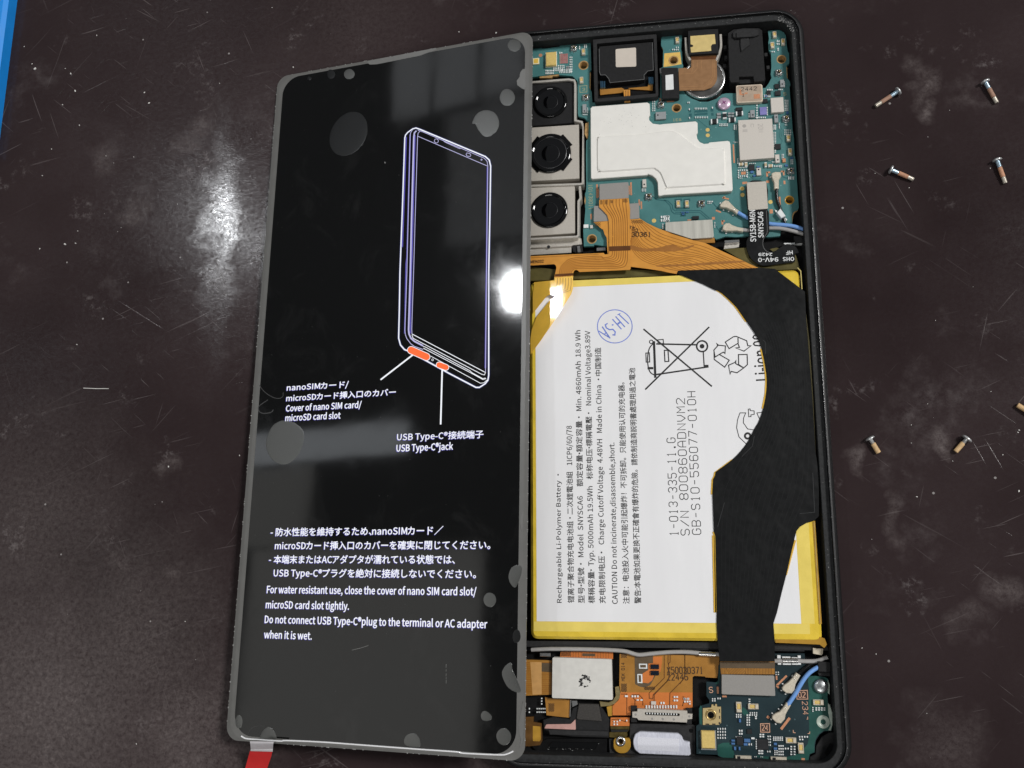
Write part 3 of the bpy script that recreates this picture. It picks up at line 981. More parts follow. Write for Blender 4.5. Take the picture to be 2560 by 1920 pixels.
tiny += grid('B', 1620, 1330, 1, 5, 1, 26, 14, 14) + grid('B', 1460, 1475, 6, 1, 26, 1, 14, 20) + grid('B', 1140, 1590, 2, 3, 28, 26, 14, 18) + grid('B', 1718, 1590, 2, 3, 22, 26, 14, 18) + grid('B', 930, 1570, 6, 2, 22, 22, 12, 14) + grid('B', 1795, 1560, 1, 4, 1, 22, 12, 14) + grid('B', 1355, 1420, 1, 3, 1, 22, 12, 14)
tiny += grid('D', 1600, 180, 2, 10, 24, 22, 12, 12) + grid('D', 1760, 145, 4, 3, 28, 30, 12, 14) + grid('D', 1720, 500, 2, 4, 20, 22, 12, 12) + grid('D', 1620, 440, 1, 2, 1, 26, 20, 14) + grid('D', 1850, 580, 2, 3, 24, 26, 12, 14) + grid('D', 1610, 670, 4, 1, 24, 1, 12, 20) + grid('D', 1690, 660, 2, 2, 20, 22, 12, 12)
tiny += grid('D', 1085, 735, 1, 4, 1, 32, 16, 18) + grid('D', 1212, 730, 1, 4, 1, 32, 16, 18) + grid('D', 1112, 728, 4, 1, 30, 1, 16, 16) + grid('D', 1112, 815, 4, 1, 30, 1, 16, 16) + grid('D', 1090, 690, 6, 1, 22, 1, 10, 12) + grid('D', 1090, 845, 3, 1, 22, 1, 10, 12) + grid('D', 1250, 630, 4, 1, 26, 1, 14, 12)
tiny += grid('D', 1075, 560, 1, 4, 1, 22, 12, 12) + grid('D', 1020, 320, 3, 1, 22, 1, 10, 12) + grid('D', 640, 1185, 4, 1, 22, 1, 12, 18) + grid('D', 640, 1210, 3, 1, 22, 1, 12, 12) + grid('D', 1815, 830, 4, 2, 24, 24, 14, 16) + grid('D', 740, 1490, 1, 4, 1, 22, 12, 12) + grid('C', 1780, 1005, 3, 2, 24, 26, 12, 16)
tiny += grid('C', 2060, 1410, 4, 2, 35, 50, 22, 34) + grid('C', 2080, 1515, 1, 3, 1, 28, 24, 12) + grid('D', 10, 1400, 3, 3, 28, 32, 18, 22) + grid('D', 1765, 35, 2, 2, 22, 34, 10, 12) + grid('D', 1530, 560, 2, 2, 22, 24, 12, 12) + grid('D', 1580, 610, 2, 1, 20, 1, 12, 12)
scatter('soldered_parts', tiny, Mt['tin'], mainb)
tinyb = grid('D', 262, 1342, 2, 1, 26, 1, 20, 16) + grid('D', 325, 1340, 2, 1, 24, 1, 18, 16) + grid('D', 280, 1370, 1, 1, 1, 1, 36, 20) + grid('D', 1280, 755, 1, 1, 1, 1, 44, 34) + grid('D', 1315, 808, 1, 1, 1, 1, 36, 28) + grid('D', 1370, 680, 1, 1, 1, 1, 40, 20) + grid('B', 1915, 1405, 1, 1, 1, 1, 34, 34) + grid('B', 1600, 1165, 1, 1, 1, 1, 40, 24) + grid('D', 1780, 660, 1, 1, 1, 1, 40, 30) + grid('D', 1860, 550, 1, 1, 1, 1, 36, 26)
scatter('blue_coils', tinyb, Mt['chipblue'], mainb)
scatter('red_pads', grid('A', 640, 470, 4, 5, 26, 30, 18, 22), mat('red_pad', rgb(168, 108, 108), .5), mainb, ZB, .12)
chip('sensor_die', 'A', 672, 530, 130, 150, ZB, ZB + .08, mat('pink_die', rgb(150, 122, 116), .4, vary=.2), mainb)
scatter('grey_parts', grid('A', 718, 655, 2, 2, 26, 26, 22, 20) + grid('B', 1068, 1415, 2, 2, 48, 40, 40, 26) + grid('B', 915, 1425, 1, 2, 1, 45, 56, 34), Mt['chipgrey'], mainb)

# larger capacitors: dark body with tinned ends
def capacitor(zn, x, y, a, c, parent, body='chipblack'):
    X, Y, sx, sy = rect(zn, x, y, a, c, ZB + .5)
    o = MB().box(X, Y, sx * .62 if sx >= sy else sx, sy if sx >= sy else sy * .62, ZB, ZB + .52, 0, .04).build('capacitor', Mt[body], parent)
    t = MB()
    for s in (-1, 1):
        if sx >= sy:
            t.box(X + s * sx * .405, Y, sx * .19, sy * 1.02, ZB, ZB + .54, 0, .04)
        else:
            t.box(X, Y + s * sy * .405, sx * 1.02, sy * .19, ZB, ZB + .54, 0, .04)
    t.build('capacitor_ends', Mt['tin'], parent)
    return o

for zn, x, y, a, c in (('B', 850, 1530, 105, 66), ('B', 1110, 1508, 100, 56), ('B', 1215, 1415, 105, 58), ('B', 1000, 1447, 56, 92)):
    capacitor(zn, x, y, a, c, mainb)
for zn, x, y, a, c in (('D', 1122, 640, 66, 40), ('D', 1195, 645, 40, 64), ('D', 1480, 650, 34, 68), ('D', 1553, 664, 66, 40)):
    capacitor(zn, x, y, a, c, mainb, 'tan')
for zn, x, y, a, c in (('B', 1760, 1018, 66, 66), ('B', 1775, 1120, 82, 66), ('B', 1640, 1115, 60, 60), ('D', 1655, 385, 88, 76), ('D', 1275, 690, 86, 82), ('D', 460, 1420, 96, 46), ('B', 1590, 1235, 70, 56), ('B', 1210, 1350, 100, 44)):
    chip('black_chip', zn, x, y, a, c, ZB, ZB + .4, Mt['chipblack'], mainb)
chip('violet_chip', 'B', 1560, 1380, 100, 112, ZB, ZB + .35, Mt['chipviolet'], mainb)
chip('filter_chip', 'D', 1748, 585, 46, 56, ZB, ZB + .4, Mt['copper'], mainb)
chip('pad_block', 'D', 1155, 772, 70, 44, ZB, ZB + .06, Mt['copper'], mainb)
# grey sensors with a port hole
for zn, x, y, a, c, hx, hy in (('A', 990, 1295, 60, 128, 0, 40), ('B', 70, 1447, 150, 106, -44, -6), ('B', 1836, 978, 58, 108, 2, 12), ('B', 1405, 1420, 66, 108, 4, 18), ('B', 1750, 1490, 56, 118, 0, -20), ('D', 1650, 560, 62, 118, 6, 18), ('D', 1380, 750, 66, 108, -4, -30), ('C', 1810, 920, 56, 116, -2, 16)):
    s = chip('sensor_chip', zn, x, y, a, c, ZB, ZB + .55, Mt['chipgrey'] if zn in 'AB' else Mt['chipsilver'], mainb)
    dot('port_hole', zn, x + hx, y + hy, 13, ZB + .5, ZB + .57, Mt['chipblack'], mainb, 10)

# spring contacts, one shape copied
sp = MB()
sp.box(0, 0, .84, 1.62, 0, .22, 0, .04)
sp.box(0, -.52, .8, .5, .22, .62, 0, .08)
sp.box(-.36, .2, .1, 1.0, .22, .5)
sp.box(.36, .2, .1, 1.0, .22, .5)
sp.box(0, .68, .8, .2, .22, .5)
sp_mesh = sp.mesh('spring_contact', Mt['beige'])
spt = MB().box(0, .12, .5, .8, .22, .4, math.radians(0), .05).mesh('contact_tongue', Mt['gold'])

def contact(zn, x, y, parent, rot=0.0, z=ZB, s=1.0):
    X, Y = at(zn, x, y, z + .3)
    for me, nm in ((sp_mesh, 'spring_contact'), (spt, 'contact_tongue')):
        o = bpy.data.objects.new(nm, me)
        COL.objects.link(o)
        o.parent = parent
        o.location = (X * MM, Y * MM, z * MM)
        o.rotation_euler = (0, 0, rot)
        o.scale = (s, s, 1)

for zn, x, y in (('A', 975, 430), ('A', 945, 865), ('B', 310, 355), ('B', 1725, 275), ('B', 1694, 430), ('B', 1850, 380), ('D', 1812, 265), ('D', 1835, 465), ('D', 208, 1222), ('D', 334, 1222)):
    contact(zn, x, y, mainb)
chip('sensor_chip', 'E', 960, -28, 70, 50, ZB, ZB + .3, Mt['tin'], mainb)
chip('button_cell', 'E', 1040, -20, 40, 46, ZB, ZB + .4, Mt['chipsilver'], mainb)

# round-hole antenna test connectors, one shape copied
tb = MB()
tb.prism([(-.75, -.72), (-.35, -.72), (-.3, -.6), (.3, -.6), (.35, -.72), (.75, -.72), (.75, -.3), (.62, -.25), (.62, .25), (.75, .3), (.75, .72), (-.75, .72), (-.75, .3), (-.62, .25), (-.62, -.25), (-.75, -.3)], 0, .42, .03)
tb.lathe([(.56, .42), (.56, .78), (.48, .84), (.44, .8), (.42, .3)], 0, 0, 20)
tb.box(.1, -.9, .22, .3, 0, .18)
tb.box(-.9, 0, .25, .2, 0, .15)
tb_mesh = tb.mesh('test_connector', Mt['chrome'])
tb_well = MB().prism(circle(0, 0, .43, 16), .3, .5).mesh('connector_well', Mt['chipblack'])
tb_pin = MB().lathe([(.09, .5), (.08, .78), (0.0, .82)], .12, -.1, 8).mesh('connector_pin', Mt['gold'])
for zn, x, y in (('A', 825, 370), ('A', 1008, 1122), ('B', 1787, 822), ('B', 75, 1290), ('B', 1890, 1492), ('D', 1845, 740), ('D', 547, 1212), ('C', 1872, 1112)):
    X, Y = at(zn, x, y, ZB + .4)
    rz = random.choice((0, math.pi / 2, math.pi))
    for me, nm in ((tb_mesh, 'test_connector'), (tb_well, 'connector_well'), (tb_pin, 'connector_pin')):
        o = bpy.data.objects.new(nm, me)
        COL.objects.link(o)
        o.parent = mainb
        o.location = (X * MM, Y * MM, ZB * MM)
        o.rotation_euler = (0, 0, rz)

# gold parts at the top left of the board
chip('microphone_can', 'A', 478, 545, 175, 230, ZB, ZB + .25, Mt['tin'], mainb)
chip('microphone_lid', 'A', 475, 530, 160, 205, ZB + .25, ZB + 1.0, Mt['gold'], mainb, .12)
chip('gold_block', 'A', 245, 570, 96, 94, ZB, ZB + .3, mat('pale_gold', rgb(244, 234, 196), .4, vary=.04), mainb)
chip('gold_block_top', 'A', 245, 567, 66, 66, ZB + .3, ZB + .34, mat('rich_gold', rgb(236, 196, 86), .35, vary=.04), mainb, .01)
MB().prism(w('B', [(122, 545), (350, 525), (372, 702), (110, 745)], ZB), ZB, ZB + .02, 0, [inset(ccw(holes[1]), -.02)]).build('gold_screw_pad', mat('rich_gold_plate', rgb(240, 200, 110), .35, metal=.2, vary=.06), mainb)

# squares and lettering printed on the board
bl_ = Mt['inkboard']
q3 = MB().ribbon(w('A', [(920, 955), (1028, 945), (1028, 1045), (920, 1052)], ZB), .12, ZB + .03, closed=True)
stext('3', at('A', 958, 1025, ZB), at('A', 998, 1021, ZB), .62, ZB + .03, .1, q3).build('board_lettering', bl_, mainb)
stext('S', at('B', 1855, 1155, ZB), at('B', 1893, 1155, ZB), .7, ZB + .03, .12).build('board_lettering', bl_, mainb)
stext('1E6', at('B', 245, 1530, ZB), at('B', 365, 1525, ZB), .55, ZB + .03, .1).build('board_lettering', bl_, mainb)
stext('101438011', at('C', 1000, 940, ZB), at('C', 1005, 1305, ZB), .82, ZB + .03, .1).build('board_lettering', bl_, mainb)

# silver chip, potted module, large grey chip
chip('shield_chip', 'B', 1765, 1292, 186, 215, ZB, ZB + .85, Mt['chipsilver'], mainb, .06)
big = box_between('D', [(1078, 2), (1574, -22), (1607, 548), (1106, 585)], ZB, ZB + 1.1, .05).build('memory_chip', Mt['chipsilver'], phone)
mk = MB()
zc = ZB + 1.11
X, Y = at('D', 1168, 86, zc)
mk.sheet(circle(X, Y, .42, 16), zc)
for i in range(3):
    X, Y, sx, sy = rect('D', 1180, 142 + i * 13, 70, 6, zc)
    mk.sheet([(X - sx / 2, Y - sy / 2), (X + sx / 2, Y - sy / 2), (X + sx / 2, Y + sy / 2), (X - sx / 2, Y + sy / 2)], zc)
stext('20N', at('D', 1368, 60, zc), at('D', 1380, 178, zc), 1.0, zc, .09, mk)
stext('C', at('D', 1262, 60, zc), at('D', 1266, 108, zc), .6, zc, .08, mk)
mk.build('etched_mark', Mt['mark'], big)
potted = box_between('B', [(1165, 1020), (1180, 1008), (1530, 990), (1548, 1005), (1556, 1225), (1540, 1245), (1190, 1262), (1172, 1240)], ZB, ZB + 1.0, .1).build('potted_module', mat('module_rim', rgb(226, 210, 190), .25, vary=.08, coat=.4), phone)
box_between('B', [(1180, 1032), (1200, 1020), (1520, 1004), (1535, 1018), (1540, 1218), (1525, 1232), (1200, 1248), (1188, 1235)], ZB + 1.0, ZB + 1.03).build('resin_window', Mt['resin'], potted)
pm = MB()
for q in ([(1210, 1070), (1240, 1068), (1245, 1130), (1290, 1135), (1285, 1155), (1215, 1150)], [(1420, 1140), (1510, 1132), (1515, 1200), (1425, 1205)], [(1290, 1115), (1335, 1112), (1330, 1135), (1290, 1137)]):
    pm.sheet(w('B', q, ZB + 1.04), ZB + 1.04)
pm.build('inner_electrode', Mt['copper'], potted)
p2_ = stext('2442', at('B', 1238, 1092, ZB + 1.05), at('B', 1465, 1078, ZB + 1.05), .85, ZB + 1.05, .12)
stext('1', at('B', 1248, 1170, ZB + 1.05), at('B', 1292, 1168, ZB + 1.05), .68, ZB + 1.05, .12, p2_)
p2_.build('printed_number', Mt['ink'], potted)

# pink cross-head screw that holds the board
X, Y = at('B', 993, 1262, ZB + .9)
scr = MB().lathe([(1.46, ZB + .05), (1.5, ZB + .45), (1.42, ZB + .68), (1.15, ZB + .82), (.6, ZB + .9), (0, ZB + .92)], X, Y, 36).build('board_screw', Mt['pinkscrew'], phone)
cr = MB()
for a in (.55, .55 + math.pi / 2):
    cr.box(X - .04, Y + .1, .98, .2, ZB + .6, ZB + .935, a)
cr.build('cross_recess', Mt['magenta'], scr)

# ---- white shield plate over the processor
ZP = 4.6
plate = w('A', [(1083, 1295), (1110, 1266), (1955, 1202), (1990, 1225), (1998, 1395), (1978, 1420), (1985, 1475), (2040, 1528), (2150, 1542), ('B', 100, 1570), ('B', 575, 1530), ('B', 604, 1552), ('D', 488, 45), ('D', 490, 182), ('D', 472, 205), ('D', 484, 270),
                ('D', 520, 318), ('D', 580, 345), ('D', 645, 340), ('D', 662, 324), ('D', 925, 300), ('D', 955, 312), ('D', 966, 350), ('D', 1000, 1000), ('D', 985, 1032), ('D', 0, 1090), ('C', 2030, 1105), ('C', 2012, 1090), ('C', 2003, 905), ('C', 1975, 850), ('C', 1920, 805), ('C', 1862, 785), ('C', 1850, 800), ('C', 1050, 858), ('C', 1032, 838)], ZP)
shield = MB().prism(plate, ZB + .05, ZP, .1).build('shield_plate', Mt['white'], phone)
emb = w('C', [(1118, 300), (1130, 255), (1170, 234), (1700, 205), ('D', 0, 158), ('D', 110, 150), ('D', 180, 165), ('D', 230, 195), ('D', 430, 345), ('D', 490, 388), ('D', 560, 408), ('D', 800, 396), ('D', 858, 415), ('D', 882, 460), ('D', 896, 860), ('D', 880, 918), ('D', 830, 940), ('D', 80, 986), ('D', 30, 975), (2080, 870), (2035, 770), (1965, 718), (1880, 708), (1190, 754), (1140, 732), (1120, 690)], ZP + .28)
MB().prism(smooth_line(emb, 3, True), ZP - .05, ZP + .28, .24).build('raised_panel', Mt['white'], shield)
sk = MB()
random.seed(77)
for i in range(46):
    X, Y = at('A', random.gauss(1610, 190), random.gauss(1480, 110), ZP)
    sk.box(X, Y, random.uniform(.05, .2), random.uniform(.04, .09), ZP - .02, ZP + .012, random.uniform(0, 3))
sk.build('scuff_specks', mat('scuff_grey', rgb(168, 166, 160), .5), shield, 'stuff')
MB().prism([(x, y) for x, y in inset(ccw(plate), -.02)], ZB, ZP - .25).build('shield_fence', Mt['steel2'], shield)

# ---- earpiece speaker in its black tray
ZS = 5.2
spk = empty('earpiece_speaker', phone)
outer = w('A', [(1118, 240), (1130, 232), (2085, 150), (2098, 162), (2126, 1090), (2100, 1118), (1165, 1196), (1142, 1175)], ZS)
inner = w('A', [(1182, 302), (2052, 222), (2085, 1068), (1192, 1146)], ZS)
MB().prism(outer, 2.0, ZS, .1, [inner]).build('tray_rim', Mt['black2'], spk)
MB().prism(inset(ccw(inner), -.05), 2.0, 3.3).build('tray_floor', Mt['cavity'], spk)
sppl = w('A', [(1216, 345), (2036, 275), (2048, 708), (1962, 722), (1945, 738), (1906, 782), (1908, 848), (1384, 898), (1364, 838), (1312, 780), (1240, 782), (1222, 740)], ZS - .3)
MB().prism(sppl, 3.3, ZS - .3, .06).build('speaker_plate', Mt['black'], spk)
lp = w('A', [(1216, 380), (1221, 740), (1240, 783), (1312, 781), (1364, 840), (1384, 900), (1908, 850), (1905, 784), (1945, 739), (1962, 721), (2048, 709), (2034, 285)], ZS - .3)
MB().ribbon(lp, .12, ZS - .29).build('bright_edge', Mt['chrome'], spk)
MB().prism(rounded(w('A', [(1468, 385), (1782, 360), (1786, 652), (1472, 662)], ZS - .2), .35), ZS - .3, ZS - .22).build('thermal_pad', mat('pinkish_pad', rgb(206, 196, 184), .7, vary=.03), spk)
fx = w('A', [(1228, 990), (1232, 1090), (1592, 1052), (1590, 1020), (1600, 1000), (1560, 978), (1300, 1002), (1296, 985)], 3.7)
MB().prism(fx, 3.5, 3.7).build('speaker_flex', Mt['flexdull'], spk)
MB().prism(w('A', [(1690, 1000), (2035, 1020), (2040, 935), (1975, 905), (1965, 960), (1660, 985)], 3.7), 3.5, 3.7).build('speaker_flex', Mt['flexdull'], spk)
MB().prism(w('A', [(1588, 1010), (1690, 1005), (1694, 1182), (1602, 1190)], 4.4), 3.6, 4.4, .05).build('speaker_flex_stem', Mt['flex'], spk)
sm = MB()
for x in (1622, 1648, 1668):
    sm.ribbon(w('A', [(x - 4, 1020), (x, 1186)], 4.41), .1, 4.415)
sm.build('stem_lines', Mt['fold'], spk)
for x, y in ((1272, 925), (2012, 862)):
    for k in (-1, 0, 1):
        chip('terminal_pin', 'A', x + k * 28, y, 18, 100, 3.5, 4.3, mat('bluish_pin', rgb(120, 170, 205), .15, metal=.9, vary=.1), spk)  # bluish reflection put into the pins' base colour
poly('speaker_notch', 'A', [(1505, 1195), (1530, 1160), (1740, 1150), (1735, 1195)], 2.2, 3.9, Mt['black'], spk)

# ---- front camera with its folded ribbon
fc = empty('front_camera', phone)
poly('camera_body', 'B', [(462, 200), (905, 185), (912, 540), (475, 562)], 2.0, 5.3, Mt['black'], fc, .08)
gl = w('B', [(500, 292), (855, 265), (868, 404), (818, 412), (800, 440), (805, 506), (510, 530), (502, 455), (530, 450), (546, 435), (530, 418), (504, 412)], 5.35)
MB().prism(gl, 5.3, 5.34).build('gold_sticker', mat('pale_gold_foil', rgb(238, 212, 142), .38, metal=.35, vary=.04), fc)
for pts in ([(432, 308), (442, 480), (456, 560), (500, 640)], [(938, 262), (946, 420), (932, 500), (900, 590), (880, 640)]):
    MB().wall(smooth_line(w('B', pts, 4.6), 4), .55, 2.2, 4.6).build('steel_rail', Mt['steel2'], fc)
coin = empty('vibration_motor', phone)
X, Y = at('B', 692, 905, 4.1)
Rr = math.dist(at('B', 692 - 320, 905, 4.1), at('B', 692 + 320, 905, 4.1)) / 2
MB().lathe([(Rr, 1.6), (Rr, 3.8), (Rr - .12, 4.05), (Rr - .5, 4.12), (Rr - .62, 4.0)], X, Y, 64).build('rim', Mt['chrome'], coin)
MB().lathe([(Rr - .6, 3.7), (Rr - .7, 3.98), (0, 4.0)], X, Y, 64).build('cap', mat('slate_cap', rgb(66, 64, 62), .45, vary=.3, scale=500), coin)
rib = w('B', [(508, 548), (868, 540), (884, 650), (890, 900), (880, 945), (850, 1000), (800, 1045), (700, 1078), (340, 1086), (326, 762), (420, 752), (480, 765), (512, 745), (512, 650)], 4.5)
MB().prism(rib, 4.3, 4.5, .03).build('camera_ribbon', Mt['flexbrown'], fc)
rl = MB()
rl.sheet(w('B', [(510, 592), (880, 580), (882, 628), (512, 638)], 4.52), 4.52)
rl.build('ribbon_fold', Mt['fold'], fc)
rt = MB()
for pts in ([(540, 640), (540, 750), (520, 800), (520, 850)], [(600, 640), (600, 760), (540, 835), (360, 840)], [(850, 640), (855, 880), (800, 980), (690, 1050), (360, 1060)], [(820, 640), (825, 870), (770, 960), (680, 1020), (360, 1030)], [(660, 640), (660, 760)], [(840, 650), (842, 880), (785, 970), (690, 1036)]):
    rt.ribbon(w('B', pts, 4.52), .09, 4.515)
rt.build('ribbon_lines', mat('ribbon_line', rgb(170, 126, 84), .4), fc)
cn = poly('ribbon_connector', 'B', [(75, 765), (90, 750), (318, 748), (322, 800), (342, 1180), (325, 1195), (88, 1202)], 3.4, 4.7, Mt['black'], fc, .08)
MB().prism(w('B', [(138, 862), (250, 848), (258, 1068), (142, 1078)], 4.71), 4.7, 4.71).build('white_sticker', Mt['inkwhite'], cn)
poly('side_tab', 'B', [(52, 765), (78, 755), (78, 835), (58, 835)], 3.4, 4.2, Mt['chrome'], fc)

# ---- headphone socket
jack = empty('headphone_socket', phone)
poly('socket_body', 'B', [(1045, 252), (1120, 195), (1270, 172), (1500, 175), (1545, 208), (1592, 925), (1572, 948), (1425, 955), (1412, 878), (1208, 885), (1215, 962), (1092, 966), (1070, 935)], 1.8, 5.0, Mt['black'], jack, .1)
poly('socket_collar', 'B', [(1115, 240), (1180, 190), (1420, 178), (1492, 205), (1495, 275), (1440, 295), (1160, 322), (1118, 300)], 4.9, 5.5, Mt['black2'], jack, .12)
poly('socket_key', 'B', [(1168, 242), (1388, 232), (1392, 300), (1172, 312)], 5.4, 5.8, Mt['black2'], jack, .08)
poly('socket_rib', 'B', [(1228, 310), (1355, 302), (1362, 420), (1240, 515), (1225, 420)], 4.95, 5.35, Mt['black2'], jack, .1)
poly('socket_foot', 'B', [(1210, 888), (1410, 880), (1422, 975), (1215, 985)], 2.0, 4.1, Mt['black'], jack)
for x, y in ((1005, 450), (1020, 600), (1600, 560), (1630, 745), (1000, 720), (985, 860)):
    chip('solder_leg', 'B', x, y, 44, 50, 2.2, 3.2, Mt['black2'], jack)

# ---- rear cameras in their nickel bracket
br = empty('camera_bracket', phone)
for pts in ([('A', 130, 896), ('A', 740, 848), ('A', 830, 862), ('A', 846, 900), ('A', 846, 1478), ('A', 948, 1503), ('A', 962, 1560), ('C', 915, 70), ('C', 912, 920), ('C', 880, 930), ('C', 130, 957)], [('C', 868, 960), ('C', 880, 1140), ('C', 850, 1180), ('C', 848, 1640), ('E', 848, 100), ('E', 830, 124), ('E', 130, 160)]):
    MB().wall(w('A', pts, 5.4), .52, 2.2, 5.4).build('bracket_wall', Mt['steel2'], br)
poly('bracket_foot', 'E', [(130, 185), (830, 150), (890, 150), (900, 235), (770, 250), (750, 262), (130, 292)], 2.0, 3.6, Mt['steel2'], br, .05)
poly('bracket_step', 'E', [(130, 300), (748, 268), (745, 360), (130, 395)], 1.8, 3.0, Mt['steel2'], br, .05)
poly('ground_clip', 'E', [(765, 255), (905, 225), (915, 345), (830, 360), (770, 345)], 2.0, 3.2, Mt['black'], br)
poly('ground_clip', 'E', [(830, 262), (870, 255), (885, 350), (840, 355)], 2.2, 3.7, Mt['chrome'], br, .05)
poly('ground_clip', 'E', [(1115, 285), (1245, 280), (1248, 325), (1112, 335)], 2.2, 3.3, Mt['chrome'], br, .06)
dot('bracket_hole', 'E', 415, 272, 24, 3.5, 3.62, Mt['chipblack'], br, 12)

def camera(zn, body, m, lx, ly, lr, name_lobes, zt, depth_ring):
    c = empty('camera_module', phone)
    poly('housing', zn, body, 2.0, zt, m, c, .08)
    X, Y = at(zn, lx, ly, zt + .3)
    R = math.dist(at(zn, lx - lr, ly, zt), at(zn, lx + lr, ly, zt)) / 2
    pr_ = [(R, zt - .3), (R, zt + .35), (R - .12, zt + .5), (R * .86, zt + .52), (R * .84, zt + .42), (R * .8, zt + .36)]
    MB().lathe(pr_, X, Y, 64).build('lens_barrel', Mt['gloss'], c)
    if name_lobes:
        mb = MB()
        for a in (38, 142, 218, 322):
            t = math.radians(a)
            mb.box(X + R * .97 * math.cos(t), Y + R * .97 * math.sin(t), R * .2, R * .72, zt - .1, zt + .3, t, .08)
        mb.build('barrel_lugs', Mt['gloss'], c)
    MB().lathe([(R * .81, zt + .3), (R * .6, zt + .16), (R * .42, zt + .1)], X, Y, 48).build('lens_hood', Mt['lens'], c)
    MB().lathe([(R * .43, zt + .08), (R * .33, zt + .22), (R * .2, zt + .3), (0, zt + .33)], X, Y, 40).build('front_lens', Mt['lens'], c)
    ring = MB().lathe([(R * .44, zt + .1), (R * .45, zt + .16), (R * .43, zt + .16)], X, Y, 48)
    ring.build('lens_ring', Mt['chipblack'], c)
    if depth_ring:
        MB().lathe([(R * .79, zt + .34), (R * .8, zt + .4), (R * .77, zt + .4)], X, Y, 56).build('lens_ring', mat('ring_grey', rgb(92, 92, 94), .3, metal=.6), c)
    return c

camera('A', [(130, 905), (828, 880), (836, 1515), (130, 1572)], Mt['black'], 465, 1195, 255, False, 4.7, False)
camera('C', [(130, 112), (856, 64), (862, 852), (130, 892)], Mt['steel'], 440, 482, 300, True, 5.0, True)
camera('C', [(130, 987), (796, 945), (800, 1645), (130, 1690)], Mt['steel'], 425, 1308, 268, False, 5.0, False)

# ---- battery
ZBT = 5.4
bat = empty('battery', phone)
bx1 = at('L', 1668, 900, ZBT)[0]
by1 = at('E', 1500, 722, ZBT)[1]
by0 = at('H', 300, 12, ZBT)[1]
bx0 = at('I', 22, 900, ZBT)[0]
MB().prism(rounded([(bx0, by0), (bx1, by0), (bx1, by1), (bx0, by1)], 1.6, 6), 1.5, ZBT, .55).build('wrapper', Mt['yellow'], bat)
lx1 = at('L', 1480, 1200, ZBT)[0]
ly1 = at('E', 1500, 825, ZBT)[1]
ly0 = at('L', 300, 1645, ZBT)[1]
lx0 = at('I', 80, 900, ZBT)[0]
lab = MB().prism([(lx0, ly0), (lx1, ly0), (lx1, ly1), (lx0, ly1)], ZBT, ZBT + .03).build('label', Mt['label'], bat)
lemon = mat('lemon_tape', rgb(240, 216, 110), .3, vary=.06, scale=300, bump=.8, bscale=300, coat=.3, bdist=.0002)
MB().prism([(lx0 - .6, ly0 - 2.0), (lx1 + 1.6, ly0 - 2.0), (lx1 + 1.6, ly0 - .05), (lx0 - .6, ly0 - .05)], ZBT - .02, ZBT + .015).build('edge_tape', lemon, bat)
MB().prism([(lx1 + .05, ly0), (lx1 + 2.6, ly0), (lx1 + 2.6, ly1 - 1), (lx1 + .05, ly1 - 1)], ZBT - .02, ZBT + .018).build('edge_tape', lemon, bat)
MB().prism([(lx0, ly1 + .05), (lx1 - 6, ly1 + .05), (lx1 - 6, ly1 + 1.5), (lx0, ly1 + 1.5)], ZBT - .02, ZBT + .015).build('edge_tape', lemon, bat)
poly('edge_film', 'L', [(1622, 600), (1650, 590), (1720, 1659), (1690, 1659)], ZBT, ZBT + .05, Mt['amber'], bat)
MB().wall(w('L', [(1640, 600), (1668, 1100), (1702, 1650)], ZBT + .1), .1, ZBT, ZBT + .12).build('seam', mat('seam_gold', rgb(226, 206, 138), .3, metal=.4), bat)
MB().wall(w('K', [(1550, 0), (1585, 300), (1625, 900), (1652, 1480)], ZBT + .1), .3, ZBT - .6, ZBT - .1).build('seam', mat('seam_olive', rgb(158, 148, 108), .35), bat)
MB().wall(w('F', [(1942, 1100), (1990, 1150), (2008, 1415)], ZBT + .1), .2, ZBT, ZBT + .12).build('seam', mat('seam_gold2', rgb(206, 190, 120), .3), bat)
# the dark terminal strip above the cell
poly('terminal_strip', 'E', [(130, 560), (860, 640), (1600, 600), (2212, 640), ('F', 1900, 860), ('F', 1980, 1120), ('E', 2212, 690), (780, 745), (130, 770)], 1.6, 4.2, Mt['olive'], bat)
poly('terminal_film', 'F', [(860, 830), (1200, 810), (1240, 960), (1380, 1060), (1300, 1100), (1130, 990)], 2.0, 4.3, Mt['olive'], bat)
poly('terminal_film', 'F', [(1540, 830), (1640, 810), (1720, 830), (1600, 880)], 2.0, 4.3, Mt['olive'], bat)
poly('corner_tape', 'H', [(1255, -40), (1850, -40), (1905, -20), (1935, 60), (1900, 105), (1840, 60), (1600, 50), (1255, 35)], 3.0, ZBT - .1, Mt['amber'], bat)
poly('tape_end', 'H', [(1750, 105), (1885, 115), (1880, 180), (1865, 200), (1755, 180)], 2.4, 3.8, mat('milky_tape', rgb(196, 186, 166), .3, vary=.2), bat)

zt = ZBT + .045
def vline(s, z0, x0, y0, z1, x1, y1, em, name='printed_line', bold=.018):
    a = at(z0, x0, y0, zt)
    c = at(z1, x1, y1, zt)
    text(s, a, (a[0], c[1]), em, zt, Mt['ink'], bat, name, bold)

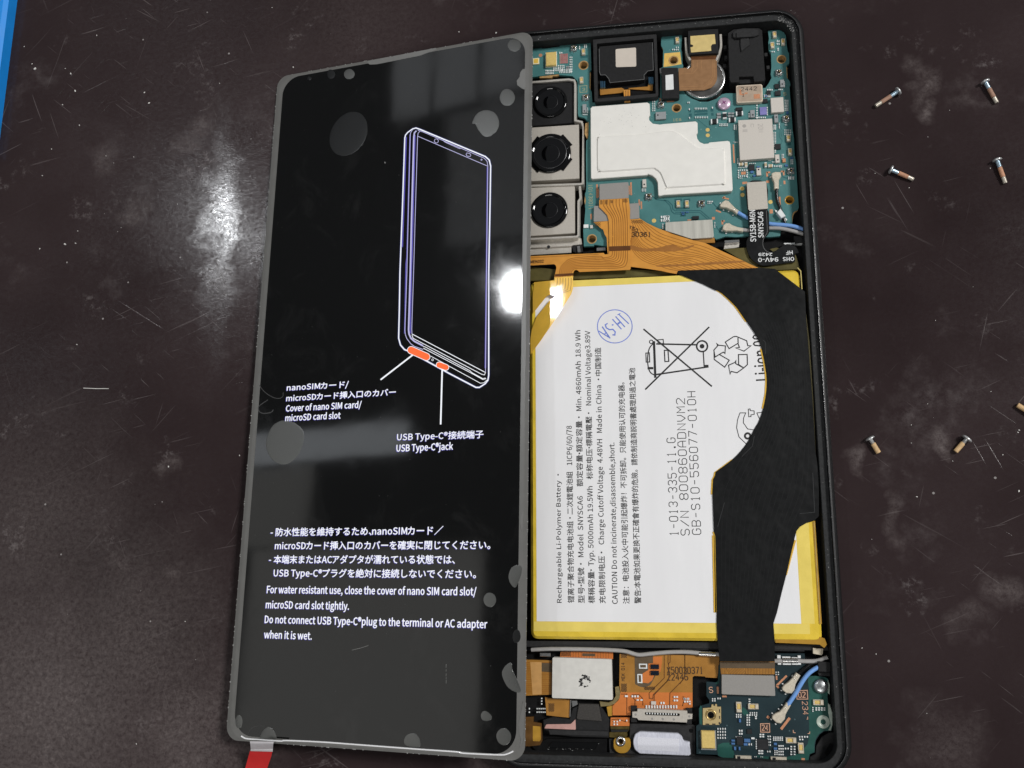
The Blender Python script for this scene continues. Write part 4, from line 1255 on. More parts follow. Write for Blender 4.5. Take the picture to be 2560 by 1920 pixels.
vline('Rechargeable Li-Polymer Battery •', 'J', 348, 1605, 'J', 370, 268, 1.28)
vline('锂离子聚合物充电电池组 • 二次鋰電池組   1ICP6/60/78', 'J', 474, 1605, 'I', 452, 1345, 1.5)
vline('型号•型號 • Model  SNYSCA6    额定容量•額定容量 • Min. 4860mAh  18.9 Wh', 'J', 582, 1607, 'I', 545, 355, 1.5)
vline('標稱容量•Typ. 5000mAh 19.5Wh   标称电压•標稱電壓 •  Nominal Voltage3.89V', 'J', 688, 1610, 'I', 650, 360, 1.5)
vline('充电限制电压 •  Charge Cutoff Voltage  4.48VH   Made in China • 中国制造', 'J', 800, 1610, 'I', 762, 535, 1.5)
vline('CAUTION Do not incinerate,disassemble,short.', 'J', 930, 1618, 'I', 905, 1520, 1.5)
vline('注意：电池投入火中可能引起爆炸！不可拆卸。只能使用认可的充电器。', 'J', 1048, 1615, 'I', 1015, 895, 1.5)
vline('警告:本電池如果更换不正確會有爆炸的危險。請依制造商説明書處理用過之電池', 'J', 1168, 1612, 'I', 1112, 745, 1.5)
for s, x0, y0, zn, x1, y1 in (('1-013-335-11.G', 232, 745, 'K', 198, 1305), ('S/N 800860ADNVM2', 347, 738, 'K', 296, 895), ('GB-S10-556077-010H', 466, 730, 'K', 403, 825)):
    a, c = at('L', x0, y0, zt), at(zn, x1, y1, zt)
    stext(s, a, (a[0] + (c[0] - a[0]) * .15, c[1]), 1.72, zt, .16).build('serial_line', Mt['ink'], bat)

def strokes(name, m, parent, items, z, zn=None):
    mb = MB()
    for i, (pts, wd, closed) in enumerate(items):
        mb.ribbon(w(zn or 'K', pts, z), wd, z + .002 * i, closed)
    return mb.build(name, m, parent)

strokes('crossed_bin_symbol', Mt['ink'], bat, [
    ([('K', 552, 155), ('I', 1215, 970)], .34, False), ([('I', 1197, 342), ('K', 580, 772)], .34, False),
    ([('I', 1306, 468), ('I', 1320, 848)], .5, False), ([('I', 1330, 497), ('K', 418, 340)], .34, False), ([('I', 1326, 815), ('K', 545, 568)], .34, False),
    (smooth_line([(1300, 480), (1255, 545), (1240, 640), (1248, 740), (1270, 790), (1316, 818)], 4) and [('I', a, c) for a, c in smooth_line([(1300, 490), (1258, 545), (1240, 640), (1248, 740), (1272, 795), (1316, 822)], 4)], .24, False),
    ([('I', 1222, 592), ('I', 1258, 590), ('I', 1262, 684), ('I', 1226, 686)], .22, True), ([('I', 1240, 748), ('I', 1300, 748)], .5, False),
    ([('I', a, c) for a, c in circle(1278, 475, 18, 16)], .2, True), ([('I', 1345, 455), ('I', 1402, 450), ('I', 1405, 492), ('I', 1350, 495)], .2, True),
    ([('I', 1414, 564), ('I', 1452, 562), ('I', 1460, 678), ('I', 1420, 680)], .24, True), ([('K', a, c) for a, c in circle(478, 355, 56, 28)], .34, True), ([('K', a, c) for a, c in circle(478, 355, 12, 12)], .5, True),
    ([('K', 490, 412), ('K', 500, 565)], .24, False), ([('K', 500, 560), ('K', 545, 558)], .45, False)], zt)
strokes('recycling_symbol', Mt['ink'], bat, [
    ([(718, 312), (800, 258), (830, 252), (940, 298), (952, 350), (985, 350), (912, 406), (825, 372), (865, 368), (850, 325), (758, 380)], .23, True), ([(850, 268), (852, 322)], .23, False),
    ([(628, 325), (650, 345), (720, 352), (715, 430), (698, 416), (612, 466), (600, 395), (640, 350)], .23, True), ([(602, 410), (604, 492), (712, 572), (760, 500), (656, 440), (612, 468)], .23, False),
    ([(855, 442), (945, 440), (948, 545), (910, 580), (857, 545)], .23, True), ([(910, 580), (840, 630), (778, 616), (768, 645), (752, 552), (820, 522), (830, 502), (826, 535), (900, 575)], .23, False)], zt)
strokes('partial_emblem', Mt['ink'], bat, [
    ([(870, 1046), (930, 1046), (908, 1100), (906, 1150), (950, 1212), (1030, 1226)], .17, False), ([(870, 1046), (845, 1120), (836, 1200), (860, 1295), (940, 1372)], .17, False),
    ([(957, 1008), (975, 1005), (977, 1022), (1018, 1026), (1018, 1062), (985, 1066), (985, 1085), (962, 1086)], .17, True), ([(1045, 1046), (1110, 1040)], .17, False), ([(1045, 1046), (1072, 1105)], .17, False),
    (circle(950, 1285, 28, 18), .42, True)], zt)
a, c = at('K', 1164, 706, zt), at('K', 1150, 225, zt)
text('Li-ion 00', a, (a[0] - .3, c[1]), 3.4, zt, Mt['ink'], bat, 'printed_line', .05)
st = [([('I', x, y) for x, y in circle(900, 315, 180, 48, 172)], .2, True),
      ([(938, 186), (1045, 288)], .24, False), ([(928, 196), (958, 180)], .2, False), ([(875, 240), (970, 345)], .24, False), ([(908, 212), (1005, 322)], .24, False), ([(930, 290), (962, 268)], .4, False),
      ([(870, 303), (886, 296)], .3, False), ([(826, 284), (802, 298), (812, 330), (846, 350), (880, 345), (905, 372), (900, 405), (876, 402)], .26, False),
      ([(852, 440), (770, 318)], .26, False), ([(852, 436), (732, 362)], .22, False), ([(795, 395), (812, 375)], .22, False)]
strokes('blue_stamp', Mt['inkblue'], bat, st, zt, 'I')

# ---- flat ribbon cables
mf = empty('main_ribbon', phone)
ytop, ybot = at('F', 400, 560, 4.6)[1], at('F', 900, 1120, 5.6)[1]
def zfan(x, y):
    t = min(1.0, max(0.0, (ytop - y) / (ytop - ybot)))
    return 4.25 + (5.62 - 4.25) * t
def tow(zone, pts, zf):
    return [at(p[0], p[1], p[2], zf) if len(p) == 3 else at(zone, p[0], p[1], zf) for p in pts]
fan = tow('F', [('C', 1072, 1488), ('C', 1740, 1432), ('C', 1850, 1500), ('C', 2000, 1572), ('C', 2212, 1650), (0, 572), (380, 690), (600, 742), (870, 872), (1130, 990), (1250, 1050), (1390, 1112), (1390, 1130), (200, 1150), (185, 1192), (60, 1170), ('E', 2050, 622), ('E', 1850, 592), ('E', 1610, 562), ('E', 1300, 380), ('E', 1275, 380), ('E', 1262, 140), ('E', 1230, 90), ('E', 1210, 20), ('C', 1195, 1590)], zfan)
# subdivide into a strip so that it can bend: build from a fine grid of the outline
def bent(name, outline, zf, th, m, parent):
    p = ccw(outline)
    q = []
    for i in range(len(p)):
        a, c = Vector(p[i]), Vector(p[(i + 1) % len(p)])
        k = max(1, int((c - a).length / 1.2))
        for j in range(k):
            v = a + (c - a) * (j / k)
            q.append((v.x, v.y))
    return MB().prism(q, -th, 0, 0, zf=zf).build(name, m, parent)
bent('ribbon_fan', fan, zfan, .15, Mt['flex'], mf)
ft = MB()
la = tow('E', [('C', 1640, 1460), ('E', 1680, 0), ('E', 1750, 170), ('E', 1900, 280), ('E', 2212, 400), ('F', 500, 960), ('F', 900, 1120)], zfan)
lb = tow('E', [('C', 1760, 1450), ('C', 1990, 1590), ('F', 0, 600), ('F', 380, 715), ('F', 620, 780), ('F', 900, 920), ('F', 1250, 1075), ('F', 1320, 1105)], zfan)
lc = tow('E', [('E', 1610, 180), ('E', 1640, 330), ('E', 1800, 480), ('E', 2050, 560), ('F', 60, 1120), ('F', 200, 1145)], zfan)
n = 30
ra, rb, rc = resample(smooth_line(la, 4), n), resample(smooth_line(lb, 4), n), resample(smooth_line(lc, 4), n)
for k in range(6):
    t = (k + .4) / 6
    ft.ribbon([(p[0] + (q[0] - p[0]) * t, p[1] + (q[1] - p[1]) * t) for p, q in zip(ra, rb)], .12, .015, zf=zfan)
for k in range(8):
    t = k / 8
    ft.ribbon([(p[0] + (q[0] - p[0]) * t, p[1] + (q[1] - p[1]) * t) for p, q in zip(rc, ra)], .12, .015, zf=zfan)
ft.build('ribbon_lines', Mt['ftrace'], mf)
for pts in ([('E', 1612, 250), ('E', 1800, 296), ('E', 2000, 288), ('E', 2212, 240), ('F', 250, 812), ('F', 420, 770), ('F', 420, 795), ('F', 240, 850), ('F', 0, 868), ('E', 1950, 335), ('E', 1780, 345), ('E', 1612, 312)], [('F', -60, 1062), ('F', 300, 1050), ('F', 700, 1020), ('F', 1060, 1000), ('F', 1180, 1018), ('F', 900, 1042), ('F', 500, 1068), ('F', -60, 1090)]):
    MB().sheet(smooth_line(tow('E', pts, zfan), 3, True), .02, zf=zfan).build('ribbon_fold', mat('fold_tone', rgb(160, 106, 48), .4, vary=.2, scale=400), mf)
stext('30361', tow('E', [(1630, 125)], zfan)[0], tow('E', [(1905, 125)], zfan)[0], 1.0, zfan(*tow('E', [(1760, 110)], zfan)[0]) + .12, .16).build('printed_number', Mt['inkgold'], mf)
stext('X50', tow('E', [(1580, 0)], zfan)[0], tow('E', [(1700, 60)], zfan)[0], .7, zfan(*tow('E', [(1650, 20)], zfan)[0]) + .15, .12).build('printed_number', Mt['inkgold'], mf)
# hatched copper near the plugs
ht = MB()
def hatch(mb, zn, x0, y0, x1, y1, z, step=24, sz=11, zf=None):
    y = y0
    r = 0
    while y < y1:
        x = x0 + (step / 2 if r % 2 else 0)
        while x < x1:
            zz = zf(*at(zn, x, y, zf)) if zf else z
            X, Y = at(zn, x, y, zz)
            d = sz * ZONES[zn][2] / 11.6
            mb.box(X, Y, d, d, zz - .02, zz + .02, math.pi / 4)
            x += step
        y += step / 2
        r += 1
hatch(ht, 'C', 1625, 1462, 1790, 1510, 0, zf=lambda x, y: zfan(x, y) + .02)
hatch(ht, 'C', 1095, 1495, 1170, 1545, 0, zf=lambda x, y: zfan(x, y) + .02)
ht.build('hatched_copper', Mt['inkgold'], mf, 'stuff')
poly('plug_plate', 'C', [(1075, 1250), (1285, 1240), (1400, 1235), (1600, 1215), (1722, 1206), (1732, 1215), (1738, 1432), (1725, 1442), (1082, 1480), (1070, 1468)], ZB, 4.25, Mt['grey'], mf, .05)

# black-taped run of the same ribbon across the battery
ZK = ZBT + .3
inner_edge = [('F', 185, 1185), ('F', 340, 1248), ('F', 560, 1338), ('F', 750, 1432), ('F', 770, 1430), ('F', 840, 1470), ('F', 930, 1550), ('F', 1040, 1659), ('K', 870, 0), ('K', 940, 100), ('K', 1002, 190), ('K', 1062, 290), ('K', 1095, 380), ('K', 1122, 500), ('K', 1142, 620), ('K', 1150, 720), ('K', 1142, 850), ('K', 1112, 1000), ('K', 1065, 1135), ('K', 1022, 1208), ('K', 935, 1370), ('K', 800, 1522), ('K', 620, 1656), ('L', 612, 120), ('L', 592, 160), ('L', 585, 310), ('L', 600, 700), ('L', 616, 745), ('L', 630, 1540), ('L', 628, 1655), ('H', 492, 0), ('H', 522, 282)]
outer_edge = [('H', 1248, 285), ('H', 1246, 0), ('L', 1218, 1655), ('L', 1255, 1540), ('L', 1305, 1330), ('L', 1352, 1150), ('L', 1440, 760), ('L', 1460, 690), ('L', 1495, 650), ('L', 1560, 612), ('L', 1640, 590), ('L', 1690, 540), ('L', 1692, 100), ('K', 1655, 1450), ('K', 1622, 900), ('K', 1582, 400), ('K', 1560, 100), ('F', 2052, 1450), ('F', 1612, 1116), ('F', 1400, 1102), ('F', 205, 1142)]
ipts = w('F', inner_edge, ZK)
curve = smooth_line(ipts[5:23], 4)
tape_pts = ipts[:5] + curve + ipts[23:] + w('F', outer_edge, ZK)
tq = []
for i in range(len(tape_pts)):
    u_, v_ = Vector(tape_pts[i]), Vector(tape_pts[(i + 1) % len(tape_pts)])
    kk = max(1, int((v_ - u_).length / 1.5))
    tq += [tuple(u_ + (v_ - u_) * (j / kk)) for j in range(kk)]
MB().prism(tq, ZK - .12, ZK, .04).build('black_cover', Mt['tape'], mf)
gs = [(p[0] - .32, p[1] - (.1 if i > 14 and i < 23 else 0)) for i, p in enumerate(w('F', inner_edge[4:-3], ZK - .14))]
gs2 = w('F', inner_edge[4:-3], ZK - .14)
for i0, i1 in ((0, 6), (8, 14), (17, 22), (22, 25)):
    seg = gs[i0:i1] + [(x + .6, y) for x, y in gs2[i0:i1]][::-1]
    if len(seg) >= 4:
        MB().prism(seg, ZBT + .04, ZK - .15).build('amber_margin', Mt['flexgold'], mf)
bm = MB().wall(w('L', [(594, 740), (612, 1540)], ZK - .14), .5, ZBT + .04, ZK - .15)
bm.wall(w('L', [(1445, 790), (1350, 1150)], ZK - .14), .35, ZBT + .04, ZK - .15)
bm.build('amber_margin', Mt['flexgold'], mf)
tl = MB()
random.seed(5)
for k in range(16):
    u = .08 + k * .055
    ri = resample(w('K', [('K', 940, 100), ('K', 1062, 290), ('K', 1150, 720), ('K', 1065, 1135), ('K', 800, 1522), ('L', 620, 300), ('L', 616, 745), ('L', 630, 1540)], ZK), 40)
    ro = resample(w('K', [('K', 1560, 100), ('K', 1582, 400), ('K', 1622, 900), ('K', 1655, 1450), ('L', 1660, 300), ('L', 1440, 760), ('L', 1352, 1150), ('L', 1250, 1540)], ZK), 40)
    tl.ribbon(smooth_line([(a_[0] + (c_[0] - a_[0]) * u, a_[1] + (c_[1] - a_[1]) * u) for a_, c_ in zip(ri, ro)][::3], 3), .1, ZK + .008)
tl.build('cover_ridges', mat('tape_ridge', rgb(25, 26, 27), .45, vary=.1, spec=.2), mf)
cl = MB()
for pts in ([('K', 1110, 290), ('K', 1132, 310), ('K', 1136, 435)], [('K', 1020, 1285), ('K', 1000, 1390), ('K', 890, 1500)], [('L', 710, 400), ('L', 640, 650)], [('L', 1625, 90), ('L', 1645, 500), ('L', 1490, 515)]):
    cl.ribbon(w('K', pts, ZK), .12, ZK + .015)
cl.build('cover_crease', mat('tape_crease', rgb(56, 57, 58), .4, spec=.2), mf)

# lower end of the ribbon and its plug
ZL = 4.4
poly('ribbon_tail', 'H', [(525, 282), (1248, 285), (1245, 452), (540, 450)], ZL - .15, ZL, Mt['flexdull'], mf)
rt = MB()
for k in range(34):
    x = 545 + k * 20
    rt.ribbon(w('H', [(x - (14 if 3 < k < 16 else 0), 300), (x - (14 if 3 < k < 16 else 0), 375), (x + (26 if 3 < k < 16 else 0), 448)], ZL), .07, ZL + .01)
rt.build('ribbon_lines', Mt['fold'], mf)
MB().sheet(w('H', [(525, 290), (1246, 292), (1246, 375), (530, 370)], ZL + .015), ZL + .015).build('ribbon_fold', Mt['brown'], mf)
poly('plug_plate', 'H', [(548, 455), (1232, 468), (1242, 480), (1255, 728), (1245, 738), (560, 716), (548, 705)], ZB, ZL + .3, Mt['grey'], mf, .05)

# display ribbon: folded orange cable beside the cameras
ZD = 4.75
df = empty('folded_ribbon', phone)
poly('plug_plate', 'C', [(1155, 940), (1165, 930), (1570, 902), (1578, 912), (1582, 1128), (1570, 1136), (1165, 1160), (1155, 1150)], ZB, ZD - .15, Mt['grey'], df, .05)
def zdis(x, y):
    return zfan(x, y) + .3
body = tow('C', [(1152, 1162), (1582, 1137), (1602, 1300), (1596, 1659), ('E', 1592, 0), ('E', 1598, 330), ('E', 1612, 585), ('E', 1598, 608), ('E', 865, 640), ('E', 838, 615), ('E', 812, 608), ('E', 788, 622), ('E', 774, 660), ('E', 772, 700), ('E', 500, 722), ('E', 505, 690), ('E', 530, 580), ('E', 522, 545), ('E', 495, 525), ('E', 100, 548), ('E', 100, 412), ('E', 1218, 362), ('E', 1235, 385), ('E', 1285, 380), ('E', 1300, 330), ('E', 1295, 0), (1290, 1460), (1270, 1385), (1200, 1310), (1152, 1265)], zdis)
bent('ribbon_body', body, zdis, .15, Mt['flex'], df)
tr2 = MB()
lo = [('C', 1195, 1165), ('C', 1195, 1250), ('C', 1300, 1385), ('C', 1330, 1470), ('C', 1335, 1659), ('E', 1330, 260), ('E', 1332, 335), ('E', 1310, 405), ('E', 1190, 422), ('E', 1150, 398), ('E', 760, 430), ('E', 640, 500), ('E', 575, 590), ('E', 558, 715)]
hi = [('C', 1560, 1142), ('C', 1565, 1240), ('C', 1572, 1385), ('C', 1576, 1470), ('C', 1578, 1659), ('E', 1582, 260), ('E', 1582, 335), ('E', 1568, 520), ('E', 1480, 588), ('E', 1130, 598), ('E', 880, 596), ('E', 800, 602), ('E', 760, 640), ('E', 745, 715)]
lo, hi = tow('C', lo, zdis), tow('C', hi, zdis)
for k in range(8):
    t = (k + .5) / 8
    tr2.ribbon(smooth_line([(p[0] + (q[0] - p[0]) * t, p[1] + (q[1] - p[1]) * t) for p, q in zip(lo, hi)], 5), .17, .012, zf=zdis)
tr2.ribbon(tow('E', [(165, 432), (700, 405), (1150, 382)], zdis), .12, .012, zf=zdis)
tr2.build('ribbon_lines', Mt['ftrace'], df)
MB().sheet(tow('E', [(1300, 268), (1605, 258), (1608, 326), (1302, 338)], zdis), .03, zf=zdis).build('ribbon_fold', Mt['fold'], df)
MB().sheet(tow('E', [(512, 672), (775, 656), (772, 690), (508, 706)], zdis), .03, zf=zdis).build('ribbon_fold', Mt['fold'], df)
ht = MB()
for x0, x1, y0, y1 in ((1170, 1205, 1170, 1230), (1235, 1275, 1170, 1230), (1320, 1350, 1170, 1215), (1505, 1565, 1150, 1200)):
    hatch(ht, 'C', x0, y0, x1, y1, 0, 18, 9, zf=lambda x, y: zdis(x, y) + .02)
ht.build('hatched_copper', Mt['inkgold'], df, 'stuff')
text('MEK032', at('E', 150, 515, zdis), at('E', 345, 505, zdis), .95, zdis(*at('E', 250, 510, zdis)) + .06, Mt['inkgold'], df, 'printed_number', .02)
# the leg that lifts off the battery and catches the lamp
px, py = at('E', 640, 720, 5.6)
# it lies turned so that its flat throws the ceiling lamp at the viewer
_c = Vector((*at('E', 480, 1080, 6.0), 6.0))
_h = ((Vector(CO) - _c).normalized() + (Vector((-1545, 1220, 2900)) - _c).normalized()).normalized()
LEGX, LEGY = -_h.x / _h.z, -_h.y / _h.z
def zleg(x, y):
    return 5.95 + LEGX * (x - px + 4.2) + LEGY * (y - py)
leg = tow('E', [(500, 722), (772, 700), (770, 880), (745, 960), (560, 1260), (300, 1640), (155, 1840), (150, 1620), (170, 1480), (240, 1290), (440, 1045), (512, 1000), (505, 860)], zleg)
bent('ribbon_leg', leg, zleg, .12, Mt['flexgold'], df)
flap = tow('E', [(205, 790), (498, 760), (505, 985), (440, 968), (385, 995), (190, 1240), (185, 1000)], lambda x, y: zleg(x, y) + .12)
bent('ribbon_flap', flap, lambda x, y: zleg(x, y) + .12, .1, Mt['flexgold'], df)
tr3 = MB()
for k in range(6):
    x = 545 + k * 40
    tr3.ribbon(tow('E', [(x, 725), (x, 790 + k * 6), (x - 12, 850 + k * 12), (520, 905 + k * 14)], zleg), .12, .02, zf=zleg)
tr3.build('ribbon_lines', Mt['ftrace'], df)

# ---- battery lead: black printed cable with a steel plug
ZQ = 4.9
bl = empty('battery_lead', phone)
poly('plug_plate', 'D', [(1202, 918), (1215, 905), (1475, 890), (1490, 902), (1514, 1278), (1502, 1292), (1240, 1312), (1225, 1298)], ZB, ZQ + .1, Mt['steel'], bl, .06)
lead = w('F', [(1205, -130), (1215, 250), (1242, 590), (1240, 640), (1205, 700), (1200, 790), (1222, 890), (1285, 990), (1390, 1058), (1480, 1072), (1600, 1058), (1830, 1028), (1905, 1012), (1905, 905), (1960, 885), (1925, 805), (1850, 765), (1780, 758), (1700, 800), (1640, 848), (1565, 868), (1500, 850), (1462, 800), (1450, 725), (1468, 670), (1515, 615), (1532, 560), (1525, 300), (1505, 240), (1490, -130)], ZQ)
MB().prism(smooth_line(lead, 3, True), ZQ - .25, ZQ, .04).build('lead_strip', Mt['tape'], bl)
MB().ribbon(smooth_line(w('F', [(1490, 270), (1500, 480), (1500, 590), (1455, 665), (1438, 740), (1450, 810), (1490, 860), (1540, 885)], ZQ), 4), .07, ZQ + .01).build('lead_edge_line', mat('tape_line', rgb(120, 120, 120), .4), bl)
text('SY15B-M6N', at('F', 1340, 722, ZQ), at('F', 1325, 262, ZQ), 1.62, ZQ + .012, Mt['inkwhite'], bl, 'printed_code', .03)
text('SNYSCA6', at('F', 1448, 662, ZQ), at('F', 1440, 288, ZQ), 1.5, ZQ + .012, Mt['inkwhite'], bl, 'printed_code', .03)
text('2429', at('F', 1575, 888, ZQ), at('F', 1375, 888, ZQ), .9, ZQ + .012, Mt['inkwhite'], bl, 'printed_code', .03)
text('94V-0', at('F', 1662, 952, ZQ), at('F', 1370, 960, ZQ), 1.25, ZQ + .012, Mt['inkwhite'], bl, 'printed_code', .03)
text('OHS', at('F', 1892, 946, ZQ), at('F', 1730, 950, ZQ), 1.15, ZQ + .012, Mt['inkwhite'], bl, 'printed_code', .03)
text('HF', at('F', 1868, 852, ZQ), at('F', 1772, 860, ZQ), 1.15, ZQ + .012, Mt['inkwhite'], bl, 'printed_code', .03)
poly('steel_tab', 'F', [(878, 705), (1095, 692), (1098, 730), (885, 745)], 2.8, 4.3, Mt['chrome'], phone, .05)
poly('steel_tab_side', 'F', [(868, 830), (885, 745), (1098, 735), (1090, 800), (1030, 815)], 1.8, 3.4, Mt['steel2'], phone, .05)
poly('shield_can', 'F', [(20, 440), (705, 398), (725, 640), (712, 662), (400, 682), (20, 560)], ZB, 4.35, Mt['brushed'], phone, .06)
poly('shield_can_skirt', 'F', [(400, 690), (735, 665), (742, 735), (560, 745)], 2.6, 3.7, Mt['flexdull'], phone)

# ---- coaxial leads
def coax(name_mat, zn, pts, r, parent_name, plug=None, zs=None):
    e = empty(parent_name, phone)
    P = []
    for i, p in enumerate(pts):
        z = p[2] if len(p) == 3 else 4.3
        X, Y = at(zn, p[0], p[1], z)
        P.append((X, Y, z))
    MB().tube(smooth_line(P, 6), r, 14).build('jacket', Mt[name_mat], e)
    return e

def plug(zn, pts, parent, z0, z1, dots):
    o = poly('plug', zn, pts, z0, z1, Mt['beige'], parent, .12)
    mb = MB()
    for x, y in dots:
        X, Y = at(zn, x, y, z1)
        mb.lathe([(.1, z1 - .02), (.07, z1 + .05), (0, z1 + .06)], X, Y, 8)
    if dots:
        mb.build('crimp_dimples', Mt['chrome'], parent)
    return o

c1 = coax('bluewire', 'D', [(1060, 1335, 4.0), (1210, 1422, 4.0), (1400, 1480, 4.0), (1560, 1512, 4.1), (1780, 1530, 4.4), (1900, 1550, 4.5), (2050, 1595, 4.6)], .42, 'coaxial_lead')
plug('D', [(822, 1262), (812, 1240), (850, 1190), (895, 1163), (940, 1175), (975, 1215), (1035, 1275), (1092, 1318), (1062, 1366), (1000, 1315), (900, 1272), (860, 1268)], c1, ZB + .1, ZB + 1.1, ((1020, 1300), (1050, 1300), (1045, 1335), (1075, 1325)))
c2 = coax('greywire', 'D', [(1120, 1595, 4.0), (1230, 1606, 4.0), (1400, 1580, 3.9), (1560, 1575, 4.0), (1700, 1580, 4.2), (1850, 1610, 4.3), (2050, 1665, 4.4)], .42, 'coaxial_lead')
plug('D', [(850, 1590), (862, 1530), (900, 1500), (950, 1498), (990, 1525), (1060, 1552), (1158, 1572), (1150, 1625), (1060, 1608), (960, 1612), (900, 1612)], c2, ZB + .1, ZB + 1.1, ())
c3 = coax('blackwire', 'D', [(1640, 980, 4.1), (1640, 1080, 4.1), (1652, 1180, 4.0), (1690, 1290, 3.9), (1720, 1380, 3.8), (1760, 1500, 3.6)], .37, 'coaxial_lead')
plug('D', [(1566, 772), (1620, 752), (1698, 755), (1705, 815), (1672, 868), (1672, 1000), (1605, 1000), (1602, 905), (1572, 838)], c3, ZB + .1, ZB + 1.1, ((1630, 930), (1632, 955), (1632, 980)))
poly('white_clip', 'D', [(1640, 1345), (1695, 1285), (1772, 1395), (1705, 1425)], ZB, 4.6, Mt['inkwhite'], c3, .1)
poly('clip_foot', 'D', [(1612, 1305), (1650, 1320), (1645, 1345), (1625, 1335)], ZB, 3.8, Mt['tin'], c3)
poly('clip_foot', 'D', [(1770, 1420), (1795, 1450), (1775, 1465), (1760, 1440)], ZB, 3.8, Mt['tin'], c3)
poly('terminal_block', 'F', [(1890, 640), (2020, 630), (2030, 730), (1910, 745)], 2.0, 3.4, Mt['black2'], phone, .05)
poly('terminal_block_edge', 'F', [(1740, 742), (2030, 738), (2032, 760), (1760, 765)], 2.0, 2.9, Mt['tin'], phone)

# ---- bottom end of the phone
ZC = 3.0
cg = coax('greywire', 'G', [(150, 130, 3.6), (400, 118, 3.8), (800, 120, 3.9), (1180, 132, 3.9), (1380, 148, 3.9), (1500, 182, 3.8), (1580, 195, 3.8), (1750, 178, 3.8), (1980, 160, 3.8), (2212, 160, 3.8), (2400, 176, 3.8), (2640, 190, 3.8), (3000, 235, 3.7), (3360, 275, 3.8), (3560, 270, 3.8), (3760, 280, 3.8), (3920, 272, 3.9), (4050, 225, 4.1)], .42, 'coaxial_lead')
X0, Y0 = at('H', 250, 180, 3.8)
MB().tube([(*at('H', 248, 180, 3.8), 3.8), (*at('H', 466, 190, 3.8), 3.8)], .5, 14).build('crimp_sleeve', Mt['chrome'], cg)
chip('crimp_sleeve', 'G', 330, 195, 140, 50, 2.5, 3.4, Mt['chrome'], cg, .08)
mid = w('G', [(-60, 10), (2212, 20), ('H', 1930, 60), ('H', 1960, 140), ('G', 2212, 110), (60, 90), (-60, 90)], 3.4)
MB().prism(mid, 1.6, 3.4, .05).build('cross_rib', Mt['black2'], frame)
MB().prism(w('H', [(0, 30), (1640, 60), (1640, 150), (0, 130)], 3.2), 1.6, 3.25).build('cross_rib', Mt['black'], frame)

# striped display ribbon and the white-capped motor
dr = empty('display_ribbon', phone)
poly('ribbon_body', 'G', [(-40, 255), (415, 270), (416, 718), (-40, 738)], 2.6, 3.6, Mt['flexdull'], dr)
sl = MB()
for k in range(17):
    y = 300 + k * 25
    sl.ribbon(w('G', [(60, y - 3), (415, y)], 3.61), .08 if k % 3 else .14, 3.612)
sl.build('ribbon_lines', Mt['ftrace'], dr)
MB().sheet(w('G', [(285, 300), (414, 305), (414, 425), (285, 415)], 3.61), 3.62).build('ribbon_fold', Mt['brown'], dr)
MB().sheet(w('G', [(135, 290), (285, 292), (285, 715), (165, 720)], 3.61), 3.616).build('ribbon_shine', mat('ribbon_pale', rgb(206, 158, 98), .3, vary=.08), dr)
poly('ribbon_end', 'G', [(-40, 1020), (180, 1010), (175, 1080), (285, 1098), (292, 1330), (262, 1385), (120, 1400), (-40, 1400)], 2.0, 2.8, mat('dark_amber', rgb(96, 66, 30), .3, vary=.3, scale=500), dr)
poly('ribbon_end_pad', 'G', [(168, 1130), (270, 1140), (275, 1310), (255, 1335), (168, 1330)], 2.8, 2.85, Mt['amber'], dr)
mot = empty('capped_module', phone)
poly('cap', 'G', [(425, 240), (440, 228), (1195, 254), (1206, 266), (1220, 778), (1208, 790), (432, 766), (420, 752)], 2.4, 4.6, mat('cap_white', rgb(222, 220, 214), .5, metal=.2, vary=.03, scale=900), mot, .06)
mb = MB()
random.seed(11)
for i in range(70):
    u = random.gauss(0, 1), random.gauss(0, 1)
    a = random.uniform(0, 6.3)
    x, y = 850 + 70 * math.cos(a) * (.5 + .5 * random.random()) + u[0] * 8, 545 + 85 * math.sin(a) * (.5 + .5 * random.random()) + u[1] * 8
    if y > 560 and 820 < x < 880 and y < 610:
        continue
    X, Y = at('G', x, y, 4.61)
    mb.sheet([(X + random.uniform(.08, .3) * math.cos(t + a), Y + random.uniform(.06, .22) * math.sin(t + a)) for t in (0, 1.2, 2.5, 3.7, 5.0)], 4.612 + i * .0004)
mb.build('smudged_print', Mt['ink'], mot)
poly('cap_ribbon', 'G', [(535, 150), (1225, 160), (1225, 250), (530, 225)], 2.4, 3.0, Mt['flexvivid'], mot)
hm = MB()
hatch(hm, 'G', 545, 160, 670, 215, 3.02, 24, 12)
hm.build('hatched_copper', Mt['inkgold'], mot, 'stuff')
ls = MB()
for k in range(14):
    ls.ribbon(w('G', [(700 + k * 36, 160), (700 + k * 36, 240)], 3.02), .06, 3.02)
ls.build('ribbon_lines', Mt['fold'], mot)
MB().sheet(w('G', [(820, 175), (990, 180), (990, 215), (820, 212)], 3.02), 3.025).build('ribbon_fold', Mt['brown'], mot)
poly('cap_ribbon', 'G', [(330, 755), (420, 768), (655, 790), (662, 1010), (640, 1022), (470, 1005), (350, 990)], 2.2, 2.9, Mt['flexdull'], mot)
hm = MB()
hatch(hm, 'G', 380, 840, 455, 950, 2.92, 22, 11)
hm.build('hatched_copper', Mt['inkgold'], mot, 'stuff')
scatter('soldered_parts', grid('G', 285, 770, 1, 3, 1, 36, 16, 18) + grid('G', 225, 905, 5, 1, 26, 1, 14, 18) + grid('G', 225, 950, 5, 1, 26, 1, 14, 18) + grid('G', 122, 905, 1, 2, 1, 46, 14, 20), Mt['tin'], mot, 2.4, .3)
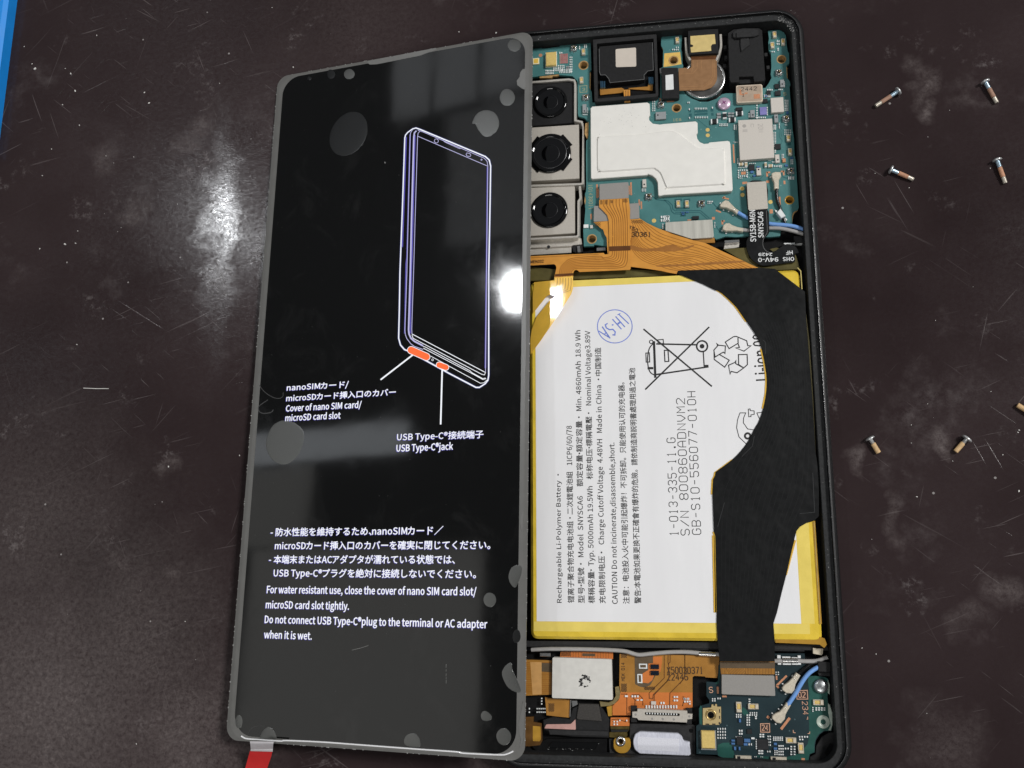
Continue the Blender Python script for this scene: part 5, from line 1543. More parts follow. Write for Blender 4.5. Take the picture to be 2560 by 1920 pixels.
for pts in ([(660, 790), (675, 790), (665, 1010), (650, 1015)], [(680, 800), (750, 800), (760, 850), (690, 885)]):
    poly('steel_edge', 'G', pts, 2.2, 3.2, Mt['chrome'], mot, .04)
poly('steel_hook', 'G', [(1045, 810), (1160, 825), (1220, 800), (1262, 740), (1252, 620), (1300, 610), (1322, 700), (1310, 770), (1250, 840), (1180, 870), (1060, 880)], 2.4, 3.4, mat('yellowed_steel', rgb(196, 178, 128), .25, metal=.75, vary=.15), phone, .1)
# loudspeaker block
lsb = empty('loudspeaker', phone)
poly('speaker_case', 'G', [(300, 1050), (430, 1010), (650, 1040), (690, 900), (750, 870), (1060, 870), (1150, 1000), (1180, 1050), (1168, 1290), (700, 1275), (400, 1245), (360, 1200), (310, 1175)], 1.6, 3.2, Mt['black'], lsb, .15)
poly('pink_strip', 'G', [(320, 1165), (345, 1110), (665, 1106), (690, 1085), (730, 1042), (735, 1182)], 3.0, 3.35, Mt['pinkcu'], lsb, .03, .2)
poly('sponge_pad', 'G', [(775, 840), (1035, 845), (1078, 1072), (760, 1048), (742, 1025)], 3.0, 3.6, Mt['sponge'], lsb, .1)
poly('speaker_lip', 'G', [(370, 1180), (1160, 1200), (1165, 1270), (390, 1248)], 3.2, 3.5, Mt['black2'], lsb, .1)
poly('port_recess', 'G', [(150, 1390), (360, 1300), (1150, 1300), (1140, 1500), (220, 1470)], 1.5, 2.2, Mt['cavity'], lsb)
gc = MB()
random.seed(3)
for i in range(60):
    x = random.uniform(370, 1040)
    y = 1415 + random.gauss(0, 12) - (40 if x > 1000 else 0)
    X, Y = at('G', x, y, 2.25)
    gc.box(X, Y, random.uniform(.05, .3), .05, 2.2, 2.26, random.uniform(-1, 1))
gc.build('dust_crumbs', Mt['dust'], lsb, 'stuff')
poly('glossy_lip', 'G', [(370, 1400), (420, 1340), (1000, 1350), (1040, 1345), (990, 1440), (400, 1420)], 2.0, 2.3, Mt['gloss'], lsb, .05)

# amber flex board with the big connector
fb = empty('flex_board', phone)
ZF = 3.2
upper = w('G', [(1312, 182), (2212, 200), ('H', 515, 215), ('H', 515, 345), ('H', 490, 500), ('H', 335, 492), ('H', 330, 480), ('H', 190, 472), ('H', 165, 490), ('H', 165, 690), ('G', 2212, 690), (1325, 690), (1308, 600)], ZF)
MB().prism(upper, 2.4, ZF).build('ochre_layer', Mt['flexdull'], fb)
lower = w('G', [(1325, 690), (2212, 690), ('H', 165, 690), ('H', 165, 885), ('H', 60, 905), ('G', 2212, 920), (1545, 905), (1460, 880), (1455, 992), (1218, 992), (1218, 870), (1300, 790)], ZF)
MB().prism(lower, 2.4, ZF - .02).build('orange_layer', Mt['flexvivid'], fb)
poly('orange_tongue', 'G', [(1195, 1022), (1445, 1020), (1440, 1132), (1190, 1132)], 2.4, ZF, Mt['flexvivid'], fb)
MB().prism(w('G', [(1508, 195), (1752, 200), (1752, 262), (1780, 300), (1780, 480), (1715, 595), (1640, 625), (1580, 615), (1515, 580)], ZF), ZF, ZF + .03).build('brown_window', Mt['brown'], fb)
MB().prism(w('G', [(1690, 310), (1752, 305), (1752, 220), (1870, 215), (1870, 300), (1850, 420), (1780, 440), (1740, 530), (1690, 570), (1610, 560), (1615, 440), (1690, 395)], ZF + .03), ZF + .03, ZF + .05).build('orange_window', Mt['flexvivid'], fb)
ln = MB()
for pts in ([(1900, 200), (1900, 500), (1700, 700), (1705, 770), (1750, 775), (1755, 720), (1950, 530)], [(1950, 200), (1950, 300), (1960, 350), (1960, 520), (1770, 720), (1765, 840)], [(1978, 200), (1978, 290), (1950, 320)], [(2170, 200), (2170, 500), (1975, 700), (1970, 860)], [('H', 65, 200), ('H', 65, 470), ('H', 0, 580)],
            [(1330, 712), (1408, 712), (1408, 990)], [(1515, 860), (1515, 790), (1480, 745), (1480, 720), (1570, 720), (1615, 770), (1620, 860)], [(2140, 870), (2150, 830), (2180, 810), (2160, 750), ('H', 30, 750)], [(1205, 1050), (1290, 1040), (1400, 1080)]):
    ln.ribbon(w('G', pts, ZF), .12, ZF + .06)
ln.build('ribbon_lines', Mt['fold'], fb)
hm = MB()
hatch(hm, 'G', 1335, 185, 1410, 240, ZF + .02, 22, 11)
hatch(hm, 'G', 1335, 580, 1410, 680, ZF + .02, 22, 11)
hatch(hm, 'G', 1640, 620, 1780, 660, ZF + .04, 22, 11)
hm.build('hatched_copper', Mt['inkgold'], fb, 'stuff')
mb = stext('X50030371', at('G', 1942, 440, ZF), at('H', 302, 443, ZF), 1.25, ZF + .07, .17)
stext('22445', at('G', 1942, 530, ZF), at('H', 105, 526, ZF), 1.2, ZF + .07, .17, mb)
stext('MEK 014', at('G', 1380, 538, ZF), at('G', 1376, 300, ZF), .62, ZF + .07, .1, mb)
mb.build('printed_number', Mt['inkgold'], fb)
scatter('soldered_parts', grid('G', 1400, 740, 1, 1, 1, 1, 40, 24) + grid('G', 1480, 742, 3, 1, 36, 1, 22, 26) + grid('G', 1550, 790, 2, 1, 50, 1, 30, 18) + grid('G', 2035, 750, 2, 2, 34, 46, 22, 24) + grid('G', 2172, 775, 2, 2, 34, 36, 22, 24) + grid('G', 1665, 880, 12, 1, 36, 1, 20, 40) + grid('G', 1860, 830, 2, 1, 34, 1, 20, 28) + grid('G', 1240, 1075, 2, 2, 40, 36, 18, 20) + grid('G', 1315, 1060, 1, 1, 1, 1, 16, 20) + grid('G', 1405, 1060, 1, 1, 1, 1, 16, 20) + grid('H', 60, 775, 2, 1, 50, 1, 22, 26) + grid('H', 130, 810, 1, 2, 1, 30, 20, 18), Mt['tin'], fb, ZF, .3)
chip('silver_part', 'G', 1758, 830, 66, 46, ZF, ZF + .4, Mt['chipsilver'], fb)
for x, y, a_, c_ in ((1620, 345, 110, 66), (1578, 508, 66, 120)):
    chip('framed_pad', 'G', x, y, a_, c_, ZF + .03, ZF + .15, Mt['tin'], fb, .03)
    chip('framed_pad_core', 'G', x, y, a_ - 34, c_ - 30, ZF + .15, ZF + .18, Mt['brown'], fb, .01)
for y in (352, 435):
    chip('black_chip', 'G', 1775, y, 110, 58, ZF + .05, ZF + .45, mat('blue_black_chip', rgb(16, 26, 40), .25, vary=.2), fb)
# connector
con = empty('ribbon_connector', phone)
ZN = 4.5
sh = w('G', [(1545, 905), (2195, 930), ('H', 95, 932), ('H', 98, 968), ('H', 165, 974), ('H', 160, 1040), ('H', 96, 1048), ('H', 92, 1088), (2140, 1085), (1560, 1055), (1540, 1030), (1478, 1022), (1476, 946), (1543, 940)], ZN)
slot = w('G', [(1648, 950), (2095, 966), (2105, 980), (2098, 1003), (1652, 990), (1642, 970)], ZN)
MB().prism(sh, 2.4, ZN, .06, [slot]).build('metal_shell', Mt['steel'], con)
MB().prism(inset(ccw(slot), -.06), 2.4, 3.6).build('slot_floor', Mt['chipblack'], con)
for k in range(12):
    chip('contact_pin', 'G', 1672 + k * 35.5, 966 + k * 1.2, 15, 22, 3.6, 4.3, Mt['tin'], con, .03)
for x, y in ((1740, 1038), (1880, 1042), (2025, 1046)):
    dot('shell_dimple', 'G', x, y, 15, ZN - .02, ZN + .03, Mt['grey'], con, 12)
for zn, x, y in (('G', 1500, 900), ('G', 1500, 1050), ('H', 115, 1075), ('H', 120, 930)):
    chip('insulator', zn, x, y, 80, 66, 2.4, 3.9, Mt['black'], con)
dot('shell_hole', 'G', 1522, 982, 16, ZN - .02, ZN + .02, Mt['grey'], con, 10)
dot('shell_hole', 'H', 122, 1006, 15, ZN - .02, ZN + .02, Mt['grey'], con, 10)
# gold lug
lug = empty('ground_lug', phone)
X, Y = at('G', 1325, 1338, 3.4)
MB().prism(rounded(w('G', [(1232, 1292), (1452, 1290), (1460, 1420), (1400, 1492), (1295, 1495), (1228, 1430)], 3.2), .7), 2.0, 3.2, .1, [circle(X, Y, .5, 20)]).build('lug_plate', Mt['amber'], lug)
MB().lathe([(.5, 2.2), (.52, 3.3), (.62, 3.42), (.95, 3.42), (1.02, 3.2)], X, Y, 28).build('lug_eyelet', Mt['chrome'], lug)
MB().prism(circle(X, Y, .5, 16), 1.6, 2.2).build('lug_hole', Mt['chipblack'], lug)
poly('lug_arm', 'G', [(1185, 1132), (1440, 1132), (1438, 1180), (1410, 1220), (1415, 1260), (1390, 1292), (1280, 1292), (1172, 1282), (1170, 1220), (1195, 1200)], 1.8, 2.9, mat('dark_brass', rgb(120, 104, 60), .25, metal=.7, vary=.35, scale=700), lug, .1)
poly('lug_band', 'G', [(1190, 1180), (1430, 1180), (1410, 1212), (1200, 1215)], 2.9, 3.3, Mt['black'], lug, .08)
poly('lug_wall', 'G', [(1140, 880), (1180, 870), (1218, 860), (1216, 1000), (1160, 1005)], 2.2, 3.0, Mt['amber'], lug, .06)
# white sponge
fo = w('G', [(1492, 1310), (1515, 1240), (1575, 1206), (2080, 1230), (2132, 1270), (2150, 1325), (2180, 1335), (2238, 1345), ('H', 128, 1372), ('H', 142, 1505), ('H', 118, 1525), (2100, 1520), (1575, 1497), (1508, 1440), (1490, 1370)], 3.4)
foam = MB().prism(rounded(fo, .3), 2.2, 3.4, .12).build('mesh_pad', Mt['foam'], phone)
MB().prism(rounded(w('G', [(1545, 1280), (1560, 1272), (2090, 1300), (2098, 1312), (2092, 1468), (2080, 1472), (1555, 1445), (1545, 1432)], 3.43), .2), 3.4, 3.44).build('pad_centre', mat('mesh_bright', rgb(220, 221, 230), .85, vary=.06, scale=3500, bump=.6, bscale=4200), foam)
poly('bottom_block', 'G', [(1450, 1100), (2212, 1110), ('H', 200, 1120), ('H', 205, 1480), ('H', 200, 1560), ('G', 2212, 1560), (1180, 1520), (1170, 1300), (1440, 1310)], 1.6, 2.3, Mt['black2'], frame, .05)
dot('block_hole', 'H', 145, 1195, 26, 2.2, 2.4, Mt['gloss'], frame, 16)
poly('bottom_rail', 'G', [(60, 1470), (1150, 1510), (2212, 1570), ('H', 700, 1610), ('H', 1660, 1650), ('H', 2050, 1650), ('H', 2120, 1560), ('H', 2000, 1900), ('G', 60, 1640)], 1.6, 2.6, Mt['ledge'], frame)

# ---- lower board
ZU = 3.4
sub_out = w('H', [(348, 548), (470, 560), (500, 540), (505, 345), (525, 300), (1255, 178), (1640, 178), (1650, 300), (1720, 350), (1700, 470), (1880, 480), (1950, 510), (1975, 620), (1942, 720), (1950, 820), (1985, 920), (2005, 1000), (2010, 1120), (1992, 1195), (1900, 1200), (1835, 1245), (1790, 1320), (1775, 1400), (1775, 1480), (1710, 1505), (1695, 1590), (1660, 1625), (1420, 1605), (1400, 1580), (1000, 1575), (960, 1600), (680, 1592), (510, 1532), (492, 1512), (218, 1500), (215, 1130), (252, 1108), (248, 900), (280, 865), (330, 850), (385, 835), (388, 790), (350, 740)], ZU)
H2 = []
for x, y, r in ((405, 985, 44), (1878, 1062, 40)):
    X, Y = at('H', x, y, ZU)
    H2.append(circle(X, Y, math.dist(at('H', x - r, y, ZU), at('H', x + r, y, ZU)) / 2, 22))
subb = MB().prism(sub_out, 2.5, ZU, 0, H2).build('charging_board', Mt['pcb2'], phone)
for q in ([(1690, 480), (1878, 488), (1945, 515), (1968, 620), (1940, 720), (1948, 820), (1980, 920), (2000, 1000), (2005, 1118), (1985, 1190), (1898, 1195), (1828, 1240), (1782, 1318), (1768, 1398), (1768, 1476), (1706, 1500), (1690, 1585), (1658, 1620), (1430, 1600), (1100, 1560), (1010, 1520), (1300, 1545), (1500, 1520), (1640, 1420), (1700, 1280), (1690, 900), (1700, 650)],
          [(500, 1380), (640, 1350), (690, 1420), (720, 1540), (680, 1585), (515, 1525), (500, 1500)], [(255, 905), (285, 872), (300, 1090), (262, 1100)], [(520, 350), (505, 540), (475, 556), (470, 575), (510, 565), (528, 350)], [(830, 880), (900, 960), (870, 1000), (820, 960)]):
    MB().prism(smooth_line(w('H', q, ZU), 2, True), ZU - .05, ZU + .012).build('green_area', Mt['pcb2g'], subb)
X, Y = at('H', 1885, 1078, ZU)
MB().lathe([(.46, ZU - .4), (.5, ZU + .03), (1.1, ZU + .035), (1.25, ZU + .02)], X, Y, 26).build('hole_ring', Mt['clearfilm'], subb)
MB().prism(circle(*at('H', 1878, 1062, ZU), .8, 16), 1.6, 2.5).build('hole_floor', Mt['chipblack'], subb)
MB().prism(circle(*at('H', 405, 985, ZU), 1.0, 16), 1.6, 2.5).build('hole_floor', Mt['chipblack'], subb)
gp = w('H', [(300, 898), (410, 890), (415, 850), (485, 842), (490, 878), (540, 878), (542, 1095), (510, 1118), (300, 1118)], ZU + .25)
MB().prism(gp, ZU, ZU + .25, .03, [H2[0]]).build('gold_nut_plate', mat('matte_gold', rgb(196, 174, 124), .5, metal=.4, vary=.06, scale=3000, bump=.2), subb)
X, Y = at('H', 405, 985, ZU + .3)
MB().lathe([(.72, ZU - .2), (.74, ZU + .3), (1.05, ZU + .31), (1.1, ZU + .25)], X, Y, 26).build('nut_ring', mat('ring_gold', rgb(176, 150, 96), .3, metal=.7, vary=.05), subb)
nk = MB()
for x, y, a_, c_ in ((452, 855, 22, 26), (522, 935, 12, 46), (522, 1020, 12, 40), (360, 1108, 50, 14), (445, 1108, 46, 14), (520, 1095, 24, 24)):
    X, Y, sx, sy = rect('H', x, y, a_, c_, ZU + .26)
    nk.box(X, Y, sx, sy, ZU + .2, ZU + .262)
nk.build('plate_notches', Mt['chipblack'], subb)
chip('microphone_can', 'H', 375, 1318, 200, 262, ZU, ZU + .2, Mt['chipgrey'], subb)
chip('microphone_lid', 'H', 370, 1312, 180, 235, ZU + .2, ZU + .95, Mt['gold'], subb, .15)
X, Y = at('H', 1860, 612, ZU + .8)
sw = MB().lathe([(1.36, ZU + .02), (1.4, ZU + .35), (1.3, ZU + .6), (.9, ZU + .78), (0, ZU + .84)], X, Y, 36).build('board_screw', mat('dull_screw', rgb(196, 200, 200), .28, metal=.85, vary=.12, scale=1500, bump=.3), subb)
# lettering on the board
ic = Mt['inkcopper']
q1 = MB().ribbon(w('H', [(1060, 1102), (1178, 1100), (1182, 1214), (1062, 1212)], ZU), .14, ZU + .035, closed=True)
stext('24', at('H', 1082, 1188, ZU), at('H', 1158, 1190, ZU), 1.0, ZU + .035, .15, q1).build('board_lettering', ic, subb)
q2 = MB().ribbon(w('H', [(1538, 668), (1676, 662), (1682, 778), (1540, 778)], ZU), .14, ZU + .035, closed=True)
stext('02', at('H', 1562, 755, ZU), at('H', 1652, 755, ZU), 1.0, ZU + .035, .15, q2).build('board_lettering', ic, subb)
stext('S', at('H', 388, 692, ZU), at('H', 432, 692, ZU), 1.05, ZU + .035, .15).build('board_lettering', ic, subb)
stext('234', at('H', 1608, 810, ZU), at('H', 1620, 980, ZU), 1.0, ZU + .035, .12).build('board_lettering', ic, subb)
for pts in ([(1680, 1010), (1682, 1040), (1668, 1042)], [(1490, 1185), (1492, 1218), (1522, 1222)], [(1708, 1205), (1706, 1232), (1680, 1232)]):
    MB().ribbon(w('H', pts, ZU), .13, ZU + .04).build('corner_mark', ic, subb)
for q in ([(1064, 1106), (1174, 1104), (1178, 1210), (1066, 1208)], [(1542, 672), (1672, 666), (1678, 774), (1544, 774)]):
    MB().sheet(w('H', q, ZU), ZU + .015).build('letter_panel', mat('letter_panel', rgb(48, 34, 32), .5, vary=.1), subb)
for p0, p1, wd in (((1405, 470), (1272, 600), .38), ((1268, 598), (1300, 632), .34), ((1145, 1005), (1175, 1028), .5), ((1445, 1025), (1330, 1175), .5)):
    MB().wall(w('H', [p0, p1], ZU), wd, ZU, ZU + .04).build('copper_pad', Mt['copper'], subb)
for x, y, a_, c_ in ((498, 660, 26, 90), (585, 742, 60, 24), (1272, 497, 22, 54), (1622, 1575, 44, 40)):
    chip('copper_pad', 'H', x, y, a_, c_, ZU, ZU + .04, Mt['copper'], subb, .005)
for x, y, r in ((775, 885, 0), (965, 875, math.pi / 2), (1822, 820, math.pi / 2), (1462, 1320, math.pi / 2), (1592, 1425, 0)):
    contact('H', x, y, subb, r, ZU, 1.25)
chip('black_chip', 'H', 790, 1328, 86, 112, ZU, ZU + .4, Mt['chipblack'], subb)
chip('black_chip', 'H', 1090, 1375, 150, 140, ZU, ZU + .4, Mt['chipblack'], subb)
chip('black_chip', 'H', 915, 1205, 62, 62, ZU, ZU + .3, Mt['chipblack'], subb)
tiny = grid('H', 500, 1170, 4, 4, 32, 40, 14, 22) + grid('H', 430, 775, 2, 2, 30, 26, 16, 18) + grid('H', 500, 770, 2, 1, 28, 1, 14, 22) + grid('H', 745, 985, 3, 2, 28, 28, 14, 20) + grid('H', 885, 990, 2, 5, 28, 32, 16, 20) + grid('H', 925, 960, 4, 2, 28, 28, 14, 18) + grid('H', 1000, 1010, 1, 2, 1, 24, 24, 16)
tiny += grid('H', 1005, 1310, 1, 6, 1, 24, 14, 14) + grid('H', 1060, 1245, 2, 2, 36, 28, 24, 18) + grid('H', 1160, 1270, 2, 4, 28, 38, 16, 18) + grid('H', 1235, 1280, 5, 3, 28, 20, 16, 14) + grid('H', 1305, 1395, 3, 4, 26, 38, 18, 18) + grid('H', 1390, 1430, 2, 1, 34, 1, 18, 20) + grid('H', 1465, 1405, 2, 4, 44, 34, 22, 16) + grid('H', 1575, 1275, 4, 1, 34, 1, 18, 20)
tiny += grid('H', 1580, 1310, 2, 1, 34, 1, 18, 20) + grid('H', 1045, 1460, 2, 2, 36, 34, 30, 18) + grid('H', 1155, 1470, 2, 1, 30, 1, 16, 20) + grid('H', 1250, 1460, 2, 3, 28, 24, 16, 14) + grid('H', 785, 1195, 2, 2, 30, 40, 18, 24) + grid('H', 915, 780, 1, 3, 1, 28, 24, 12) + grid('H', 1750, 890, 1, 3, 1, 24, 16, 14) + grid('H', 1795, 895, 4, 2, 36, 26, 22, 16)
tiny += grid('H', 1265, 425, 2, 2, 30, 28, 14, 14) + grid('H', 985, 1538, 2, 1, 20, 1, 10, 10) + grid('H', 1065, 1540, 2, 1, 22, 1, 10, 10) + grid('H', 960, 1295, 1, 1, 1, 1, 44, 24) + grid('H', 910, 1375, 2, 1, 30, 1, 14, 26) + grid('H', 740, 1275, 4, 1, 22, 1, 12, 12)
scatter('soldered_parts', tiny, Mt['tin'], subb, ZU, .3)
scatter('blue_coils', [('H', 885, 1325, 80, 46), ('H', 865, 1375, 50, 30), ('H', 700, 1325, 46, 24), ('H', 700, 1365, 46, 24), ('H', 725, 1428, 26, 44), ('H', 785, 1430, 22, 44), ('H', 1257, 1370, 40, 30), ('H', 1257, 1430, 44, 30), ('H', 790, 1062, 26, 44)], Mt['chipblue'], subb, ZU, .45)
for x, y in ((835, 1555), (1300, 1572)):
    e1 = chip('edge_spring', 'H', x, y, 210, 62, ZU - .4, ZU + .5, Mt['beige'], subb, .08)
    chip('edge_spring_gap', 'H', x - 60, y, 44, 50, ZU + .4, ZU + .54, Mt['chipblack'], subb, .02)
    chip('edge_spring_foot', 'H', x + 40, y + 52, 170, 18, 2.2, 2.8, Mt['tin'], subb, .02)
poly('edge_strip', 'H', [(1270, 1620), (1670, 1640), (1672, 1655), (1262, 1632)], 2.2, 2.9, Mt['tin'], subb)
poly('glue_bead', 'H', [(1940, 510), (1975, 590), (1970, 720), (1945, 690), (1950, 600)], ZU - .6, ZU + .1, Mt['clearfilm'], subb, .1)
poly('glue_bead', 'H', [(1945, 830), (1975, 850), (2008, 960), (2010, 1120), (1985, 1195), (1950, 1190), (1985, 1120), (1950, 960)], ZU - .6, ZU + .08, Mt['clearfilm'], subb, .1)
poly('corner_block', 'H', [(1790, 1400), (1860, 1280), (1960, 1215), (2080, 1210), (2130, 1560), (2050, 1640), (1720, 1640), (1705, 1540), (1780, 1500)], 1.6, 2.9, Mt['black'], frame, .1)
poly('corner_dent', 'H', [(1905, 1480), (1980, 1350), (2070, 1440), (2090, 1500), (2040, 1600), (1960, 1590)], 2.7, 2.95, Mt['cavity'], frame)
poly('side_post', 'H', [(1815, 282), (1980, 290), (1985, 425), (1822, 418)], 1.6, 4.9, Mt['black'], frame, .08)
poly('side_post', 'H', [(1810, 420), (1975, 425), (1978, 480), (1830, 470)], 1.6, 3.8, Mt['black2'], frame, .06)
# clips of the grey lead and the two plugs on this board
cl2 = MB()
for x, y, a_, c_ in ((1302, 222, 46, 44), (1570, 222, 40, 36), (1310, 315, 46, 22), (1572, 312, 42, 30), (1400, 232, 110, 26), (1510, 238, 78, 20), (1408, 318, 110, 20), (1512, 318, 80, 18)):
    X, Y, sx, sy = rect('H', x, y, a_, c_, ZU + .5)
    cl2.box(X, Y, sx, sy, ZU, ZU + .5, 0, .05)
cl2.build('lead_clip', Mt['inkwhite'], subb)
MB().tube([(*at('H', 1352, 268, 3.9), 3.9), (*at('H', 1548, 272, 3.9), 3.9)], .52, 14).build('crimp_sleeve', Mt['chrome'], cg)
cb = coax('bluewire', 'H', [(1420, 855, 4.1), (1470, 780, 4.2), (1530, 690, 4.4), (1580, 600, 4.6), (1650, 490, 4.7), (1730, 410, 4.6), (1850, 340, 4.3)], .44, 'coaxial_lead')
plug('H', [(1212, 1035), (1215, 1000), (1258, 965), (1310, 945), (1360, 890), (1405, 822), (1462, 858), (1420, 930), (1390, 985), (1382, 1040), (1330, 1100), (1270, 1090)], cb, ZU + .1, ZU + 1.1, ((1385, 880), (1412, 850), (1400, 900), (1428, 868)))
c5 = coax('blackwire', 'H', [(1540, 470, 4.0), (1640, 380, 3.9), (1720, 320, 3.7), (1830, 300, 3.6)], .35, 'coaxial_lead')
plug('H', [(1345, 630), (1375, 590), (1420, 560), (1480, 500), (1530, 430), (1588, 468), (1545, 540), (1520, 590), (1508, 660), (1470, 705), (1400, 700), (1350, 660)], c5, ZU + .1, ZU + 1.1, ((1500, 500), (1525, 470), (1515, 520), (1545, 490)))
pf = MB()
for zn, x, y in (('H', 1352, 578), ('H', 1335, 665), ('H', 1390, 710), ('H', 1215, 965), ('H', 1200, 1045), ('H', 1260, 1105), ('H', 1345, 855), ('H', 1300, 910), ('H', 1478, 470), ('D', 820, 1210), ('D', 865, 1310), ('D', 940, 1330), ('D', 1005, 1385), ('D', 845, 1610), ('D', 905, 1650), ('D', 990, 1630), ('D', 1548, 830)):
    X, Y = at(zn, x, y, ZU + .15)
    pf.box(X, Y, .32, .22, ZU, ZU + .2, random.uniform(-.8, .8))
pf.build('plug_solder', Mt['tin'], phone, 'stuff')

# ---------------------------------------------------------------- the display panel leaning on the phone
def glass_material():
    m = bpy.data.materials.new('display_glass')
    m.use_nodes = True
    nt = m.node_tree
    b = nt.nodes['Principled BSDF']
    b.inputs['Base Color'].default_value = (.0012, .0013, .0016, 1)
    b.inputs['Roughness'].default_value = .4
    b.inputs['Specular IOR Level'].default_value = .05
    b.inputs['Coat Weight'].default_value = 1.0
    b.inputs['Coat Roughness'].default_value = .062
    b.inputs['Coat IOR'].default_value = 1.48
    tc = nt.nodes.new('ShaderNodeTexCoord')
    n = nt.nodes.new('ShaderNodeTexNoise')
    n.inputs['Scale'].default_value = 3800
    n.inputs['Detail'].default_value = 2
    nt.links.new(tc.outputs['Object'], n.inputs['Vector'])
    bp = nt.nodes.new('ShaderNodeBump')
    bp.inputs['Strength'].default_value = .22
    bp.inputs['Distance'].default_value = .00002
    nt.links.new(n.outputs['Fac'], bp.inputs['Height'])
    nt.links.new(bp.outputs[0], b.inputs['Normal'])
    n2 = nt.nodes.new('ShaderNodeTexNoise')
    n2.inputs['Scale'].default_value = 24
    n2.inputs['Detail'].default_value = 2
    nt.links.new(tc.outputs['Object'], n2.inputs['Vector'])
    b2 = nt.nodes.new('ShaderNodeBump')
    b2.inputs['Strength'].default_value = .12
    b2.inputs['Distance'].default_value = .0006
    nt.links.new(n2.outputs['Fac'], b2.inputs['Height'])
    nt.links.new(b2.outputs[0], b.inputs['Coat Normal'])
    # finger smears: patches where the film is a little duller
    n3 = nt.nodes.new('ShaderNodeTexNoise')
    n3.inputs['Scale'].default_value = 75
    n3.inputs['Detail'].default_value = 6
    n3.inputs['Roughness'].default_value = .7
    n3.inputs['Distortion'].default_value = .8
    nt.links.new(tc.outputs['Object'], n3.inputs['Vector'])
    mr = nt.nodes.new('ShaderNodeMapRange')
    mr.inputs['From Min'].default_value = .45
    mr.inputs['From Max'].default_value = .72
    mr.inputs['To Min'].default_value = .05
    mr.inputs['To Max'].default_value = .085
    nt.links.new(n3.outputs['Fac'], mr.inputs['Value'])
    nt.links.new(mr.outputs[0], b.inputs['Coat Roughness'])
    m3 = nt.nodes.new('ShaderNodeMapRange')
    m3.inputs['From Min'].default_value = .55
    m3.inputs['From Max'].default_value = .85
    m3.inputs['To Min'].default_value = .0012
    m3.inputs['To Max'].default_value = .012
    nt.links.new(n3.outputs['Fac'], m3.inputs['Value'])
    cb_ = nt.nodes.new('ShaderNodeCombineColor')
    for i in range(3):
        nt.links.new(m3.outputs[0], cb_.inputs[i])
    nt.links.new(cb_.outputs[0], b.inputs['Base Color'])
    return m

panel = empty('display_panel')
panel.matrix_world = Matrix(((PR[0][0], PR[0][1], PR[0][2], PC[0] * MM), (PR[1][0], PR[1][1], PR[1][2], PC[1] * MM), (PR[2][0], PR[2][1], PR[2][2], PC[2] * MM), (0, 0, 0, 1)))
tag(panel, 'lit black display panel under protective film leaning on the opened phone', 'display')
cx, cy = (1.9 - 1.75) / 2, (1.05 - .9) / 2
inn = rrect(PW - 3.65, PH - 1.95, 4.6, 10, cx, cy)
out_ = rrect(PW, PH, 3.0, 10)
gm = glass_material()
MB().prism(inn, -.8, 0, 0).build('glass', gm, panel)
MB().prism(rrect(PW - 1.2, PH - 1.0, 2.8), -.84, -.22).build('back_sheet', Mt['black'], panel)
film = mat('film_rim', rgb(104, 103, 100), .3, vary=.05, scale=300, bump=.15, bscale=1500, ior=2.2)
rim = MB()
midl = [((a[0] * .45 + c[0] * .55), (a[1] * .45 + c[1] * .55)) for a, c in zip(inn, out_)]
n = len(inn)
rings = [[(x, y, .01) for x, y in inn], [(x, y, -.05) for x, y in midl], [(x, y, -.16) for x, y in out_], [(x, y, -.3) for x, y in out_], [(x, y, -.25) for x, y in inset(ccw(out_), .5)]]
for k in range(4):
    rim.add(rings[k] + rings[k + 1], [(n + j, n + (j + 1) % n, (j + 1) % n, j) for j in range(n)], True)
rim.build('protective_film', film, panel)
# frayed bits along the film's edge
fz = MB()
random.seed(21)
for i in range(260):
    s = random.random()
    L = 2 * (PW + PH)
    d = s * L
    if d < PW: x, y = -PW / 2 + d, PH / 2
    elif d < PW + PH: x, y = PW / 2, PH / 2 - (d - PW)
    elif d < 2 * PW + PH: x, y = PW / 2 - (d - PW - PH), -PH / 2
    else: x, y = -PW / 2, -PH / 2 + (d - 2 * PW - PH)
    if abs(x) > PW / 2 - 3 and abs(y) > PH / 2 - 3:
        continue
    fz.box(x, y, random.uniform(.05, .22), random.uniform(.05, .22), -.3, -.1, random.uniform(0, 3))
fz.build('frayed_edge', mat('film_fray', rgb(170, 170, 168), .5, vary=.3), panel, 'stuff')
# glossy white bead painting the highlight on the glass's bottom edge
highlight_line = [on_panel('b', 400, 925), on_panel('b', 460, 962), on_panel('b', 540, 985), on_panel('b', 900, 1012), on_panel('b', 1300, 1038), on_panel('b', 1440, 1026), on_panel('R', 700, 858), on_panel('R', 1000, 880), on_panel('R', 1400, 910), on_panel('R', 1690, 930), on_panel('R', 1740, 940), on_panel('R', 2000, 952), on_panel('R', 2060, 945), on_panel('R', 2105, 925)]
MB().tube([(x, y, .02) for x, y in smooth_line(highlight_line, 4)], .17, 8).build('edge_highlight', mat('highlight_white', rgb(246, 246, 248), .18, vary=0, spec=.8, coat=.6), panel)
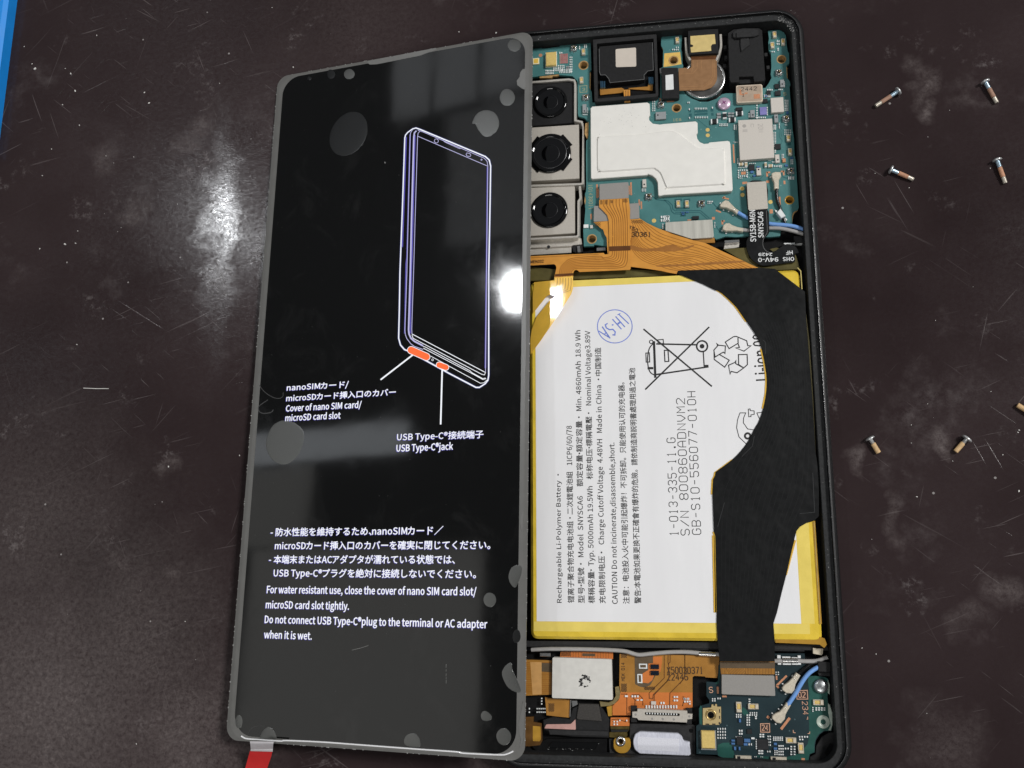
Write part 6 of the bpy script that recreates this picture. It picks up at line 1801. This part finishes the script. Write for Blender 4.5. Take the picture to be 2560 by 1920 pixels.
# widened film where it has lifted
for pts in ([('R', 2175, 560), ('R', 2162, 640), ('R', 2140, 730), ('R', 2148, 800), ('R', 2160, 840), ('R', 2150, 900), ('R', 2175, 860), ('R', 2190, 620)], [('M', 840, 250), ('M', 860, 265), ('M', 920, 262), ('M', 1270, 192), ('M', 1320, 172), ('M', 1400, 148), ('M', 1400, 128), ('M', 840, 236)],
            [('M', 2105, 300), ('M', 2085, 325), ('M', 2078, 365), ('M', 2056, 395), ('M', 2058, 430), ('M', 2100, 462), ('M', 2125, 470), ('M', 2125, 300)], [('Q', 2165, 120), ('Q', 2150, 200), ('Q', 2158, 260), ('Q', 2172, 280), ('Q', 2178, 120)]):
    MB().prism(wp('M', pts, .03), .0, .03, .01).build('lifted_film', film, panel)
bub = mat('bubble_film', rgb(62, 63, 60), .3, vary=.06, scale=300, ior=2.1)
bubd = mat('bubble_film_faint', rgb(8, 9, 10), .33, vary=.1, scale=300, ior=1.5)
def bubble(zn, pts, m=bub):
    p = smooth_line(wp(zn, pts, .03), 4, True)
    gx, gy = sum(q[0] for q in p) / len(p), sum(q[1] for q in p) / len(p)
    mb = MB()
    rr = [(1.0, 0.0), (.97, .014), (.85, .022), (.65, .029), (.4, .033), (.15, .035)]
    k = len(p)
    p = ccw(p)
    rings = [[(gx + (x - gx) * f, gy + (y - gy) * f, h) for x, y in p] for f, h in rr]
    for i in range(len(rr) - 1):
        mb.add(rings[i] + rings[i + 1], [(j, (j + 1) % k, k + (j + 1) % k, k + j) for j in range(k)], True)
    mb.add(rings[-1], [tuple(range(k))], True)
    mb.build('air_bubble', m, panel)
def ell(x, y, rx, ry, wob=.05, k=9, ang=0.0):
    out = []
    for i in range(k):
        a = 2 * math.pi * i / k
        r = 1 + random.uniform(-wob, wob)
        u, v = rx * r * math.cos(a), ry * r * math.sin(a)
        out.append((x + u * math.cos(ang) - v * math.sin(ang), y + u * math.sin(ang) + v * math.cos(ang)))
    return out
random.seed(31)
bubble('M', ell(693, 342, 46, 41))
bubble('M', ell(545, 342, 33, 38), bubd)
bubble('M', ell(368, 376, 16, 17), bubd)
bubble('M', ell(2035, 108, 54, 50, .03))
bubble('M', ell(1978, 531, 62, 70, .03))
bubble('M', [(1712, 690), (1750, 650), (1815, 634), (1880, 660), (1912, 730), (1895, 800), (1840, 845), (1790, 848), (1745, 800), (1715, 745), (1692, 745)])
bubble('M', ell(690, 830, 140, 190, .04, 11, .55), bubd)
bubble('R', [(1868, 665), (1885, 635), (1915, 638), (1945, 668), (1945, 692), (1915, 706), (1880, 698)])
bubble('R', ell(2035, 820, 54, 62, .03))
bubble('R', [(1308, 860), (1322, 815), (1365, 795), (1410, 815), (1428, 860), (1420, 895), (1335, 888)])
bubble('R', [(260, 822), (285, 775), (322, 748), (362, 775), (382, 822), (372, 838), (268, 836)])
bubble('R', ell(108, 710, 26, 48, .04))
bubble('R', [(2022, 370), (2035, 320), (2065, 290), (2092, 285), (2100, 340), (2140, 420), (2158, 490), (2120, 495), (2060, 455)])
bubble('R', ell(2128, 90, 30, 50, .04), bubd)
bubble('Q', [(2062, 610), (2085, 550), (2130, 530), (2162, 545), (2160, 600), (2125, 690), (2100, 700), (2070, 660)])
bubble('Q', ell(1918, 797, 49, 56, .03))
bubble('T', [(285, 930), (300, 850), (350, 740), (430, 680), (520, 670), (610, 700), (690, 770), (705, 860), (680, 980), (620, 1080), (540, 1140), (460, 1155), (370, 1115), (310, 1030)])
rg = MB()
rg.ribbon(smooth_line(wp('T', [(215, 280), (260, 340), (330, 395), (410, 425), (470, 410), (478, 360)]), 5), .16, .02)
rg.ribbon(smooth_line(wp('T', [(310, 440), (250, 480), (205, 520), (215, 570), (260, 590), (340, 580), (370, 550)]), 5), .22, .02)
rg.ribbon(smooth_line(wp('R', [(175, 815), (190, 770), (240, 742), (300, 745)]), 5), .1, .02)
rg.build('bubble_outline', mat('bubble_ring', rgb(64, 64, 64), .3), panel)
dl = MB()
random.seed(17)
dl.ribbon(wp('R', [(930, 190), (990, 176), (1052, 156)]), .09, .02)
for y0, y1 in ((292, 318), (328, 345), (360, 380), (388, 400), (405, 432)):
    dl.ribbon(wp('R', [(1617, y0), (1616, y1)]), .1, .02)
for i in range(90):
    x, y = random.uniform(-31, 31), random.uniform(-76, 77)
    s = random.uniform(.03, .09)
    dl.sheet([(x, y), (x + s, y), (x + s, y + s), (x, y + s * .8)], .012)
dl.sheet(wp('M', [(978, 1055), (990, 1058), (988, 1070), (980, 1068)]), .03)
dl.build('film_scratches', mat('film_speck', rgb(120, 120, 118), .5), panel, 'stuff')

# ---- what the screen shows
lit = mat('lit_white', (.93, .95, 1.0, 1), emit=1.0)
litlilac = mat('lit_lilac', (.62, .60, .95, 1), emit=.8)
litviolet = mat('lit_violet', (.12, .10, .55, 1), emit=.75)
litorange = mat('lit_orange', (1.0, .145, .025, 1), emit=1.0)
def screen_text(s, zn, x0, y0, x1, y1, em, bold):
    a, c = on_panel(zn, x0, y0), on_panel(zn, x1, y1)
    yy = (a[1] + c[1]) / 2
    sl = (c[1] - a[1]) * .25
    text(s, (a[0] - .09, yy - sl - .07), (c[0] - .05, yy + sl - .07), em, .006, litviolet, panel, 'text_fringe', bold + .05)
    text(s, (a[0], yy - sl), (c[0], yy + sl), em, .016, lit, panel, 'screen_text', bold)
screen_text('nanoSIMカード/', 'T', 518, 336, 1200, 300, 1.75, .03)
screen_text('microSDカード挿入口のカバー', 'T', 512, 455, 1722, 385, 1.75, .03)
screen_text('Cover of nano SIM card/', 'T', 508, 568, 1342, 528, 1.95, .035)
screen_text('microSD card slot', 'T', 502, 676, 1110, 645, 1.95, .035)
screen_text('USB Type-C®接続端子', 'O', 320, 1520, 1066, 1500, 1.85, .02)
screen_text('USB Type-C®jack', 'O', 315, 1620, 802, 1602, 2.0, .035)
screen_text('- 防水性能を維持するため、nanoSIMカード／', 'Q', 235, 304, 1560, 290, 1.95, .03)
screen_text('microSDカード挿入口のカバーを確実に閉じてください。', 'Q', 268, 408, 1922, 402, 1.95, .03)
screen_text('- 本端末またはACアダプタが濡れている状態では、', 'Q', 222, 514, 1650, 514, 1.95, .03)
screen_text('USB Type-C®プラグを絶対に接続しないでください。', 'Q', 258, 618, 1812, 625, 1.95, .03)
screen_text('For water resistant use, close the cover of nano SIM card slot/', 'Q', 206, 748, 1815, 760, 2.1, .035)
screen_text('microSD card slot tightly.', 'Q', 198, 862, 836, 872, 2.1, .035)
screen_text('Do not connect USB Type-C®plug to the terminal or AC adapter', 'Q', 190, 977, 1898, 1012, 2.1, .035)
screen_text('when it is wet.', 'Q', 185, 1092, 550, 1102, 2.1, .035)

def draw(name, m, items):
    mb = MB()
    for i, (pts, wd, closed) in enumerate(items):
        mb.ribbon(wp('O', pts), wd, (.006 if 'halo' in name else .009 if 'glow' in name else .014 if 'side' in name else .02) + .0004 * i, closed)
    return mb.build(name, m, panel)
N_ = lambda *a: [('N', x, y) for x, y in a]
O_ = lambda *a: [('O', x, y) for x, y in a]
draw('drawing_glow', litviolet, [
    (N_((1322, 570), (1312, 1659)) + O_((1090, 200), (1083, 900)), .34, False), (N_((520, 230), (487, 1500)) + O_((398, 0), (386, 600)), .3, False), (N_((570, 240), (540, 1500)) + O_((446, 0), (434, 600)), .3, False), (N_((480, 260), (440, 1400)), .28, False)])
draw('drawing_halo', mat('lit_halo', (.10, .13, .55, 1), emit=.35), [(N_((415, 1659), (440, 1000), (465, 270), (472, 240), (495, 212), (545, 176), (580, 166), (622, 180), (1300, 462), (1340, 498), (1355, 560), (1350, 900), (1335, 1659)) + O_((1112, 960), (1105, 1005), (1080, 1035), (1032, 1066), (1002, 1066), (770, 945), (420, 752), (385, 740), (350, 700), (334, 640), (340, 400)), .5, True)])
draw('drawn_phone_side', litlilac, [
    (N_((545, 185), (525, 215), (520, 260), (500, 1100), (487, 1659)) + O_((388, 570), (392, 610), (405, 645), (440, 690), (470, 712), (545, 738)), .15, False),
    (N_((585, 195), (565, 215), (558, 260), (535, 1100), (522, 1659)) + O_((420, 570), (424, 605), (440, 640), (470, 668), (545, 706)), .36, False),
    (N_((620, 200), (602, 222), (597, 260), (572, 1100), (556, 1659)) + O_((447, 560), (449, 605)), .15, False),
    (N_((600, 190), (650, 205), (1290, 480), (1318, 512), (1326, 560), (1312, 1659)) + O_((1084, 935)), .14, False),
    (N_((597, 250), (1325, 562)), .14, False), (N_((858, 292), (882, 312), (1032, 380), (1052, 374)), .14, False), ([('N', x, y) for x, y in circle(792, 300, 21, 20)], .13, True),
    (N_((1108, 425), (1138, 430), (1150, 448), (1142, 462), (1112, 458), (1100, 440)), .13, True), ([('N', x, y) for x, y in circle(1260, 495, 6, 10)], .14, True)])
draw('drawn_phone_outline', lit, [
    (N_((415, 1659), (440, 1000), (465, 270), (472, 240), (495, 212), (545, 176), (580, 166), (622, 180), (1300, 462), (1340, 498), (1355, 560), (1350, 900), (1335, 1659)) + O_((1112, 960), (1105, 1005), (1080, 1035), (1032, 1066), (1002, 1066), (770, 945), (420, 752), (385, 740), (350, 700), (334, 640), (340, 400)), .27, True),
    (O_((450, 605), (1080, 935)), .16, False), (O_((449, 612), (458, 640), (470, 648), (1050, 952), (1075, 958), (1085, 935)), .14, False), (O_((545, 712), (562, 716), (950, 922), (968, 940), (1060, 990), (1085, 985)), .14, False), (O_((548, 728), (950, 936), (1062, 998), (1090, 990)), .14, False),
    (O_((610, 795), (1040, 1030), (1070, 1026), (1100, 1000)), .13, False), (O_((455, 786), (178, 1000)), .36, False), (O_((710, 916), (697, 1386)), .36, False), ([('O', x, y) for x, y in circle(627, 828, 8, 12)], .1, True)])
def pill(x0, y0, x1, y1, r):
    a = math.atan2(y1 - y0, x1 - x0)
    out = []
    for k in range(9):
        t = a + math.pi / 2 + math.pi * k / 8
        out.append((x0 + r * math.cos(t), y0 + r * math.sin(t)))
    for k in range(9):
        t = a - math.pi / 2 + math.pi * k / 8
        out.append((x1 + r * math.cos(t), y1 + r * math.sin(t)))
    return out
for a in ((442, 744, 574, 802, 30), (684, 872, 742, 893, 24)):
    MB().sheet(wp('O', pill(*a)), .03).build('orange_port', litorange, panel)
    MB().ribbon(wp('O', pill(a[0], a[1], a[2], a[3], a[4] + 2)), .13, .034, True).build('port_outline', lit, panel)

# ---- pull tab hanging off the lower left edge
def local(X):
    v = [X[i] - PC[i] for i in range(3)]
    return tuple(sum(PR[i][j] * v[i] for i in range(3)) for j in range(3))
def strip(name, rows, m):
    """rows: (zone x left, x right, y, z left, z right)"""
    vs = []
    for xl, yl, xr, yr, z in rows:
        a, c = at('b', xl, yl, z), at('b', xr, yr, z)
        for t in (0, .33, .67, 1):
            vs.append(local((a[0] + (c[0] - a[0]) * t, a[1] + (c[1] - a[1]) * t, z)))
    mb = MB()
    k = len(rows)
    top = vs
    bot = [(x, y, z - .08) for x, y, z in vs]
    fs = []
    for i in range(k - 1):
        for j in range(3):
            fs.append((i * 4 + j, (i + 1) * 4 + j, (i + 1) * 4 + j + 1, i * 4 + j + 1))
    mb.add(top, fs, True)
    mb.add(bot, [f[::-1] for f in fs], True)
    edge = [i * 4 for i in range(k)] + [(k - 1) * 4 + j for j in (1, 2, 3)] + [i * 4 + 3 for i in range(k - 2, -1, -1)] + [2, 1]
    e = len(edge)
    mb.add([top[i] for i in edge] + [bot[i] for i in edge], [(i, e + i, e + (i + 1) % e, (i + 1) % e) for i in range(e)])
    return mb.build(name, m, panel)
strip('pull_tab', [(600, 1045, 1135, 1052, 10.5), (600, 1075, 1140, 1080, 10.35), (608, 1118, 1128, 1120, 9.6), (616, 1240, 1122, 1222, 7.0)], mat('tab_white', rgb(222, 218, 222), .4, vary=.04))
strip('pull_tab_crease', [(616, 1236, 1122, 1218, 7.1), (610, 1258, 1120, 1240, 6.9), (612, 1272, 1118, 1284, 6.2)], mat('tab_crease', rgb(236, 234, 236), .3, vary=.03))
strip('red_grip', [(600, 1262, 1112, 1280, 6.2), (560, 1400, 1080, 1410, 4.4), (500, 1620, 1000, 1640, 1.6), (470, 1760, 960, 1780, .5)], mat('tab_red', rgb(226, 52, 52), .45, vary=.04))
strip('tab_end', [(470, 1758, 960, 1778, .52), (452, 1830, 935, 1850, .25)], mat('tab_tip', rgb(226, 200, 190), .5, vary=.04))

# ---------------------------------------------------------------- loose screws on the bench
steelblue = mat('screw_zinc', rgb(182, 206, 222), .25, metal=.7, vary=.15, scale=1800)
headm = mat('screw_head', rgb(222, 224, 224), .3, metal=.6, vary=.15, scale=1800, bump=.2)
tipm = mat('screw_tip', rgb(206, 198, 184), .35, metal=.5, vary=.2, scale=1800)
lock_brown = mat('thread_lock_brown', rgb(160, 124, 104), .6, vary=.18, scale=1600, bump=.4)
lock_orange = mat('thread_lock_orange', rgb(190, 140, 110), .6, vary=.18, scale=1600, bump=.4)
lock_tan = mat('thread_lock_tan', rgb(206, 172, 126), .55, vary=.15, scale=1600, bump=.4)

def thread(r, z0, z1, pitch=.26, d=.055):
    prof = []
    z = z0
    while z < z1:
        prof += [(r - d, z), (r, z + pitch * .35), (r, z + pitch * .55), (r - d, min(z1, z + pitch))]
        z += pitch
    return prof

def screw(zn, head, tip, kind, label, hr=.98, sr=.46):
    a = Vector((*at(zn, *head, hr * .75), hr * .86))
    c = Vector((*at(zn, *tip, sr), sr + .02))
    ax = (c - a)
    L = ax.length
    o = empty('loose_screw', None, (a.x, a.y, 0))
    M = Matrix.Translation(a - Vector((a.x, a.y, 0))) @ ax.to_track_quat('Z', 'Y').to_matrix().to_4x4()
    MB().lathe([(0, -.3), (hr * .62, -.26), (hr * .92, -.12), (hr, .02), (hr, .16), (hr * .9, .24), (sr, .3)], 0, 0, 28, M).build('head', headm, o)
    cross = MB()
    for ang in (.3, .3 + math.pi / 2):
        t = MB().box(0, 0, hr * 1.0, .2, -.33, -.2, ang)
        cross.add([M @ Vector(v) for v in t.v], t.f)
    cross.build('cross_slot', Mt['chipblack'], o)
    if kind == 'long':
        cuts = ((.3, .33, steelblue, True), (.33, .74, None, True), (.74, 1.0, tipm, True))
    else:
        cuts = ((.3, .38, headm, False), (.38, 1.0, None, True), (1.0, 1.0, tipm, False))
    zA = .3
    zB = L * cuts[0][1] if kind == 'long' else L * .36
    zC = L * .74 if kind == 'long' else L
    lk = {'a': lock_brown, 'b': lock_orange, 'c': lock_tan}[label[1]]
    MB().lathe([(sr * .95, .2)] + (thread(sr, .35, zB) if kind == 'long' else [(sr * .8, .3), (sr * .8, zB)]) + [(sr * .6, zB + .01)], 0, 0, 18, M, cap=True).build('neck', steelblue if kind == 'long' else headm, o)
    MB().lathe([(sr * .6, zB)] + thread(sr * 1.06, zB, zC, .26, .04) + [(sr * .5, zC + .01)], 0, 0, 18, M, cap=True).build('thread_patch', lk, o)
    if kind == 'long':
        MB().lathe([(sr * .6, zC)] + thread(sr, zC, L - .1) + [(sr * .75, L)], 0, 0, 18, M, cap=True).build('thread', tipm, o)
    tag(o, label[0], 'screw', 'loose screws on the bench')
    return o

screw('V', (418, 332), (138, 515), 'long', ('long screw lying head up-right just left of the pale dust smear', 'a'))
screw('V', (1475, 215), (1622, 475), 'long', ('long screw at the top right of the photo, head pointing up', 'a'))
screw('V', (325, 1290), (605, 1410), 'long', ('long screw with orange thread patch and head pointing left', 'b'))
screw('V', (1620, 1170), (1725, 1455), 'long', ('long screw with orange thread patch, head pointing up, below the topmost screw', 'b'))
screw('W', (272, 682), (385, 865), 'short', ('short tan-threaded screw nearest the phone, head pointing up-left', 'c'), .98, .5)
screw('W', (1495, 685), (1350, 850), 'short', ('short tan-threaded screw with wide head pointing up-right', 'c'), 1.1, .5)
screw('W', (2380, 420), (2128, 262), 'short', ('tan screw cut off by the right edge of the photo', 'c'), .98, .5)

# ---------------------------------------------------------------- blue tray corner
p0, p1 = at('P', 44, -2, 0), at('P', -2, 361, 0)
d = Vector((p1[0] - p0[0], p1[1] - p0[1])).normalized()
nrm = Vector((d.y, -d.x))
if nrm.x > 0:
    nrm = -nrm
A = Vector(p0) - d * 60
B_ = Vector(p1) + d * 3
mat_blue = mat('blue_rubber', rgb(22, 142, 232), .5, vary=.04, scale=300, bump=.2, bscale=1200)
pts = [A, B_, B_ + d * 4 + nrm * 9, B_ + d * 4 + nrm * 70, A + nrm * 70]
tray = MB().prism([(q.x, q.y) for q in pts], .02, 4.0, .9).build('blue_mat', mat_blue)
tag(tray, 'bright blue rubber mat edge at the top left corner', 'mat')

# ---------------------------------------------------------------- crumbs
random.seed(9)
cr = MB()
crumb_at = [('S', 765, 280, .42), ('S', 192, 368, .36), ('S', 278, 545, .95), ('S', 254, 505, .4), ('S', 560, 582, .6), ('S', 595, 718, .65), ('S', 495, 828, .45), ('S', 1142, 732, .5), ('S', 1178, 815, .6), ('S', 628, 990, .42), ('S', 408, 1178, .36), ('S', 335, 1388, .36), ('S', 1057, 1240, .3), ('S', 838, 1232, .3), ('S', 517, 542, .35),
            ('U', 615, 245, .35), ('U', 515, 350, .75), ('U', 598, 342, .45), ('U', 315, 385, .45), ('U', 608, 1142, .4), ('S', 1735, 658, .3), ('S', 2150, 60, .3), ('W', 2150, 580, .4), ('W', 2135, 608, .35), ('W', 795, 515, .25), ('W', 795, 742, .22), ('W', 1795, 95, .25), ('W', 1315, 968, .25), ('V', 1045, 565, .22), ('V', 780, 890, .2), ('V', 1540, 1272, .3), ('V', 135, 1335, .25),
            ('P', 2547, 1228, .5), ('P', 2292, 1242, .4), ('e', 760, 300, .5), ('e', 1080, 250, .4), ('e', 835, 998, .3), ('e', 615, 1550, .35), ('c', 675, 75, .45), ('d', 925, 205, .5), ('d', 70, 185, .4), ('W', 1000, 250, .22), ('W', 1945, 890, .35), ('P', 2155, 1620, .3), ('P', 2190, 1635, .3)]
for zn, x, y, s in crumb_at:
    X, Y = at(zn, x, y, 0)
    a = random.uniform(0, 3.1)
    k = 7
    ptsc = [(X + s * (.35 + .25 * random.random()) * math.cos(t) * math.cos(a) - s * .28 * math.sin(t) * math.sin(a), Y + s * (.35 + .25 * random.random()) * math.cos(t) * math.sin(a) + s * .28 * math.sin(t) * math.cos(a)) for t in [2 * math.pi * i / k for i in range(k)]]
    cr.prism(ptsc, 0, s * .3, s * .08)
for i in range(70):
    X, Y = random.uniform(-150, 120), random.uniform(-110, 105)
    s = random.uniform(.05, .16)
    cr.box(X, Y, s, s * random.uniform(.5, 1), 0, s * .6, random.uniform(0, 3))
X, Y = at('U', 660, 1486, .1)
X2, Y2 = at('U', 858, 1490, .1)
cr.tube([(X, Y, .1), ((X + X2) / 2, (Y + Y2) / 2 - .08, .14), (X2, Y2, .1)], .1, 6)
cro = cr.build('crumbs', mat('white_crumb', rgb(214, 212, 208), .5, vary=.15))
tag(cro, 'white plastic crumbs and dust specks scattered over the bench', 'crumbs', kind='stuff')

flush_texts()
